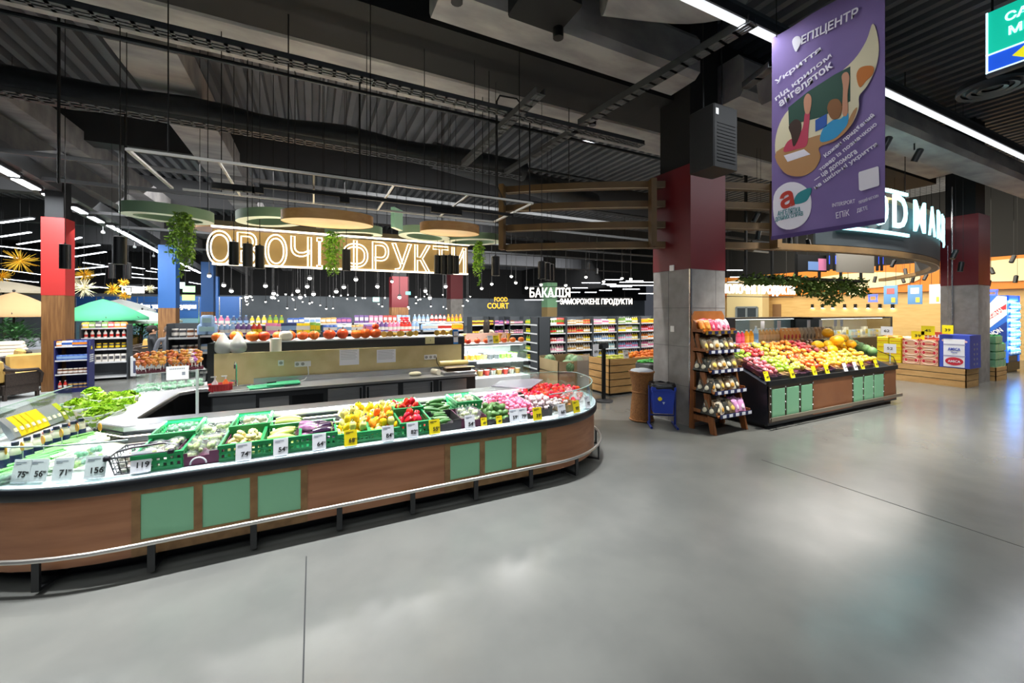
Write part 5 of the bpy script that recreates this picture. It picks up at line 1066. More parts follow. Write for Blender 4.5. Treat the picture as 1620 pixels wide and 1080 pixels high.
part('stretcher', B().box(XL, YT + .02, .1, XR, YT + .05, .2), rw, rk)
navy = M('navy price rail', '222a55', .45); rows = []
for k, zk in enumerate((1.53, 1.23, .93, .61, .27)):
    yf = YT - .16 - .055 * k - (.03 if k == 4 else 0); yb = YT + .02
    part('shelf', B().box(XL - .03, yf, zk, XR + .03, yb, zk + .02).box(XL - .03, yf, zk, XL - .012, yb, zk + .07).box(XR + .012, yf, zk, XR + .03, yb, zk + .07), rw, rk)
    r0 = part('price_rail', B().box(XL + .04, yf - .012, zk - .02, XR + .05, yf, zk + .04), navy if k else M('striped rail', '8a6a20', .5), rk); b = B()
    for i in range(5): b.box(XL + .09 + .15 * i, yf - .015, zk - .012, XL + .17 + .15 * i, yf - .012, zk + .032)
    part('price_slips', b, card if k else navy, r0); rows.append((yf, zk + .02))
def snack(c1, c2, c3, seed):
    r = random.Random(seed); b = B(); w, h, n_ = .075, .2, 8; v = []; f = []
    for j in range(n_ + 1):
        u = j / n_; t_ = .03 * math.sin(PI * min(1, max(.02, u))) ** .7 + .003
        for s in (-1, 1):
            for i in range(7): x = -w + 2 * w * i / 6; v.append((x * (1 - .06 * math.sin(PI * u)), s * t_ * (1 - (i / 3 - 1) ** 4 * .85) + r.uniform(-.003, .003), h * u))
    for j in range(n_):
        o = j * 14
        for i in range(6): f.append((o + i, o + i + 1, o + 15 + i, o + 14 + i)); f.append((o + 7 + i + 1, o + 7 + i, o + 21 + i, o + 22 + i))
        f.append((o, o + 14, o + 21, o + 7)); f.append((o + 6, o + 13, o + 27, o + 20))
    b.add(v, f); b.k = 1; b.sph((0, -.024, h * .36), (.042, .012, .045), 10, 6); b.k = 2; b.box(-.05, -.022, h * .68, .05, -.012, h * .84)
    return b.mesh('snack', [M('pack ' + c1, c1, .3), M('pack ' + c2, c2, .5), M('pack ' + c3, c3, .4)], 60)
SN = [snack('6a5238', 'efe4c0', 'd9cbb0', 1), snack('8a7a5c', 'e6c85a', 'efe6d0', 2), snack('3a3a34', 'd8d2b8', 'b8a888', 3), snack('c9c0a8', 'c8963a', '7a5a3a', 4)]
ST = [snack('e88a2c', 'f0b04a', 'f6d8a0', 5), snack('d8486a', 'f2b4c4', 'f6e0e4', 6), snack('e6b8c8', 'd85878', 'f6eef0', 7)]; SP = snack('d89ac8', 'f0d8e8', 'f4eef4', 8)
for k, (yf, z) in enumerate(rows):
    for j in range(2):
        for i in range(6):
            me = ST[min(2, (i + j) // 2)] if k == 0 else SP if (k == 4 and i > 3) else SN[(i * 3 + j + k) % 4]; kd = 'bright sweets bag' if k == 0 else 'packed snack bag'
            solo('snack_bag', me, None, f'{kd}, {nth(i)} in the {"front" if j == 0 else "rear"} row of the rack shelf {("at the top", "second down", "third down", "fourth down", "at the bottom")[k]}', 'bag', (XL + .05 + .118 * i, yf + .045 + .09 * j, z + .01 + .02 * j), (-.35 + random.uniform(-.12, .05), random.uniform(-.15, .15), random.uniform(-.3, .3)), sc=1.05 if k else .95)
for k in (2, 3, 4):
    yf, z = rows[k]
    for i in range(2): solo('snack_bag', SN[2], None, f'dark snack bag hanging out of the left end of the rack, shelf {nth(k)}, bag {nth(i)}', 'bag', (XL - .05, yf + .08 + .12 * i, z + .0), (-.5, 0, -1.5))
# ================================================================ fruit stand
SX0, SX1, SF, SBk = 6.47, 10.74, 3.96, 4.98
fs_ = thing('fruit_stand', 'long sloped fruit stand with green doors and brown panels', 'display stand', (0, 0, 0))
navyb = M('stand black', '1a1f28', .4); part('carcass', B().prism([(SF, .06), (SBk, .06), (SBk, 1.16), (SF + .02, .70)], SX0, SX1, Matrix(((0, 0, 1, 0), (1, 0, 0, 0), (0, 1, 0, 0), (0, 0, 0, 1)))), navyb, fs_)
part('plinth', B().box(SX0 + .04, SF + .08, 0, SX1 - .04, SBk - .05, .06), cdark, fs_); part('front_band', B().box(SX0 - .01, SF - .02, .69, SX1 + .01, SF + .02, .77), bband, fs_)
br = M('brown stand panel', '94603c', .5, c2='855232', ns=2); strp = M('studded strip', '4a382a', .5)
gx = lambda px: aY(px, 620, SF).x
for x0, x1 in ((1285, 1347), (1397.5, 1416)): part('brown_panel', B().box(gx(x0), SF - .012, .10, min(gx(x1), SX1), SF, .69), br, fs_)
for set_ in ((1219, 1240.7, 1242.6, 1263, 1265.6, 1284), (1349, 1363.8, 1365.6, 1380.3, 1381.6, 1396.3)):
    part('strip_frame', B().box(gx(set_[0]) - .05, SF - .008, .10, gx(set_[5]) + .05, SF, .69), strp, fs_); b = B()
    for i in range(0, 6, 2):
        part('green_door', B().box(gx(set_[i]) + .015, SF - .02, .19, gx(set_[i + 1]) - .015, SF - .002, .63), gpan, fs_)
    for i in (0, 2, 4, 5):
        x = gx(set_[i]) - .02 if i != 5 else gx(set_[5]) + .02
        for k in range(5): b.sph((x, SF - .01, .15 + .125 * k), .014, 8, 5)
    part('studs', b, alu, fs_)
part('bumper_rail', B().box(SX0 - .02, SF - .075, .145, SX1 + .06, SF - .05, .2), M('rail bronze', 'a89c8c', .35, .85), fs_); b = B()
for i in range(7): x = SX0 + .2 + .65 * i; b.box(x, SF - .06, .155, x + .03, SF, .19)
part('rail_brackets', b, cdark, fs_)
part('top_shelf', B().box(SX0, SBk, 1.215, SX1 - 1.4, SBk + .34, 1.25), M('shelf blue white', 'b8c8e6', .3), fs_); part('shelf_edge', B().box(SX0, SBk - .02, 1.205, SX1 - 1.4, SBk, 1.255), steel, fs_)
part('back_panel', B().box(SX0, SBk + .3, .06, SX1, SBk + .36, 1.215), cdark, fs_)
slope = lambda y: .775 + (y - 4.0) * .42
Xs = Matrix(((0, 0, 1, 0), (1, 0, 0, 0), (0, 1, 0, 0), (0, 0, 0, 1)))
for nm, x in (('side_screen', SX0), ('side_screen', SX1)): s_ = part(nm, B().prism([(SF, .77), (SF + .05, .93), (SBk, 1.34), (SBk, 1.16)], x - .005, x + .005, Xs), acr, fs_); part('screen_edge', B().tube([(x, SF + .0, .77), (x, SF + .05, .93), (x, SBk, 1.34)], .008, 5), cdark, s_)
part('front_screen', B().box(SX0, SF - .005, .77, SX1, SF + .003, .87), acr, fs_)
MA = lobed(.042, .037, 1, 0, [M('pink apple', 'dd6a80', .3, c2='e6a0a0', ns=9, vary=.05), MATS['pumpkin stem']], dip=.3, n=14)
def apple(c, c2): return lobed(.042, .037, 1, 0, [M('apple ' + c, c, .3, c2=c2, ns=9, vary=.05), MATS['pumpkin stem']], dip=.3, n=14)
AP = {'pink': MA, 'green': apple('9cc83a', 'b8d85a'), 'red': apple('d0303a', 'e07060'), 'yellow green': apple('c8cc4a', 'e0d86a'), 'orange': apple('f0922c', 'f2a848'), 'red orange': apple('e8502c', 'f08a4a'), 'yellow': apple('f2b82c', 'f6cc5a'), 'brown': apple('8a5a3a', '9a6a44')}
mel = M('melon skin', 'f2b818', .4, c2='e8a410', ns=3)
front = ('pink', 'green', 'yellow green', 'red orange', 'orange', 'yellow', 'yellow', 'yellow green', 'yellow'); back_ = ('green', 'red', 'yellow green', 'orange', 'orange', 'red', 'brown', 'brown', 'yellow'); cw_ = (SX1 - SX0 - .2) / 10
for c in range(9):
    for rw_, (kinds, y0) in enumerate(((front, 4.06), (back_, 4.52))):
        x0 = SX0 + .1 + cw_ * c; bx = solo('fruit_box', box_mesh(cw_ * .97, .45, .06, mar if (c + rw_) % 2 == 0 else crd), None, f'shallow fruit box, {nth(c)} from the rack in the {"front" if rw_ == 0 else "rear"} row of the fruit stand', 'box', (x0 + cw_ / 2, y0 + .2, slope(y0 + .2) - .028), (math.atan(.42), 0, 0))
        if c >= 7 and rw_ == 1: continue
        for j in range(4):
            for i in range(4):
                y = y0 + .05 + .105 * j; solo('apple', AP[kinds[c]], None, f'{kinds[c]} fruit, {nth(i)} in row {nth(j)} of {"front" if rw_ == 0 else "rear"} box {nth(c)}', 'fruit', (x0 + .05 + .1 * i + random.uniform(-.01, .01), y, slope(y) + .03 + random.uniform(0, .045)), rnd(), sc=random.uniform(1.05, 1.2))
for i, (dx, dy, dz) in enumerate(((0, 0, 0), (.24, .02, 0), (.5, 0, 0), (.76, .02, 0), (1.02, .0, 0), (.1, .16, .02), (.36, .17, .02), (.62, .18, .02), (.88, .16, .02), (.25, .1, .15), (.5, .12, .16), (.75, .1, .15), (.4, .14, .27))):
    b = None
    if i == 0: MEL = lobed(.1, .125, 1, 0, [mel, MATS['pumpkin stem']], dip=.02, n=18)
    y = 4.5 + dy; solo('melon', MEL, None, f'yellow melon, {nth(i)} of the heap at the far end of the fruit stand', 'melon', (SX0 + .1 + cw_ * 6.75 + dx, y, slope(y) + .1 + dz), (0, PI / 2, .6 * i))
for i in range(5):
    y = 4.3 + .1 * i; solo('melon', lobed(.09, .1, 1, 0, [M('green melon', '6a9a5a', .5, c2='8ab070', ns=6), MATS['pumpkin stem']], dip=.02, n=16), None, f'green melon, {nth(i)} at the end screen of the fruit stand', 'melon', (SX1 - .16, y, slope(y) + .02), i)
for i, (px, yl) in enumerate(((1214, 1), (1254, 1), (1289, 1), (1309, 1), (1338, 0), (1354, 0), (1365, 1), (1387, 1))):
    q = aY(px, 600, SF - .01); t = price_card(0, 0, str((49, 38, 62, 55, 71, 68, 89, 45, 59)[i]), yl, lb=f'{"yellow" if yl else "white"} price card on the fruit stand front, {nth(i) if i < 8 else "last"} counting away from the rack', loc=(q.x, SF - .02, .775), s=1.1); t.rotation_euler.x = -.1
# bottles and bags on the top shelf
def bottle_mesh(c, cap, lab, r=.034, h=.2, nm='b'):
    b = B(); b.lathe([(r * .9, 0), (r, .012), (r, h * .62), (r * .8, h * .74), (r * .38, h * .86), (r * .38, h * .93)], 12); b.k = 1; b.lathe([(r * .45, h * .92), (r * .45, h)], 10); b.k = 2; b.lathe([(r * 1.015, h * .2), (r * 1.015, h * .55)], 12, cap=False)
    return b.mesh('bottle', [M('liquid ' + c, c, .15), M('cap ' + cap, cap, .4), M('label ' + lab, lab, .5)])
JB = [(bottle_mesh('d8385a', 'f0f0f0', 'e85a78', .045, .24), 'crimson juice bottle', 1168), (bottle_mesh('d8385a', 'f0f0f0', 'e85a78', .045, .24), 'second crimson juice bottle', 1174), (bottle_mesh('ee9a1c', 'f0f0f0', 'f0a838', .05, .26), 'orange juice bottle', 1181), (bottle_mesh('ee9a1c', 'f0f0f0', 'f0a838', .05, .26), 'second orange juice bottle', 1188), (bottle_mesh('b8d8ee', 'eef4f8', '78a8d8', .045, .33), 'tall clear blue water bottle', 1196)]
for me, lb, px in JB: q = aY(px, 545, 5.1); solo('juice_bottle', me, None, f'{lb} on the shelf above the apples', 'bottle', (q.x, 5.1, 1.25))
tb = bottle_mesh('d8a868', 'c8d4dc', 'e0b880', .045, .27)
for i in range(7): q = aY(1202 + 5.5 * i, 545, 5.12); solo('juice_bottle', tb, None, f'tan nectar bottle, {nth(i)} of the row on the shelf above the apples', 'bottle', (q.x, 5.12, 1.25))
BG = [snack('e8a458', 'd03a3a', 'f4e0c0', 11), snack('c8a070', 'e6d0a8', '8a6238', 12), snack('b8a888', '6a5a48', 'e0d8c8', 13), snack('a89c88', '5a5450', 'd0c8b8', 14)]
for i in range(14):
    q = aY(1238 + 5.9 * i, 545, 5.08); me = BG[0] if i < 5 else BG[1 + (i // 3) % 3]; solo('coffee_bag', me, None, f'{"orange and red" if i < 5 else "brown"} packed food bag, {nth(i)} on the fruit stand shelf after the nectar bottles', 'bag', (q.x, 5.06, 1.25), (-.12, 0, .2), sc=1.35)
for i, px in enumerate((1208, 1234, 1281, 1300, 1323, 1333)):
    q = aY(px, 515, 5.2); t = thing('shelf_sign', f'upright white price sign, {nth(i)} along the shelf above the fruit', 'sign', (q.x, 5.22, 1.25)); part('sheet', B().box(-.06, -.003, .26, .06, .003, .42), card, t); part('stick', B().cyl((0, 0, 0), (0, 0, .27), .005, n=5), white, t)
# ================================================================ pallets at the right
ply = M('pallet plywood', 'c9a066', .6, c2='b88e54', ns=3, stretch=(1, 1, 5))
def pallet(x0, y0, x1, y1, lb, n=3, h=.46):
    t = thing('pallet_stand', lb, 'pallet', (0, 0, 0)); s = h / n
    for k in range(n):
        z0, z1 = s * k + (.0 if k == 0 else .018), s * (k + 1); part('board', B().box(x0, y0, z0, x1, y0 + .02, z1).box(x0, y0, z0, x0 + .02, y1, z1).box(x0, y1 - .02, z0, x1, y1, z1).box(x1 - .02, y0, z0, x1, y1, z1), ply, t)
    part('core', B().box(x0 + .025, y0 + .025, .1, x1 - .025, y1 - .025, h - .01), cdark, t); return t
PX = 14.2; y0 = 3.93; pallet(PX, y0, PX + .78, y0 + 1.34, 'plywood clad pallet under the blue and white carton'); pallet(PX, y0 + 1.36, PX + .78, y0 + 2.7, 'plywood clad pallet under the yellow boxes')
def yz(px): return aX(px, 560, PX).y
bx = thing('carton', 'big blue and white lettered carton on the pallet corner before the pillar', 'box', (0, 0, 0))
ya, yb = yz(1534), yz(1486); ab = M('carton blue', '3a4fb8', .5); wb_ = M('carton white', 'eef0f6', .5); rd = M('carton red', 'c8283a', .5)
part('box', B().box(PX + .01, ya, .47, PX + .7, yb, 1.28), ab, bx); ym = (ya + yb) / 2; w_ = (yb - ya)
part('front_window', B().box(PX + .004, ym - w_ * .34, .49, PX + .01, ym + w_ * .36, 1.18), wb_, bx)
for z in (.75, 1.03): part('divider', B().box(PX, ym - w_ * .36, z, PX + .006, ym + w_ * .36, z + .027), M('carton grey', 'a8a8c4', .5), bx)
XF = Matrix(((0, 0, -1, 0), (-1, 0, 0, 0), (0, 1, 0, 0), (0, 0, 0, 1)))
for s, z, h, m_ in (('AMICA', .93, .075, ab), ('Pasta', .85, .03, ab), ('AMICA', .63, .06, wb_)):
    b = B(); fit(s, w_ * (.42 if h > .05 else .2), h, Matrix.Translation((PX - .004, ym, z)) @ XF, b, ext=.002, bold=.02); part('lettering', b, m_, bx)
b = B(); b.lathe([(1, 0), (1, .004)], 30, Matrix.Translation((PX + .002, ym, .63)) @ XF @ Matrix.Diagonal((w_ * .3, .1, 1, 1))); part('logo', b, rd, bx)
b = B()
for i, (dy, dz, rr) in enumerate(((-.18, 1.12, .07), (-.04, 1.13, .05), (.1, 1.11, .08), (.2, 1.14, .05))): b.sph((PX + .01, ym + dy * w_ / .6, dz), (.006, rr, .035), 12, 6)
part('picture', b, M('carton picture', 'e0b8c0', .5), bx); b = B()
for i in range(5):
    for j in range(2): b.box(PX + .25 + .18 * j, ya - .002, .55 + .12 * i, PX + .32 + .18 * j, ya, .6 + .12 * i)
part('side_print', b, M('side print', '8a92b0', .5), bx)
cdm = M('diamond carton', 'd9a884', .6); y2, y3 = yz(1484), yz(1427)
k = 0
for j in range(3):
    for i in range(2):
        yy0, yy1 = y2 + (y3 - y2) * i / 2 + .005, y2 + (y3 - y2) * (i + 1) / 2 - .005; z0 = .47 + .22 * j; t = thing('diamond_carton', f'cardboard carton with red diamonds, layer {nth(j)} up, {("next to the blue carton", "next to the yellow boxes")[i]}', 'box', (0, 0, 0)); hh = .215
        part('box', B().box(PX + .02, yy0, z0, PX + .72, yy1, z0 + hh), cdm, t); b = B(); cy, cz, L = (yy0 + yy1) / 2, z0 + hh / 2, (yy1 - yy0)
        for sy in (-.34, .34): b.prism([(-.055, 0), (0, -.055), (.055, 0), (0, .055)], 0, .004, Matrix.Translation((PX + .02, cy + sy * L, cz)) @ XF)
        for sy in (-.5, .5): b.prism([(0, -.04 if sy else 0), (.05 * (1 if sy > 0 else -1) , 0), (0, .04)], 0, .004, Matrix.Translation((PX + .02, cy + sy * L * .99, cz + .1)) @ XF)
        part('diamonds', b, rd, t); b = B(); b.tube([(PX + .017, cy + L * .4 * math.cos(2 * PI * q / 24), cz + .085 * math.sin(2 * PI * q / 24)) for q in range(24)], .006, 4, True); part('oval', b, M('pale print', 'f2e0cc', .5), t)
        if j == 0 or i == 0:
            b = B(); fit('Печиво', L * .3, .035, Matrix.Translation((PX + .016, cy, cz)) @ XF, b, ext=.002); part('lettering', b, rd, t)
yel_ = M('yellow box', 'f2dc14', .5)
for j in range(4):
    for i in range(2):
        y4, y5 = yz(1425), yz(1386); yy0, yy1 = y4 + (y5 - y4) * i / 2 + .006, y4 + (y5 - y4) * (i + 1) / 2 - .006; z0 = .47 + .17 * j; t = thing('yellow_box', f'bright yellow box, layer {nth(j)} up, {("beside the diamond cartons", "at the fruit stand side")[i]}', 'box', (0, 0, 0)); part('box', B().bbox(PX + .03, yy0, z0, PX + .7, yy1, z0 + .165, .01), yel_, t); part('print', B().box(PX + .026, (yy0 + yy1) / 2 - .12, z0 + .06, PX + .03, (yy0 + yy1) / 2 + .1, z0 + .075), M('orange print', 'd88a1c', .5), t)
for i in range(10):
    yy = yz(1480) + (yz(1390) - yz(1480)) * i / 9; solo('snack_bag', ST[0] if i > 5 else SN[3], None, f'loose bag lying on the pallet boxes, {nth(i)} from the blue carton', 'bag', (PX + .35, yy, 1.15 if i > 5 else 1.13), (PI / 2, 0, i * .7), sc=1.6)
for i, (px, py, yl) in enumerate(((1452, 530, 1), (1468, 522, 1), (1403, 522, 0), (1408, 550, 0))):
    q = aX(px, py + 8, PX + .1 if i < 3 else PX - .35); t = thing('price_board', f'{("yellow price board on the diamond cartons", "second yellow price board behind the first", "white price board above the yellow boxes", "grey price board in front of the yellow boxes")[i]}', 'price card', q, -PI / 2); part('board', B().box(-.13, -.004, 0, .13, .004, .24), ycard if yl else card, t); part('stick', B().box(-.012, 0, -(q.z - .46) if i == 3 else -.08, .012, .012, 0), white, t); b = B(); fit(('39', '45', '62', '52')[i], .12, .07, R3(PI / 2, 0, 0, (0, -.006, .12)), b, ext=.001, bold=.01); part('price', b, ink, t)
b = B(); q = aX(1477, 531, PX + .2); t = thing('shelf_banner', 'red and white lettered strip behind the diamond cartons', 'sign', q, -PI / 2); part('strip', B().box(-.3, 0, -.1, .3, .02, .1), M('strip red', 'd8584a', .5), t); fit('tous', .42, .1, R3(PI / 2, 0, 0, (0, -.004, 0)), b, ext=.002, bold=.02); part('lettering', b, wb_, t)
q = aX(1500, 536, PX + .02); t = thing('price_board', 'yellow price board hanging before the pillar over the blue carton', 'price card', (PX - .03, yz(1500), 1.3), -PI / 2); part('board', B().box(-.1, -.004, 0, .1, .004, .22), ycard, t); b = B(); fit('39', .1, .07, R3(PI / 2, 0, 0, (0, -.006, .1)), b, ext=.001, bold=.01); part('price', b, ink, t); part('rod', B().cyl((0, .01, .2), (0, .01, 2.2), .006, n=5), alu, t)
# green bottled water
q = aZ(1576, 603, 0); pallet(q.x, q.y, q.x + .8, q.y + .55, 'plywood clad pallet under the green water bottles', 3, .36); gb = M('green bottle', '4fae6e', .15, vary=.04); gc = M('green cap', '2a7a48', .4); gb2 = film('green wrap', 'a8d8b8', .5)
b = B()
for i in range(3):
    for j in range(2): X_ = Matrix.Translation((-.09 + .09 * i, -.045 + .09 * j, 0)); b.k = 0; b.lathe([(.04, 0), (.042, .01), (.042, .15), (.03, .2), (.015, .225)], 9, X_); b.k = 1; b.lathe([(.017, .22), (.017, .245)], 8, X_)
b.k = 2; b.box(-.137, -.092, .0, .137, .092, .205); pkm2 = b.mesh('pack', [gb, gc, gb2])
for l in range(4):
    for j in range(3):
        for i in range(3):
            if l == 3 and i == 2: continue
            solo('bottle_pack', pkm2, None, f'shrink wrapped pack of green water bottles, {nth(i)} in row {nth(j)} of layer {nth(l)}', 'bottle pack', (q.x + .15 + .26 * i, q.y + .1 + .175 * j, .362 + .215 * l), 0, sc=.92)
t = thing('price_board', 'yellow price board standing on the green water packs', 'price card', (q.x + .05, q.y + .3, 1.2), -PI / 2); part('board', B().box(-.1, -.004, 0, .1, .004, .24), ycard, t); b = B(); fit('34', .1, .07, R3(PI / 2, 0, 0, (0, -.006, .11)), b, ext=.001, bold=.01); part('price', b, ink, t)
# drinks fridge
fx0, fy0, fx1, fy1 = 18.8, 4.35, 19.9, 4.95; fz = 2.34; fg = thing('drinks_fridge', 'tall lit drinks fridge with blue and white energy drink graphics on its side', 'fridge', (0, 0, 0))
part('cabinet', B().box(fx0, fy0 + .02, .05, fx1, fy1, fz), M('fridge grey', '4a5258', .4), fg); part('foot', B().box(fx0 + .03, fy0 + .05, 0, fx1 - .03, fy1 - .05, .05), cdark, fg)
side = lambda pts, m_, o, nm: part(nm, B().prism([(y, z) for y, z in pts], fx0 - .004 - o, fx0 - .0, Xs), m_, fg)
side([(fy0 + .02, .35), (fy1, .35), (fy1, fz), (fy0 + .02, fz)], M('ad blue', '2a6ad0', .4), 0, 'side_graphic')
side([(4.36, 2.3), (4.36, 1.75), (4.95, 1.05), (4.95, 1.75), (4.7, 2.1), (4.55, 2.33)], wb_, .002, 'side_graphic'); side([(4.36, 1.55), (4.36, .95), (4.95, .5), (4.95, .95)], M('ad navy', '1a3a90', .4), .002, 'side_graphic'); side([(4.37, 2.08), (4.37, 1.92), (4.86, 1.45), (4.9, 1.58)], rd, .004, 'side_graphic'); side([(4.5, 1.0), (4.5, .85), (4.86, .66), (4.86, .8)], M('ad orange', 'd8603a', .4), .004, 'side_graphic')
for s, y_, z_, w2, h2, m_ in (('ORIGINAL', 4.63, 1.755, .55, .11, wb_), ('NON', 4.58, 1.22, .3, .14, wb_), ('STOP', 4.66, 1.02, .36, .14, wb_)):
    b = B(); fit(s, w2, h2, Matrix.Translation((fx0 - .012, y_, z_)) @ XF @ R3(0, 0, .72 if m_ == wb_ and s == 'ORIGINAL' else .62), b, ext=.002, bold=.03); part('lettering', b, m_, fg)
part('door_frame', B().box(fx0, fy0, .3, fx0 + .12, fy0 + .03, fz).box(fx1 - .12, fy0, .3, fx1, fy0 + .03, fz).box(fx0, fy0, fz - .16, fx1, fy0 + .03, fz), M('fridge trim', '2a6ae0', .4, em=.6), fg)
part('lit_interior', B().box(fx0 + .12, fy0 + .03, .45, fx1 - .12, fy0 + .04, fz - .16), M('fridge glow', '3aa0f0', .4, em=2.2), fg); part('base_panel', B().box(fx0, fy0, .05, fx1, fy0 + .03, .3), cdark, fg)
cn = bottle_mesh('2f86d8', 'e8f0f8', 'dff0fa', .05, .2)
for j in range(6):
    sh_ = part('shelf', B().box(fx0 + .12, fy0 + .0, .5 + .28 * j, fx1 - .12, fy0 + .03, .515 + .28 * j), white, fg)
    for i in range(6): solo('drink_can', cn, None, f'blue and white drink, {nth(i)} on fridge shelf {nth(j)}', 'drink', (fx0 + .2 + .14 * i, fy0 - .02, .515 + .28 * j), 0)
lamp('fridge light', 'AREA', ((fx0 + fx1) / 2, fy0 - .06, 1.4), 60, (.3, .62, 1), rot=(PI / 2, 0, 0), size=.8, sizey=1.6, parent=None)
# ================================================================ grocery shelves behind
sgr = M('shelf grey', '3a3f44', .5); sgw = M('shelf white', 'd6dade', .4); lamps_ = M('shelf lamp', 'ffffff', .4, em=3)
def gondola(x0, y0, w, d, zs, top, label, rz=0, nose=True):
    t = thing('grocery_shelf', label, 'shelf', (x0, y0, 0), rz)
    part('back_panel', B().box(0, d - .02, 0, w, d, top), M('shelf back', '4c5258', .6), t)
    for x in (0, w - .03): part('upright', B().box(x, 0, 0, x + .03, d, top), sgr, t)
    for z in zs: s_ = part('shelf', B().box(.03, .02, z - .025, w - .03, d - .02, z), sgw, t); part('price_strip', B().box(.03, .008, z - .035, w - .03, .02, z + .004), white, s_)
    return t
PROD = {}
def prod(kind, c, c2):
    k = (kind, c, c2)
    if k not in PROD:
        b = B(); m = [M('product ' + c, c, .35), M('product ' + c2, c2, .45)]
        if kind == 'bottle': b.lathe([(.034, 0), (.036, .01), (.036, .12), (.014, .17), (.014, .19)], 10); b.k = 1; b.lathe([(.0365, .03), (.0365, .09)], 10, cap=False); b.lathe([(.016, .185), (.016, .205)], 8)
        elif kind == 'jar': b.lathe([(.045, 0), (.048, .01), (.048, .1), (.04, .12)], 12); b.k = 1; b.lathe([(.044, .118), (.044, .14)], 12); b.lathe([(.0485, .03), (.0485, .08)], 12, cap=False)
        elif kind == 'box': b.bbox(-.05, -.035, 0, .05, .035, .19, .004); b.k = 1; b.box(-.04, -.037, .06, .04, -.034, .14)
        elif kind == 'pack': b.add(*(lambda q: (q.v, q.f))(B().bbox(-.075, -.05, 0, .075, .05, .14, .03))); b.k = 1; b.box(-.05, -.052, .04, .05, -.048, .1)
        elif kind == 'cup': b.lathe([(.03, 0), (.04, .07), (.041, .075)], 12); b.k = 1; b.lathe([(.042, .074), (.042, .082), (.001, .084)], 12)
        PROD[k] = b.mesh(kind, m, 45)
    return PROD[k]
CN = {'d23a30': 'red', 'e8c81c': 'yellow', '6f9a3a': 'green', 'e8e4dc': 'white', 'c9a05a': 'amber', 'd97aa0': 'pink', '8fb0d8': 'light blue', '6a4a8a': 'purple', 'e88a2c': 'orange', '7a4a2a': 'brown', '3a62b0': 'blue', 'a8d0d8': 'aqua', '4a4a4e': 'dark', 'f0a8c0': 'rose', '2f3a60': 'navy'}
r6 = random.Random(12)
def stock(t, x0, y0, z, w, n, kind, cols, where, dx=(1, 0), jitter=.004, sc=1, nmk=None):
    for i in range(n):
        c, c2 = cols[(i * len(cols)) // n] if len(cols) < n else cols[i]; u = (i + .5) / n * w
        solo(nmk or ('product_' + kind), prod(kind, c, c2), None, f'{CN[c]} {kind}, {nth(i)} on {where}', kind, (x0 + dx[0] * u, y0 + dx[1] * u, z + .001), (0, 0, math.atan2(dx[1], dx[0])), sc=(lambda v: (v * 1.3, v * 1.3, v) if kind == 'bottle' else v)(sc * r6.uniform(.94, 1.05)))
BZ = (.12, .34, .62, .90, 1.18, 1.45); BW = 1.02; GX0, GY0 = 6.1, 10.6
BAY = ((('box', '6f9a3a', 'e8e4dc'), ('bottle', 'd23a30', '6f9a3a'), ('jar', 'd23a30', 'e8e4dc'), ('bottle', 'f0a8c0', 'e8e4dc'), ('bottle', 'e8e4dc', 'd97aa0')), (('jar', 'c9a05a', 'e8e4dc'), ('bottle', 'd23a30', 'c9a05a'), ('bottle', 'c9a05a', 'e8e4dc'), ('bottle', 'e8e4dc', 'c9a05a'), ('jar', 'e8c81c', 'e8e4dc')),
       (('pack', 'd97aa0', 'e8e4dc'), ('bottle', 'e8c81c', 'e8e4dc'), ('bottle', '8fb0d8', 'e8e4dc'), ('bottle', 'a8d0d8', 'e8e4dc'), ('bottle', 'e8c81c', '8fb0d8')), (('bottle', '6f9a3a', 'e8e4dc'), ('box', 'e8c81c', 'e8e4dc'), ('bottle', 'a8d0d8', 'f0a8c0'), ('bottle', '8fb0d8', 'd97aa0'), ('bottle', 'e8c81c', 'e8e4dc')), (('pack', 'e88a2c', 'e8c81c'), ('bottle', 'd23a30', 'f0a8c0'), ('bottle', 'e88a2c', 'e8e4dc'), ('bottle', 'd97aa0', 'e8e4dc'), ('bottle', 'e88a2c', 'f0a8c0')))
for j in range(5):
    t = gondola(GX0 + BW * j, GY0, BW, .5, BZ, 1.68, f'tall grey shelf bay of bottles and jars, {nth(j)} from the salad counter')
    for k, z in enumerate(BZ[1:]):
        kd, c, c2 = BAY[j][(4 - k) % 5]; alt = BAY[j][(k + 2) % 5]
        stock(t, GX0 + BW * j + .05, GY0 + .1, z, BW - .1, 10, kd, [(c, c2), (c2 if c2 in CN else c, c), (alt[1], alt[2])], f'shelf {nth(k)} from the floor, bottle bay {nth(j)}')
t = gondola(GX0 - .02, GY0 + .95, .95, .45, BZ, 1.68, 'grey end shelf of green goods at the head of the bottle bays', -PI / 2)
for k, z in enumerate(BZ[1:]): stock(t, GX0 + .08, GY0 + .9, z, .85, 6, ('jar', 'pack', 'bottle')[k % 3], [('6f9a3a', 'e8c81c'), ('e8c81c', '6f9a3a')], f'shelf {nth(k)} of the end shelf of green goods', (0, -1))
for j, (px, Y, cols) in enumerate(((746, 15, [('e8c81c', '7a4a2a')]), (772, 15, [('d97aa0', '6a4a8a'), ('6a4a8a', 'd97aa0')]), (797, 15, [('7a4a2a', 'e8e4dc'), ('4a4a4e', 'f0a8c0')]))):
    q = aY(px, 520, Y); t = gondola(q.x, Y, 1.0, .5, (.5, .9, 1.3), 1.62, f'dark shelf bay far behind the woman, {nth(j)} from the pillar')
    for k, z in enumerate((.9, 1.3)): stock(t, q.x + .05, Y + .1, z, .9, 8, 'pack' if k else 'jar', cols, f'shelf {nth(k)} of the dark far bay {nth(j)}', sc=1.2)
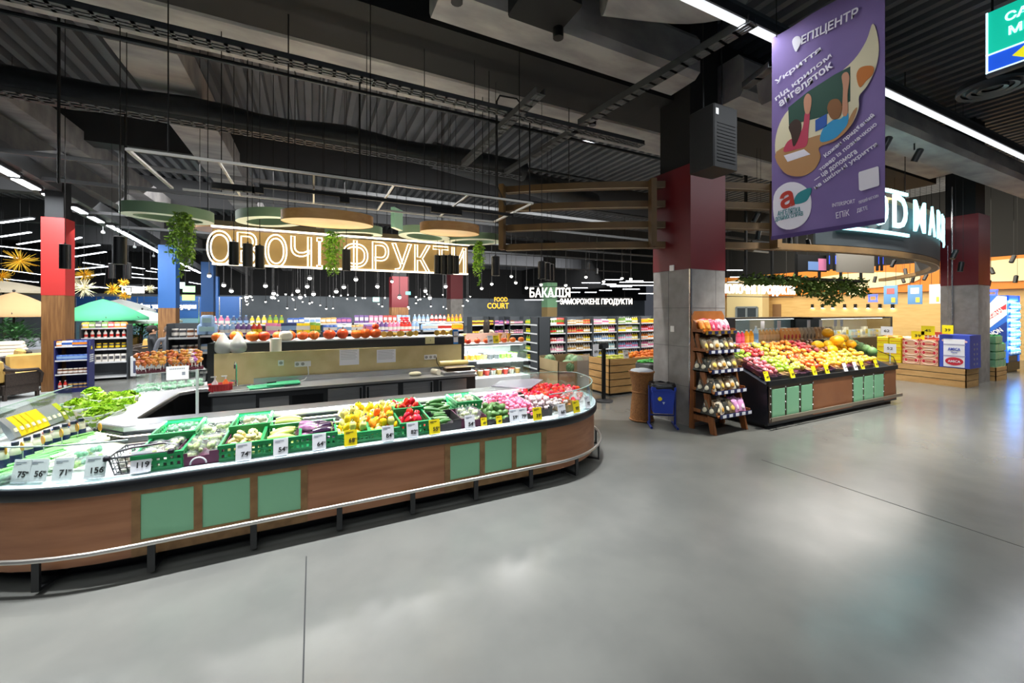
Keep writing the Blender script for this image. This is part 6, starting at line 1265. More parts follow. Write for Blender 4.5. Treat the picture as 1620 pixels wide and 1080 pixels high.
# low runs of packs behind the pumpkins
LY = 9.7; xa, xb = aY(313, 520, LY).x, aY(735, 520, LY).x
n_ = 5; wb2 = (xb - xa) / n_
PAL = [[('8fb0d8', 'e8e4dc'), ('e8e4dc', 'd23a30'), ('e88a2c', 'e8c81c')], [('e8e4dc', 'd97aa0'), ('8fb0d8', 'e8e4dc'), ('6a4a8a', 'e8e4dc'), ('d23a30', 'e8c81c')], [('d97aa0', 'e8e4dc'), ('2f3a60', '8fb0d8'), ('e8c81c', 'e8e4dc'), ('6f9a3a', 'e8c81c')], [('3a62b0', 'e8e4dc'), ('e8e4dc', '8fb0d8'), ('c9a05a', 'e8e4dc'), ('6a4a8a', 'd97aa0')], [('6a4a8a', 'e8e4dc'), ('d97aa0', 'e8e4dc'), ('d23a30', 'e8e4dc'), ('8fb0d8', 'e8e4dc')]]
for j in range(n_):
    t = gondola(xa + wb2 * j, LY, wb2, .55, (.3, .7, 1.08, 1.40), 1.42, f'low dark shelf of packs behind the pumpkins, {nth(j)} from the left')
    for k, z in enumerate((1.08, 1.40)): stock(t, xa + wb2 * j + .04, LY + .12, z, wb2 - .08, 11, ('pack', 'bottle', 'box', 'pack', 'bottle')[(j + k) % 5], PAL[(j + k) % 5], f'{("lower", "upper")[k]} level of low shelf {nth(j)} behind the pumpkins', sc=1.15 if k else 1.0)
LY2 = 13; xa2, xb2 = aY(330, 505, LY2).x, aY(735, 505, LY2).x; wb3 = (xb2 - xa2) / 4
for j in range(4):
    t = gondola(xa2 + wb3 * j, LY2, wb3, .5, (.6, 1.1, 1.5), 1.52, f'second low shelf run deep behind the pumpkins, {nth(j)} from the left')
    stock(t, xa2 + wb3 * j + .04, LY2 + .12, 1.5, wb3 - .08, 12, ('bottle', 'pack', 'box')[j % 3], PAL[(j + 2) % 5], f'top of the deep low shelf {nth(j)}', sc=1.2)
q = aY(640, 505, 11.5); t = thing('poinsettia', 'red flowering bunch on a dark post behind the squashes', 'plant', (q.x, 11.5, 1.55)); b = B()
for i in range(16): a = i * 2.4; b.sph((.14 * math.cos(a) * (i % 4 + 1) / 4, .14 * math.sin(a) * (i % 4 + 1) / 4, .06 * (i % 3)), (.06, .06, .03), 7, 5)
part('flowers', b, M('poinsettia red', 'd8242c', .5), t); part('post', B().box(-.06, -.06, -1.55, .06, .06, 0), sgr, t)
# black shelf with dark packs near the men
q0 = aY(263, 520, 10.3); t = gondola(q0.x, 10.3, .62, .45, (.3, .66, 1.0, 1.34), 1.62, 'black shelf of dark packs beside the man in grey')
for k, z in enumerate((.66, 1.0, 1.34)): stock(t, q0.x + .05, 10.42, z, .5, 4, 'jar', [('4a4a4e', 'e8e4dc'), ('7a4a2a', 'e8e4dc')] if k else [('e88a2c', 'e8e4dc'), ('d23a30', 'e8e4dc')], f'shelf {nth(k)} of the black shelf by the man in grey', sc=1.25)
for i in range(3): q = aY(320 + 5 * i, 518 - 4 * (i == 1), 9.6); solo('soft_pack', prod('pack', '8fb0d8', 'a8d0d8'), None, f'puffy light blue pack, {nth(i)} at the left end of the low shelves', 'pack', (q.x, 9.78, 1.42 + .17 * (i == 1)), 0, sc=1.5)
# ================================================================ glass salad counter
sc_ = thing('salad_counter', 'glass fronted chilled salad counter with pumpkins on its top', 'display counter', (0, 0, 0)); cx0, cx1, cy0, cy1 = 2.52, 3.86, 7.0, 7.95
part('base', B().box(cx0, cy0 + .02, .06, cx1, cy1, .62), M('counter white', 'd8dde0', .3), sc_); part('plinth', B().box(cx0 + .05, cy0 + .06, 0, cx1 - .05, cy1 - .05, .06), cdark, sc_)
part('roof', B().box(cx0, cy0 + .18, 1.215, cx1, cy1, 1.25), white, sc_); part('back_wall', B().box(cx0, cy1 - .03, .62, cx1, cy1, 1.22), M('counter inner', 'e6eaea', .4), sc_)
part('front_glass', B().add([(cx0, cy0 + .02, .62), (cx1, cy0 + .02, .62), (cx1, cy0 + .2, 1.22), (cx0, cy0 + .2, 1.22), (cx0, cy0 + .026, .62), (cx1, cy0 + .026, .62), (cx1, cy0 + .206, 1.22), (cx0, cy0 + .206, 1.22)], [(0, 1, 2, 3), (7, 6, 5, 4), (0, 4, 5, 1), (3, 2, 6, 7)]), gl, sc_)
for x in (cx0, cx1 - .006): part('end_glass', B().prism([(cy0 + .02, .62), (cy1, .62), (cy1, 1.22), (cy0 + .2, 1.22)], x, x + .006, Xs), gl, sc_)
part('inner_shelf', B().box(cx0 + .02, cy0 + .3, .90, cx1 - .02, cy1 - .04, .915), white, sc_); part('lamp', B().box(cx0 + .05, cy0 + .26, 1.195, cx1 - .05, cy0 + .3, 1.213), lamps_, sc_)
part('side_panel', B().box(cx0 - .02, cy0 + .25, .62, cx0, cy1, 1.25), M('violet panel', '5a5ab0', .5), sc_)
lamp('counter light', 'AREA', ((cx0 + cx1) / 2, cy0 + .3, 1.19), 28, (.95, 1, .98), size=1.2, sizey=.08)
for l in range(2):
    for i in range(9):
        for j in range(2):
            c = (('e88a2c', 'e8e4dc'), ('e88a2c', 'e8e4dc'), ('c9a05a', '4a4a4e'), ('4a4a4e', 'e8e4dc'), ('6f9a3a', 'e8e4dc'), ('e8e4dc', '6f9a3a'))[(i + l) * 6 // 10 % 6] if l else (('d23a30', 'e8e4dc'), ('e8e4dc', 'd23a30'), ('c9a05a', 'e8e4dc'))[i % 3]
            solo('salad_cup', prod('cup', *c), None, f'{CN[c[0]]} tub, {nth(i)} of row {nth(j)} on the {("lower", "upper")[l]} level inside the salad counter', 'tub', (cx0 + .12 + .135 * i, cy0 + .42 + .2 * j - .12 * (l == 0), .62 if l == 0 else .916), 0, sc=1.35)
for i in range(7):
    x = cx0 + .1 + .19 * i; big = i in (1, 2, 5, 6)
    if i in (0, 4, 5): solo('squash', SQ, None, f'tan butternut squash standing on the salad counter, {nth(i)} place from the blue pad', 'squash', (x, cy0 + .42, 1.34), (0, PI / 2 - .1, .5 * i))
    solo('pumpkin', PK[0], None, f'small orange pumpkin on the salad counter top, {nth(i)} from the blue pad', 'pumpkin', (x + .03, cy0 + .28, 1.25), i, sc=.75)
t = thing('leaflet_box', 'pale pink board standing behind the pumpkins on the salad counter', 'board', (0, 0, 0)); part('board', B().box(cx0 + .08, cy0 + .6, 1.25, cx1 - .25, cy0 + .63, 1.43), M('pink board', 'eac9b8', .6), t)
for i, px in enumerate((776, 785)):
    q = aY(px, 545, cy0 + .2); t = price_card(0, 0, ('69', '35')[i], i == 1, lb=f'{("white", "yellow")[i]} price card among the pumpkins on the salad counter', loc=(q.x, cy0 + .2, 1.25), s=1.1)
# ================================================================ melon bin, scales, crates
t = thing('melon_bin', 'plain brown cardboard bin of watermelons behind the counter end', 'bin', (0, 0, 0)); kft = M('kraft board', '9c8463', .8, c2='907856', ns=3); mx0, mx1, my0, my1 = 4.46, 5.22, 6.94, 7.7
b = B(); w = .015; b.box(mx0, my0, .08, mx1, my0 + w, .84).box(mx0, my1 - w, .08, mx1, my1, .9).box(mx0, my0, .08, mx0 + w, my1, .86).box(mx1 - w, my0, .08, mx1, my1, .92).box(mx0, my0, .6, mx1, my1, .62); part('walls', b, kft, t)
part('film_flap', B().box(mx1 - .3, my0 - .004, .3, mx1 + .004, my0, .95), film('bin film', 'd8d0c4', .35), t); part('pallet', B().box(mx0 + .02, my0 + .02, .0, mx1 - .02, my1 - .02, .08), cdark, t)
wm = M('melon rind', '2a5530', .4, c2='7fa070', ns=3.2, stretch=(14, 14, .6)); WMm = lobed(.15, .14, 1, 0, [wm, MATS['pumpkin stem']], dip=.02, n=24)
for i, (x, y, s) in enumerate(((4.72, 7.15, 1), (4.95, 7.2, 1.15), (5.1, 7.45, .95), (4.65, 7.45, .9))): solo('watermelon', WMm, None, f'striped watermelon in the cardboard bin, {nth(i)} from its left', 'watermelon', (x, y, .64 + .03 * i), (.9, .4, i), sc=s)
q = aZ(955, 634, 0); t = thing('scale_stand', 'dark produce scale stand with a white price card beside the melon bin', 'scale', (q.x, q.y, 0)); part('foot', B().lathe([(.19, 0), (.19, .015), (.06, .03), (.03, .05)], 22), dgr, t); part('post', B().box(-.035, -.025, .02, .035, .025, 1.13), cdark, t)
part('head', B().bbox(-.16, -.06, 1.1, .1, .06, 1.2, .02), M('scale grey', '5a5e62', .4), t); part('knob', B().cyl((-.14, -.08, 1.14), (-.14, -.05, 1.14), .055, n=16), cdark, t); part('pan', B().lathe([(.02, 1.2), (.16, 1.24), (.17, 1.26), (.15, 1.25)], 20), M('clear pan', 'dfe4e6', .2), t)
pc = part('price_sheet', B().box(-.34, -.09, .96, -.2, -.085, 1.2), card, t); b = B(); fit('69', .08, .05, R3(PI / 2, 0, 0, (-.27, -.092, 1.05)), b, ext=.001, bold=.01); part('price', b, ink, pc)
t = thing('crate_bin', 'slatted plywood crate bin of bananas and oranges behind the wicker bin', 'bin', (0, 0, 0)); bx0, bx1, by0, by1 = 5.86, 7.9, 7.05, 8.1
for k in range(5): part('slat', B().box(bx0, by0, .05 + .155 * k, bx1, by0 + .02, .185 + .155 * k).box(bx0, by0, .05 + .155 * k, bx0 + .02, by1, .185 + .155 * k), ply, t)
part('core', B().box(bx0 + .022, by0 + .022, .02, bx1, by1, .70), cdark, t)
for j in range(3):
    for i in range(11): solo('orange', V['orange'], None, f'orange, {nth(i)} in row {nth(j)} of the plywood crate bin', 'orange', (6.75 + .095 * i, by0 + .12 + .13 * j, .70 + .05 * j + random.uniform(0, .04)), rnd(), sc=1.35)
ban = bent(.2, .022, .05, M('banana skin', 'cfc94a', .5, c2='a8b83a', ns=8), mats=[MATS['banana skin'], stemg])
for j in range(3):
    for i in range(6): solo('banana', ban, None, f'greenish banana, {nth(i)} in row {nth(j)} of the plywood crate bin', 'banana', (6.0 + .12 * i, by0 + .14 + .16 * j, .74 + .03 * j), (.3, .2 * (i % 2), 1.2 + .2 * j), sc=1.2)
q = aY(991, 556, 7.2); price_card(0, 0, '45', 0, lb='white price card between the bananas and oranges', loc=(q.x, 7.2, .78), s=1.4)
# ================================================================ lit department signs
def lit_sign(s, px0, px1, py0, py1, d, m, label, outline=False, backing=True, turn=None):
    p0, p1 = aD(px0, (py0 + py1) / 2, d), aD(px1, (py0 + py1) / 2, d + (turn or 0)); L = (p1 - p0).length; rz = math.atan2(p1.y - p0.y, p1.x - p0.x); h = (py1 - py0) * d / F
    t = thing('department_sign', label, 'sign', (p0 + p1) / 2, rz); b = B(); fit(s, L, h, R3(PI / 2, 0, 0), b, ext=.03, bold=.015); part('lettering', b, m, t); part('frame', B().box(-L / 2, .05, -h * .62, L / 2, .08, -h * .56).box(-L / 2, .05, h * .6, L / 2, .08, h * .66), dgr, t)
    for x in (-L * .4, L * .4): part('hanger', B().cyl((x, .06, h * .6), (x, .06, 6.9 - t.location.z), .01, n=5), blk, t)
    return t
lw = M('lit letters', 'fff8ec', .4, em=1.7); lo = M('lit orange', 'f2a81c', .4, em=1.6)
lit_sign('БАКАЛІЯ', 838, 902, 455, 470, 19, lw, 'short white lit sign reading БАКАЛІЯ over the bottle shelves')
lit_sign('ЗАМОРОЖЕНІ ПРОДУКТИ', 886, 1000, 472, 483, 21, lw, 'longer white lit sign reading ЗАМОРОЖЕНІ ПРОДУКТИ over the bottle shelves')
lit_sign('FOOD', 782, 803, 470, 477, 25, lo, 'orange lit sign reading FOOD deep behind the vine'); lit_sign('COURT', 771, 805, 479, 488, 25, lo, 'orange lit sign reading COURT deep behind the vine')
lit_sign('МОЛОЧНІ ПРОДУКТИ', 1140, 1257, 450, 468, 17, lw, 'white lit sign reading МОЛОЧНІ ПРОДУКТИ beside the tiled pillar', turn=1.5)
lit_sign('М’ЯСО', 1341, 1364, 455, 467, 17, M('lit cream', 'ffe8b0', .4, em=2.4), 'small cream lit sign under the hanging greenery')
lit_sign('Сад меблі', 193, 228, 452, 466, 24, lw, 'white lit sign reading Сад меблі over the garden furniture'); lit_sign('різи та аксесуари', 217, 310, 480, 490, 22, lw, 'white lit sign reading різи та аксесуари on the blue shop front')
sf0, sf1 = aD(120, 478, 26), aD(380, 478, 26); t = thing('shop_front', 'deep blue shop front of a glazed store beyond the garden furniture', 'shop front', (0, 0, 0)); zb_f, zt_f = aD(200, 503, 26).z, aD(200, 470, 26).z; dv = (sf1 - sf0); L = dv.length; Q = Matrix.Translation((sf0.x, sf0.y, 0)) @ R3(0, 0, math.atan2(dv.y, dv.x))
part('fascia', B().box(0, 0, zb_f, L, .1, zt_f + .05, Q), M('fascia blue', '1c4478', .5), t); part('glazing', B().box(0, .02, .0, L, .08, zb_f, Q), M('shop glass', '5f7f8c', .15), t); b = B()
for i in range(9): b.box(L * i / 8 - .03, -.02, 0, L * i / 8 + .03, .0, zt_f, Q)
part('mullions', b, alu, t)
for i, (px0, px1, y0, y1, c) in enumerate(((277, 289, 446, 456, 'cfeee0'), (289, 306, 452, 462, '8fd08a'), (288, 306, 466, 475, '9fd46a'), (642, 650, 461, 466, '6ad0c8'), (590, 600, 470, 477, 'a8e8e0'))):
    a, c_ = aD(px0, y1, 18), aD(px1, y0, 18); t = thing('info_board', f'small lit {("pale", "green", "light green", "teal exit", "pale teal")[i]} board hanging in the hall, {nth(i)} of these', 'sign', a); part('panel', B().box(0, 0, 0, (c_ - a).length * .8, .04, c_.z - a.z), M('board ' + c, c, .4, em=1.2), t); part('hanger', B().cyl((.1, .02, c_.z - a.z), (.1, .02, 6.9 - a.z), .008, n=5), blk, t)
# ================================================================ market hall at the right
dk_ = M('deli black', '1a1c1e', .35)
for i, (px0, px1, Y, zz) in enumerate(((1162, 1288, 9.0, 1.62), (1298, 1412, 8.2, 1.62))):
    x0, x1 = aY(px0, 500, Y).x, aY(px1, 500, Y).x; t = thing('deli_counter', f'black glazed chilled counter in the market hall, {("behind the juice bottles", "behind the melon heap")[i]}', 'display counter', (0, 0, 0))
    part('base', B().box(x0, Y, 0, x1, Y + .9, .8), dk_, t); part('canopy', B().box(x0, Y + .25, zz - .06, x1, Y + .95, zz), dk_, t); part('rear', B().box(x0, Y + .85, .8, x1, Y + .9, zz), M('deli inner', 'b8c8d0', .4), t); part('glass', B().box(x0, Y + .02, .8, x1, Y + .03, zz - .06), gl, t); part('lamp', B().box(x0 + .1, Y + .3, zz - .08, x1 - .1, Y + .36, zz - .06), lamps_, t)
    for x in (x0, x1 - .05): part('end_frame', B().box(x, Y, .8, x + .05, Y + .9, zz), dk_, t)
    nn = int((x1 - x0) / .3)
    for k in range(nn):
        kd, c, c2 = (('pack', 'e8e4dc', '8fb0d8'), ('pack', '8fb0d8', 'e8e4dc'), ('box', 'e8e4dc', 'e8c81c'), ('jar', 'e8c81c', 'e8e4dc'), ('pack', 'a8d0d8', 'e8e4dc'))[(k * 7 + i) % 5]; solo('deli_pack', prod(kd, c, c2), None, f'{CN[c]} {kd}, {nth(k)} on the deli counter {("behind the juice bottles", "behind the melons")[i]}', 'pack', (x0 + .15 + .3 * k, Y + .4, .8), 0, sc=2.2)
WX = 24.0
wn = aX(1166, 486, WX), aX(1199, 506, WX); t = struct('window_1', B().box(WX - .06, wn[1].y, wn[1].z, WX, wn[0].y, wn[0].z), M('dark glazing', '39424a', .15)); fm_ = B(); ya_, yb_, za_, zb2_ = wn[0].y, wn[1].y, wn[1].z, wn[0].z
for y in (yb_, (ya_ + yb_) / 2, ya_): fm_.box(WX - .1, y - .05, za_, WX - .04, y + .05, zb2_)
for z in (za_, zb2_): fm_.box(WX - .1, yb_, z - .05, WX - .04, ya_, z + .05)
struct('window_frame', fm_, M('window steel', '7a858c', .4), t)
d0, d1 = aX(1223, 481, WX), aX(1236, 530, WX); struct('door_1', B().box(WX - .05, d1.y, 0, WX, d0.y, d0.z), M('door brown', '8a6a48', .5))
q0_, q1_ = aX(1150, 440, 22.6), aX(1206, 440, 22.6); struct('wall_kitchen', B().box(22.6, q1_.y, 0, 23.2, q0_.y, 3.0), M('cream wall', 'd8c898', .6))
wn = aX(1166, 486, 22.6), aX(1199, 506, 22.6); t = struct('window_2', B().box(22.55, wn[1].y, wn[1].z, 22.6, wn[0].y, wn[0].z), MATS['dark glazing']); fm_ = B()
for y in (wn[1].y, (wn[0].y + wn[1].y) / 2, wn[0].y): fm_.box(22.5, y - .05, wn[1].z, 22.56, y + .05, wn[0].z)
for z in (wn[1].z, wn[0].z): fm_.box(22.5, wn[1].y, z - .05, 22.56, wn[0].y, z + .05)
struct('window_frame', fm_, MATS['window steel'], t)
for i, px in enumerate((1285, 1301, 1317, 1336, 1353, 1373, 1392, 1412)):
    q = aX(px, 484, WX - .06); t = thing('wall_lamp', f'small black wall lamp on the plywood wall, {nth(i)} from the door', 'lamp', q); part('body', B().cyl((0, 0, -.1), (0, 0, .1), .06, n=10), blk, t); part('bracket', B().box(0, -.02, -.02, .06, .02, .02), blk, t); part('lens', B().cyl((0, 0, -.11), (0, 0, -.1), .05, n=10), lens, t)
for i, (px0, px1, py0, py1, X_) in enumerate(((1398, 1420, 452, 481, 17.5), (1436, 1459, 451, 481, 17.5), (1470, 1490, 450, 480, 17.5))):
    a, c = aX(px0, py0, X_), aX(px1, py1, X_); t = thing('hanging_poster', f'blue product poster hanging in the market hall, {("by the plywood wall", "with the pale pack on it", "half behind the pillar")[i]}', 'poster', (0, 0, 0)); part('sheet', B().box(X_, c.y, c.z, X_ + .02, a.y, a.z), M('poster blue', '4a78a8', .5) if i < 2 else M('poster grey', 'c0c4d0', .5), t)
    cy, cz, hh = (a.y + c.y) / 2, (a.z + c.z) / 2, a.z - c.z
    part('picture', B().box(X_ - .006, cy - .1, cz + hh * .05, X_, cy + .1, cz + hh * .35), M('poster red', '9a4a50', .5) if i == 0 else wb_, t); part('price_spot', B().box(X_ - .006, c.y + .06, c.z + .06, X_, cy - .02, cz - hh * .15), M('poster yellow', 'c8b040', .5), t)
    for y in (a.y - .05, c.y + .05): part('cord', B().cyl((X_ + .01, y, a.z), (X_ + .01, y, 6.9), .006, n=4), blk, t)
for i, (px0, px1, py0, py1) in enumerate(((1375, 1387, 467, 476), (1563, 1577, 460, 467))):
    a, c = aX(px0, py0, 23.2), aX(px1, py1, 23.2); t = thing('neon_tag', f'small blue neon tag, {("on the plywood wall", "above the drinks fridge")[i]}', 'sign', (0, 0, 0)); part('tube', B().tube([(23.2, a.y, a.z), (23.2, c.y, a.z), (23.2, c.y, c.z), (23.2, a.y, c.z)], .06, 6, True), M('neon blue', '3a4af0', .4, em=3), t)
# hanging planter frame and screens under the ring
pz = 2.55; p0, p1 = aD(1180, 440, 11.5), aD(1362, 440, 13.5); pf = thing('planter_frame', 'long black hanging planter frame with trailing greenery in the market hall', 'planter', (0, 0, 0)); dv = p1 - p0; L = dv.length; Q = Matrix.Translation(p0) @ R3(0, 0, math.atan2(dv.y, dv.x))
part('tray', B().box(0, -.2, 0, L, .2, .08, Q), blk, pf); part('top_rail', B().box(0, -.2, 1.0, L, -.16, 1.05, Q).box(0, .16, 1.0, L, .2, 1.05, Q), blk, pf)
for i in range(6): part('upright', B().box(L * i / 5 - .03, -.03, .08, L * i / 5 + .03, .03, 6.9 - p0.z, Q), blk, pf)
lb_ = B(); r7 = random.Random(9)
for i in range(2600):
    u = r7.uniform(0, 1); hang = (.22 if u < .42 else .45 + .12 * math.sin(u * 14)) + (.4 if .66 < u < .76 else 0); c = Q @ Vector((L * u, r7.uniform(-.25, .25), .12 - hang * r7.random() ** .8)); dr = Vector((r7.uniform(-1, 1), r7.uniform(-1, 1), r7.uniform(-1, .4))).normalized(); sd = dr.cross(Vector((.3, .5, 1))).normalized(); l_ = r7.uniform(.09, .18)
    lb_.add([c, c + dr * l_ * .5 + sd * l_ * .3, c + dr * l_, c + dr * l_ * .5 - sd * l_ * .3], [(0, 1, 2, 3)])
part('leaves', lb_, lf3, pf, sharp=180)
a, c = aD(1325, 397, 12.4), aD(1383, 432, 12.8); t = thing('hanging_board', 'large grey panel hanging over the planter frame', 'panel', a); part('board', B().box(0, 0, c.z - a.z, (Vector((c.x, c.y)) - Vector((a.x, a.y))).length, .05, 0), M('panel grey', 'a8a49a', .6), t); part('hanger', B().cyl((.2, .02, 0), (.2, .02, 6.9 - a.z), .01, n=5), blk, t); t.rotation_euler.z = math.atan2(c.y - a.y, c.x - a.x)
for i, px in enumerate((1312, 1322, 1390, 1397)):
    a = aD(px, 428, 12.2); t = thing('menu_screen', f'narrow dark screen with blue glow, {nth(i)} beside the grey panel', 'screen', a, .3); part('case', B().box(-.08, 0, 0, .08, .06, .6), blk, t); part('glow', B().box(-.06, -.005, .2, .06, 0, .45), M('screen blue', '2a50e0', .4, em=1.4), t); part('hanger', B().cyl((0, .03, .6), (0, .03, 6.9 - a.z), .01, n=5), blk, t)
a, c = aD(1262, 402, 12), aD(1308, 430, 12.3); t = thing('menu_screen', 'wide dark screen showing pink and blue picture over the planter', 'screen', a, math.atan2(c.y - a.y, c.x - a.x)); wv = math.hypot(c.x - a.x, c.y - a.y); part('case', B().box(0, 0, c.z - a.z, wv, .06, 0), blk, t); part('picture', B().box(wv * .7, -.006, c.z - a.z + .04, wv - .02, 0, -.1), M('screen pink', 'c8789a', .4, em=.5), t); part('picture', B().box(wv * .35, -.006, c.z - a.z + .04, wv * .7, 0, -.2), M('screen pale', '6a88b8', .4, em=.5), t); part('hanger', B().cyl((.4, .03, 0), (.4, .03, 6.9 - a.z), .01, n=5), blk, t)
# spotlights on tracks
def spot(px, py, d, label, tilt=.5, e=0, s=1.0):
    q = aD(px, py, d); t = thing('spotlight', label, 'spotlight', q, 1.2 * (px % 3)); X_ = R3(tilt, 0, 0); part('body', B().lathe([(.05 * s, -.02), (.052 * s, -.02), (.052 * s, .2 * s), (.03 * s, .22 * s)], 12, X_), cylm, t); part('lens', B().lathe([(.001, -.018), (.046 * s, -.018)], 12, X_, cap=False), lens, t); part('stem', B().cyl((0, -.08 * s, .2 * s), (0, -.08 * s, 6.9 - q.z), .004, n=4), blk, t)
    if e: lamp('track lamp', 'SPOT', (0, 0, -.05), e, (1, .93, .82), rot=(tilt * .6, 0, 0), size=.04, spot=75, blend=.6, parent=t)
for i, (px, py, d, e) in enumerate(((1198, 378, 9, 0), (1192, 350, 9, 0), (1250, 385, 10, 0), (1280, 390, 10, 0), (1318, 395, 10.5, 0), (1330, 396, 10.5, 0), (1380, 402, 11, 0), (1411, 405, 11, 120), (1426, 406, 11, 120), (1411, 421, 13, 0), (1433, 434, 14, 120), (1430, 446, 15, 0), (1443, 446, 15, 0), (1462, 442, 14, 120), (1519, 428, 9.6, 150), (1507, 408, 9.6, 0), (1564, 452, 15, 0), (1571, 432, 13, 0), (1606, 446, 13, 0), (1600, 414, 12, 0), (1383, 446, 15, 0), (1258, 434, 13, 0), (930, 425, 14, 0), (944, 433, 14, 0))):
    spot(px, py, d, f'black spotlight head, {nth(i)} of those over the market hall', .5 if i % 2 else .2, e)
for i, (px, py) in enumerate(((1240, 300), (1310, 320), (1390, 330), (1180, 300))):                     # lamps over the fruit stand
    q = Vector((6.6 + 1.2 * i, 3.5, 4.72)); t = thing('spotlight', f'black spotlight head over the fruit stand, {nth(i)} from the rack', 'spotlight', q); part('body', B().lathe([(.05, -.02), (.055, -.02), (.055, .2), (.03, .22)], 12, R3(.45, 0, 0)), cylm, t); part('stem', B().cyl((0, 0, .2), (0, 0, .36), .012, n=5), blk, t)
    lamp('track lamp', 'SPOT', (0, -.0, -.06), 640, (1, .96, .9), rot=(.2 if i % 2 else -.1, 0, 0), size=.05, spot=78, blend=.7, parent=t)

# spot heads under the ducts above the produce island
for i, x in enumerate((-2.6, -1.2, .1, 1.4, 2.7)):
    t = thing('spotlight', f'black spotlight head high over the produce island, {nth(i)} from the lettuce end', 'spotlight', (x, 4.2, 5.25)); part('body', B().lathe([(.06, -.02), (.065, -.02), (.065, .22), (.03, .24)], 12), cylm, t); part('stem', B().cyl((0, 0, .2), (0, 0, 1.66), .012, n=5), blk, t)
    lamp('track lamp', 'SPOT', (0, 0, -.05), 1050, (.96, .97, 1), rot=(-.2, 0, 0), size=.06, spot=52, blend=.85, parent=t)

t = thing('spotlight', 'added black spotlight head high over the lettuces', 'spotlight', (-1.9, 5.3, 5.2)); part('body', B().lathe([(.06, -.02), (.065, -.02), (.065, .22), (.03, .24)], 12), cylm, t); part('stem', B().cyl((0, 0, .2), (0, 0, 1.7), .012, n=5), blk, t)  # head and lamp added to brighten the lettuce end
lamp('track lamp', 'SPOT', (0, 0, -.05), 700, (.98, 1, .97), size=.06, spot=60, blend=.8, parent=t)

for x, y, e, lb in ((4.6, 6.0, 750, 'over the aisle between the counter and the crate bin'), (12.6, 5.6, 650, 'over the aisle before the pallets'), (16.5, 3.0, 420, 'over the aisle beside the drinks fridge')):  # heads and lamps added to brighten the aisle floor
    t = thing('spotlight', f'added black spotlight head {lb}', 'spotlight', (x, y, 5.3)); part('body', B().lathe([(.06, -.02), (.065, -.02), (.065, .22), (.03, .24)], 12), cylm, t); part('stem', B().cyl((0, 0, .2), (0, 0, 1.6), .012, n=5), blk, t)
    lamp('track lamp', 'SPOT', (0, 0, -.05), e, (1, .95, .96), size=.06, spot=58, blend=.7, parent=t)
# ================================================================ garden hall on the left
rat = M('black rattan', '231c18', .6, c2='3a2e26', ns=60, bump=.4); cus = M('tan cushion', 'c9a65c', .8, c2='bd9850', ns=5); pos_ = M('pole dark', '2a2622', .5)
def umbrella(px, py_rim, py_top, r, d, m, label):
    c = aD(px, py_rim, d); zt = aD(px, py_top, d).z; z = c.z; t = thing('parasol', label, 'parasol', (c.x, c.y, 0)); n = 8; v = []; f = []
    for k in range(5):
        rr = r * k / 4 + .02; zz = zt - (zt - z) * (k / 4) ** 1.25
        for i in range(n * 3): a = 2 * PI * i / (n * 3); s_ = 1 - .05 * abs(math.sin(a * n / 2)) * k / 4; v.append((rr * s_ * math.cos(a), rr * s_ * math.sin(a), zz))
    for i in range(n * 3): a = 2 * PI * i / (n * 3); s_ = 1 - .05 * abs(math.sin(a * n / 2)); v.append((r * 1.02 * s_ * math.cos(a), r * 1.02 * s_ * math.sin(a), z - .1))
    N = n * 3
    for k in range(5): f += [(k * N + i, k * N + (i + 1) % N, (k + 1) * N + (i + 1) % N, (k + 1) * N + i) for i in range(N)]
    b = B().add(v, f); part('canopy', b, m, t, sharp=60); part('pole', B().cyl((0, 0, .05), (0, 0, zt + .04), .03, n=8), pos_, t); part('base', B().lathe([(.28, 0), (.28, .05), (.06, .08)], 18), pos_, t)
    for i in range(n): a = 2 * PI * (i + .5) / n; part('rib', B().cyl((0, 0, zt - .08), (r * .97 * math.cos(a), r * .97 * math.sin(a), z + .0), .012, n=5), pos_, t)
    part('finial', B().sph((0, 0, zt + .05), .04, 8, 6), pos_, t)
bei = M('beige canvas', 'a8845a', .8); umbrella(22, 496, 462, 1.15, 13.5, bei, 'beige parasol beside the red topped pillar'); umbrella(5, 460, 444, 1.6, 16, M('cream canvas', 'b4a890', .8), 'cream parasol above and behind the beige one')
umbrella(163, 502, 473, 1.3, 15, M('green canvas', '3f9a6c', .8), 'green parasol to the right of the red topped pillar'); umbrella(190, 490, 473, 1.4, 20.5, M('ivory canvas', 'd0cfc4', .8), 'ivory parasol behind the green one'); umbrella(225, 507, 490, 1.35, 17.3, M('pale green canvas', 'b4c4b4', .8), 'pale grey green parasol left of the blue topped pillar'); umbrella(205, 512, 503, 1.4, 23.3, M('bright green canvas', '4fc070', .8), 'bright green parasol low behind the pale one')
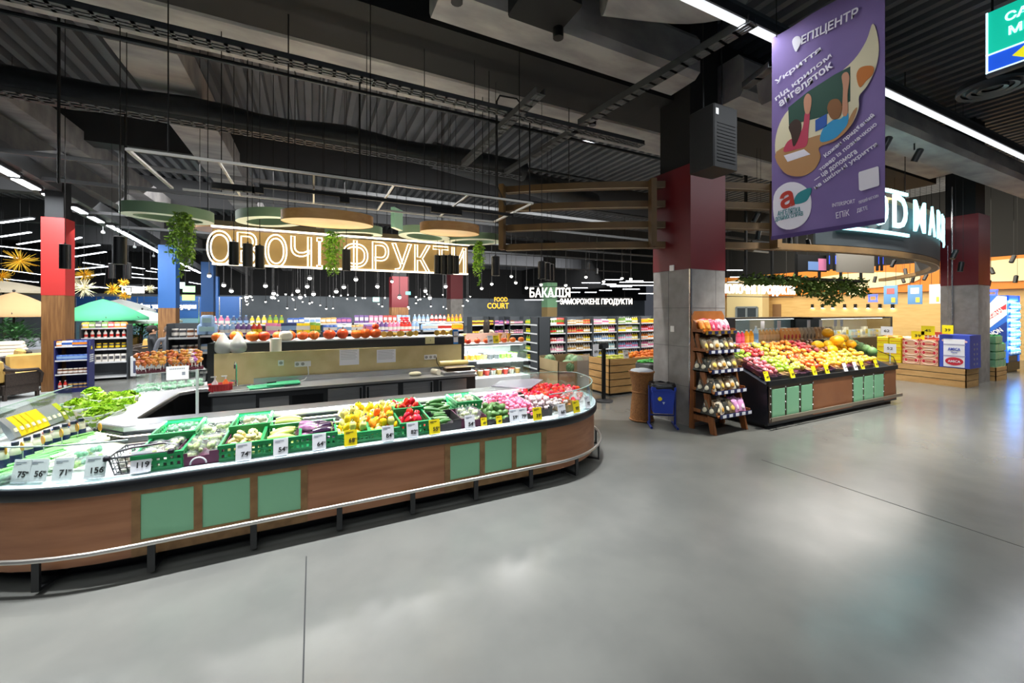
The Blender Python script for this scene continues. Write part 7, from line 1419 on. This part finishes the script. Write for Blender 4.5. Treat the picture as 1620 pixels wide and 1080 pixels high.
def chair(x, y, rz, label, first=[None]):
    if first[0] is None:
        t = thing('garden_armchair', label, 'armchair', (x, y, 0), rz); b = B(); b.bbox(-.33, -.3, .12, .33, .3, .34, .03); part('seat_frame', b, rat, t); part('backrest', B().bbox(-.33, .24, .3, .33, .34, .86, .04, R3(-.12, 0, 0, (0, .05, 0))), rat, t)
        for s in (-1, 1):
            part('armrest', B().tube([(s * .33, -.3, .3), (s * .36, -.31, .5), (s * .36, -.24, .6), (s * .36, .1, .62), (s * .34, .3, .66)], .035, 8), rat, t); part('side_panel', B().box(s * .33 - .015, -.28, .3, s * .33 + .015, .28, .56), rat, t)
            for yy in (-.27, .27): part('leg', B().box(s * .3 - .025, yy - .025, 0, s * .3 + .025, yy + .025, .13), rat, t)
        part('seat_cushion', B().bbox(-.3, -.3, .34, .3, .22, .46, .04), cus, t); part('back_cushion', B().bbox(-.29, .1, .42, .29, .24, .88, .05, R3(-.12, 0, 0, (0, .05, 0))), cus, t); first[0] = t; return t
    return dup(first[0], label, (x, y, 0), rz)
for px, py, rz, lb in ((14, 630, 2.6, 'black rattan armchair nearest the counter at the far left'), (45, 618, .6, 'black rattan armchair with tan cushion against the red topped pillar'), (2, 605, -1.0, 'black rattan armchair behind the nearest one'), (193, 585, 2.2, 'dark rattan armchair right of the dark blue shelf'), (178, 572, -.4, 'tan cushioned armchair behind the dark blue shelf'), (218, 575, -.9, 'tan cushioned armchair facing the standing man'), (205, 562, .3, 'tan cushioned armchair deepest of those under the parasols')):
    q = aZ(px, py, 0); chair(q.x, q.y, rz, lb)
for i, (px, py) in enumerate(((25, 606), (212, 572))):
    q = aZ(px, py, 0); t = thing('garden_table', f'low dark garden table {("between the armchairs by the pillar", "among the tan armchairs")[i]}', 'table', (q.x, q.y, 0)); part('table_top', B().bbox(-.4, -.3, .56, .4, .3, .6, .01), M('table slate', '4a4540', .4), t)
    for s in (-1, 1):
        for u in (-1, 1): part('leg', B().box(s * .36 - .02, u * .26 - .02, 0, s * .36 + .02, u * .26 + .02, .56), rat, t)
for i, (px, py, w, c) in enumerate(((8, 590, .9, 'd9cbb8'), (36, 578, .9, 'c8ccd6'), (188, 566, .8, 'd8cca0'))):
    q = aZ(px, py, 0); t = thing('cushion_stack', f'stack of {("cream", "white and blue", "straw coloured")[i]} garden cushions on a low stand', 'cushions', (q.x, q.y, 0), .3); part('stand', B().box(-w / 2, -.3, 0, w / 2, .3, .55), M('stand pale', 'b8b4a8', .6), t)
    for k in range(4): part('cushion', B().bbox(-w / 2 + .02 * k, -.28, .55 + .1 * k, w / 2 - .03 * k, .28, .645 + .1 * k, .04), M('cushion ' + c, c, .8), t)
# potted greenery
def bush(px, py, d, w, h, label, seed, m):
    c = aD(px, py, d); r = random.Random(seed); t = thing('potted_plant', label, 'plant', (c.x, c.y, 0)); b = B(); z0 = .45
    for i in range(420):
        a, e, u = r.uniform(0, 6.28), r.uniform(-.4, 1.5), r.uniform(.4, 1); p = Vector((w * u * math.cos(a) * math.cos(e), w * u * math.sin(a) * math.cos(e), z0 + h * .35 + h * .6 * u * math.sin(e))); dr = Vector((math.cos(a), math.sin(a), r.uniform(-.3, .8))).normalized(); sd = dr.cross(Vector((0, 0, 1))).normalized(); l_ = r.uniform(.12, .26); b.add([p, p + dr * l_ * .5 + sd * .035, p + dr * l_, p + dr * l_ * .5 - sd * .035], [(0, 1, 2, 3)])
    part('foliage', b, m, t, sharp=180); part('trunk', B().cyl((0, 0, .3), (0, 0, z0 + h * .5), .03, n=6), M('bark', '5a4630', .8), t); part('pot', B().lathe([(.16, 0), (.22, .4), (.2, .4), (.19, .36), (.02, .36)], 16), M('pot clay', '6a5a50', .7), t)
fg_ = M('dark foliage', '2f5a34', .6, c2='4a7a44', ns=5); fg2 = M('fresh foliage', '5aa02c', .6, c2='7ac04a', ns=5)
for i, (px, d, w, h, m) in enumerate(((28, 13, .55, 1.1, fg_), (8, 15, .6, 1.2, fg_), (172, 17, .5, 1.1, fg_), (222, 17, .5, 1.2, fg_), (240, 21, .6, 1.3, fg2), (150, 20, .5, 1.2, fg2))): bush(px, 560, d, w, h, f'bushy potted plant among the garden furniture, {("below the beige parasol", "at the far left edge", "behind the blue shelf", "left of the standing man", "bright one behind the blue topped pillar", "under the green parasol")[i]}', i, m)
q = aZ(183, 584, 0); t = thing('lime_flower', 'lime green flower shaped ornament behind the blue shelf', 'ornament', (q.x, q.y + .1, .52)); b = B()
for i in range(6): a = PI * i / 3; b.sph((.1 * math.cos(a), 0, .16 + .1 * math.sin(a)), (.07, .04, .07), 10, 7)
part('petals', b, M('lime', '8ad81c', .5), t); part('stem', B().cyl((0, 0, -.5), (0, 0, .1), .02, n=6), stemg, t)
# starbursts
gold = M('gold', 'e0ae2c', .3, .6); sil = M('champagne', 'd8cfae', .35, .5)
for i, (px, py, rr, m) in enumerate(((32, 413, 28, gold), (2, 436, 15, gold), (133, 434, 17, gold), (133, 456, 21, sil), (178, 458, 14, gold), (197, 468, 11, gold), (195, 447, 9, gold), (238, 457, 9, sil), (120, 446, 12, sil))):
    d = 14 + (i % 3) * 1.2; c = aD(px, py, d); r = rr * d / F * .8; g = random.Random(i); t = thing('starburst', f'{"gold" if m == gold else "pale gold"} spiky starburst ornament, {nth(i)} of those hanging in the garden hall', 'ornament', c); b = B()
    for k in range(90):
        v = Vector((g.gauss(0, 1), g.gauss(0, 1), g.gauss(0, 1))).normalized(); b.cyl((0, 0, 0), v * r * g.uniform(.7, 1.05), .012, .004, 4)
    part('spikes', b, m, t); part('core', B().sph((0, 0, 0), .05, 8, 6), m, t); part('cord', B().cyl((0, 0, 0), (0, 0, 6.9 - c.z), .006, n=4), blk, t)
# dark blue display and the rack behind it
nb = M('display navy', '252a68', .5); a, c = aZ(93, 620, 0), aZ(148, 616, 0); w = .56; rz = math.atan2(c.y - a.y, c.x - a.x); t = thing('cardboard_display', 'dark blue product display standing against the wooden pillar base', 'display stand', (a.x, a.y - .2, 0), rz); T_ = t.matrix_basis if False else Matrix.Translation((a.x, a.y - .2, 0)) @ R3(0, 0, rz)
for x in (0, w - .02): part('side_panel', B().box(x, 0, 0, x + .02, .4, 1.2), nb, t)
part('back_panel', B().box(0, .38, 0, w, .4, 1.2), nb, t); part('plinth', B().box(.02, .0, 0, w - .02, .38, .08), nb, t)
part('star_mark', B().prism([(.05 * (1 if k % 2 == 0 else .5) * math.cos(PI * k / 5), .05 * (1 if k % 2 == 0 else .5) * math.sin(PI * k / 5)) for k in range(10)], 0, .004, Matrix.Translation((w + .001, .2, 1.0)) @ R3(PI / 2, 0, PI / 2)), ycard, t); b = B()
for k in range(4): b.box(w, .08, .82 - .05 * k, w + .004, .32, .85 - .05 * k)
part('side_print', b, white, t)
for k, z in enumerate((.09, .42, .74, 1.06)):
    part('shelf', B().box(.02, .0, z - .015, w - .02, .38, z), nb, t); part('price_strip', B().box(.02, -.008, z - .02, w - .02, 0, z + .01), white if k else nb, t)
    for i in range(6):
        kd, c1, c2 = (('jar', 'c9a05a', '2f3a60'), ('jar', '7a4a2a', 'e8e4dc'), ('pack', '3a62b0', '8fb0d8'), ('pack', '3a62b0', 'e88a2c'))[k]
        if k == 0 and i < 2: kd, c1, c2 = 'bottle', 'd23a30', 'e8e4dc'
        if k == 3 and i < 3: c1, c2 = ('e88a2c', 'e8e4dc') if i == 0 else ('e8e4dc', '3a62b0')
        p = T_ @ Vector((.07 + .085 * i, .09, z)); solo('stocked_pack', prod(kd, c1, c2), None, f'{CN[c1]} {kd}, {nth(i)} on the {("bottom shelf", "second shelf", "third shelf", "top")[k]} of the dark blue display', kd, p, rz, sc=.9)
q = aZ(104, 609, 0); T2 = Matrix.Translation((q.x + .1, q.y + .4, 0)) @ R3(0, 0, rz)
t = gondola(0, 0, .95, .45, (.1, .5, .85, 1.15, 1.42), 1.5, 'tall mixed goods rack behind the dark blue display', rz); t.location = T2.translation
for k, z in enumerate((.5, .85, 1.15, 1.42)):
    for i in range(7):
        kd, c1, c2 = (('box', 'e8e4dc', '4a4a4e'), ('jar', '4a4a4e', 'e8c81c'), ('bottle', 'e8e4dc', 'd23a30'), ('pack', ('e8c81c', '6f9a3a', '4a4a4e', '6f9a3a', 'd23a30', 'e88a2c', 'e88a2c')[i], 'e8e4dc'))[k]; p = T2 @ Vector((.09 + .125 * i, .12, z)); solo('stocked_pack', prod(kd, c1, c2), None, f'{CN[c1]} {kd}, {nth(i)} on shelf {nth(k)} of the mixed goods rack by the pillar', kd, p, rz, sc=1.05)
for i in range(3):
    p = T2 @ Vector((1.1, .02 + .2 * i, 0)); t = thing('white_panel_box', f'white boxed lamp pack, {nth(i)} at the end of the mixed goods rack', 'box', p, rz); part('box', B().bbox(-.09, -.08, .08, .09, .1, .62, .005), white, t); part('lamp_print', B().box(-.03, -.084, .16, .02, -.08, .5), M('lamp print', '4a4e6a', .5), t)
# ================================================================ people
skn = M('skin', 'c99a7c', .5)
def person(loc, rz, label, top, legs, hair, pose, face=skn, scale=1.0, long_hair=False):
    t = thing('person', label, 'person', loc, rz); me = bpy.data.meshes.new('body')
    # joints: pelvis at root, front is -Y
    J = {'pel': (0, 0, .95, .15), 'wai': (0, 0, 1.1, .13), 'che': (0, -.01, 1.3, .15), 'nec': (0, 0, 1.48, .055), 'hea': (0, -.02, 1.6, .095), 'top': (0, 0, 1.7, .075)}
    E_ = [('pel', 'wai'), ('wai', 'che'), ('che', 'nec'), ('nec', 'hea'), ('hea', 'top')]
    for s, n_ in ((-1, 'l'), (1, 'r')):
        el, ha = pose[n_]; sx = s
        J['sh' + n_] = (sx * .18, 0, 1.4, .065); J['el' + n_] = (sx * el[0], el[1], el[2], .05); J['wr' + n_] = (sx * ha[0], ha[1], ha[2], .032); d = (Vector(ha) - Vector(el)).normalized(); d.x *= sx; pc = Vector((sx * ha[0], ha[1], ha[2])) + d * .06
        J['pa' + n_] = (*pc, .036); E_ += [('che', 'sh' + n_), ('sh' + n_, 'el' + n_), ('el' + n_, 'wr' + n_), ('wr' + n_, 'pa' + n_)]
        side = d.cross(Vector((1, 0, 0))).normalized() if abs(d.x) < .9 else Vector((0, 1, 0))
        for k in range(4): p = pc + d * (.07 - .012 * abs(k - 1.3)) + side * (.018 * (k - 1.5)); J[f'f{k}{n_}'] = (*p, .0085); E_.append(('pa' + n_, f'f{k}{n_}'))
        p = pc + side * -.05 + d * .02; J['th' + n_] = (*p, .009); E_.append(('pa' + n_, 'th' + n_))
        J['hi' + n_] = (sx * .09, 0, .9, .1); J['kn' + n_] = (sx * .1, -.02 * (1 if s > 0 else 0), .5, .062); J['an' + n_] = (sx * .1, .03, .09, .042); J['to' + n_] = (sx * .11, -.12, .045, .035); E_ += [('pel', 'hi' + n_), ('hi' + n_, 'kn' + n_), ('kn' + n_, 'an' + n_), ('an' + n_, 'to' + n_)]
    K = list(J); me.from_pydata([J[k][:3] for k in K], [(K.index(a), K.index(b_)) for a, b_ in E_], []); o = bpy.data.objects.new('body', me); C.objects.link(o)
    sk = o.modifiers.new('s', 'SKIN'); me.skin_vertices[0].data[0].use_root = True
    for i, k in enumerate(K): me.skin_vertices[0].data[i].radius = (J[k][3], J[k][3] * (.75 if k in ('wai', 'che', 'pel') else 1)); 
    ss = o.modifiers.new('u', 'SUBSURF'); ss.levels = 2
    m2 = bpy.data.meshes.new_from_object(o.evaluated_get(bpy.context.evaluated_depsgraph_get())); bpy.data.objects.remove(o)
    m2.materials.clear()
    for m in (face, top, legs, dk_): m2.materials.append(m)
    hands = [Vector(J['pa' + n_][:3]) for n_ in 'lr']
    for p in m2.polygons:
        c = p.center; near = min((c - h).length for h in hands)
        p.material_index = 0 if c.z > 1.5 or near < .085 else 3 if c.z < .1 else 2 if c.z < .92 and near > .2 else 1
        p.use_smooth = True
    part('body', m2, None, t)
    b = B(); b.sph((0, .012, 1.64), (.1, .115, .115), 14, 10)
    if long_hair: b.sph((0, .09, 1.48), (.1, .05, .22), 12, 8)
    hb = part('hair', b, hair, t); b = B()
    for s in (-1, 1): b.sph((s * .036, -.118, 1.615), (.013, .008, .009), 8, 6)
    part('eyes', b, ink, t); b = B(); b.lathe([(.002, .04), (.016, 0), (.012, -.012)], 8, R3(.3, 0, 0, (0, -.122, 1.585))); part('nose', b, face, t); part('mouth', B().sph((0, -.112, 1.545), (.025, .008, .006), 8, 5), M('lips', 'a05a50', .5), t); b = B()
    for s in (-1, 1): b.sph((s * .1, .0, 1.6), (.012, .025, .035), 8, 6)
    part('ears', b, face, t); t.scale = (scale,) * 3; return t
hd = M('dark hair', '241a14', .7); bj = M('black jacket', '22262a', .6); jn_ = M('grey trousers', '5a5e66', .7)
q = aD(241, 560, 9.6); person((q.x, q.y, 0), -1.1 + PI, 'person with dark hair in black jacket looking down at a phone in both hands', bj, M('pale trousers', 'a8aaa8', .7), hd, {'l': ((.27, -.05, 1.12), (.1, -.28, 1.18)), 'r': ((.27, -.05, 1.12), (.1, -.28, 1.2))}, scale=.88)
ph = aD(249, 533, 11.75); 
t = thing('phone', 'dark phone held by the person in the black jacket', 'phone', (q.x - .27 * math.sin(-1.1 + PI) * -1, q.y + .3 * -math.cos(-1.1 + PI), 1.06), -1.1 + PI); part('case', B().bbox(-.036, -.005, -.01, .036, .005, .13, .004), ink, t); part('screen', B().box(-.032, .005, -.004, .032, .0065, .124), M('phone glow', '7a9ac0', .3, em=.6), t)
q = aD(267, 555, 9.4); person((q.x, q.y, 0), .4, 'person in a grey coat half hidden by the black shelf', M('grey coat', '6a6e76', .7), jn_, M('ash hair', '6a5a4c', .7), {'l': ((.27, .02, 1.12), (.26, -.08, .88)), 'r': ((.27, .02, 1.12), (.26, -.08, .88))}, scale=.88)
q = aD(770, 520, 11.5); person((q.x, q.y, 0), 2.6, 'person with long dark hair and beige top standing behind the salad counter', M('beige top', 'b4a48c', .7), jn_, hd, {'l': ((.25, .0, 1.12), (.2, -.2, 1.05)), 'r': ((.25, .0, 1.12), (.2, -.2, 1.05))}, scale=.93, long_hair=True)
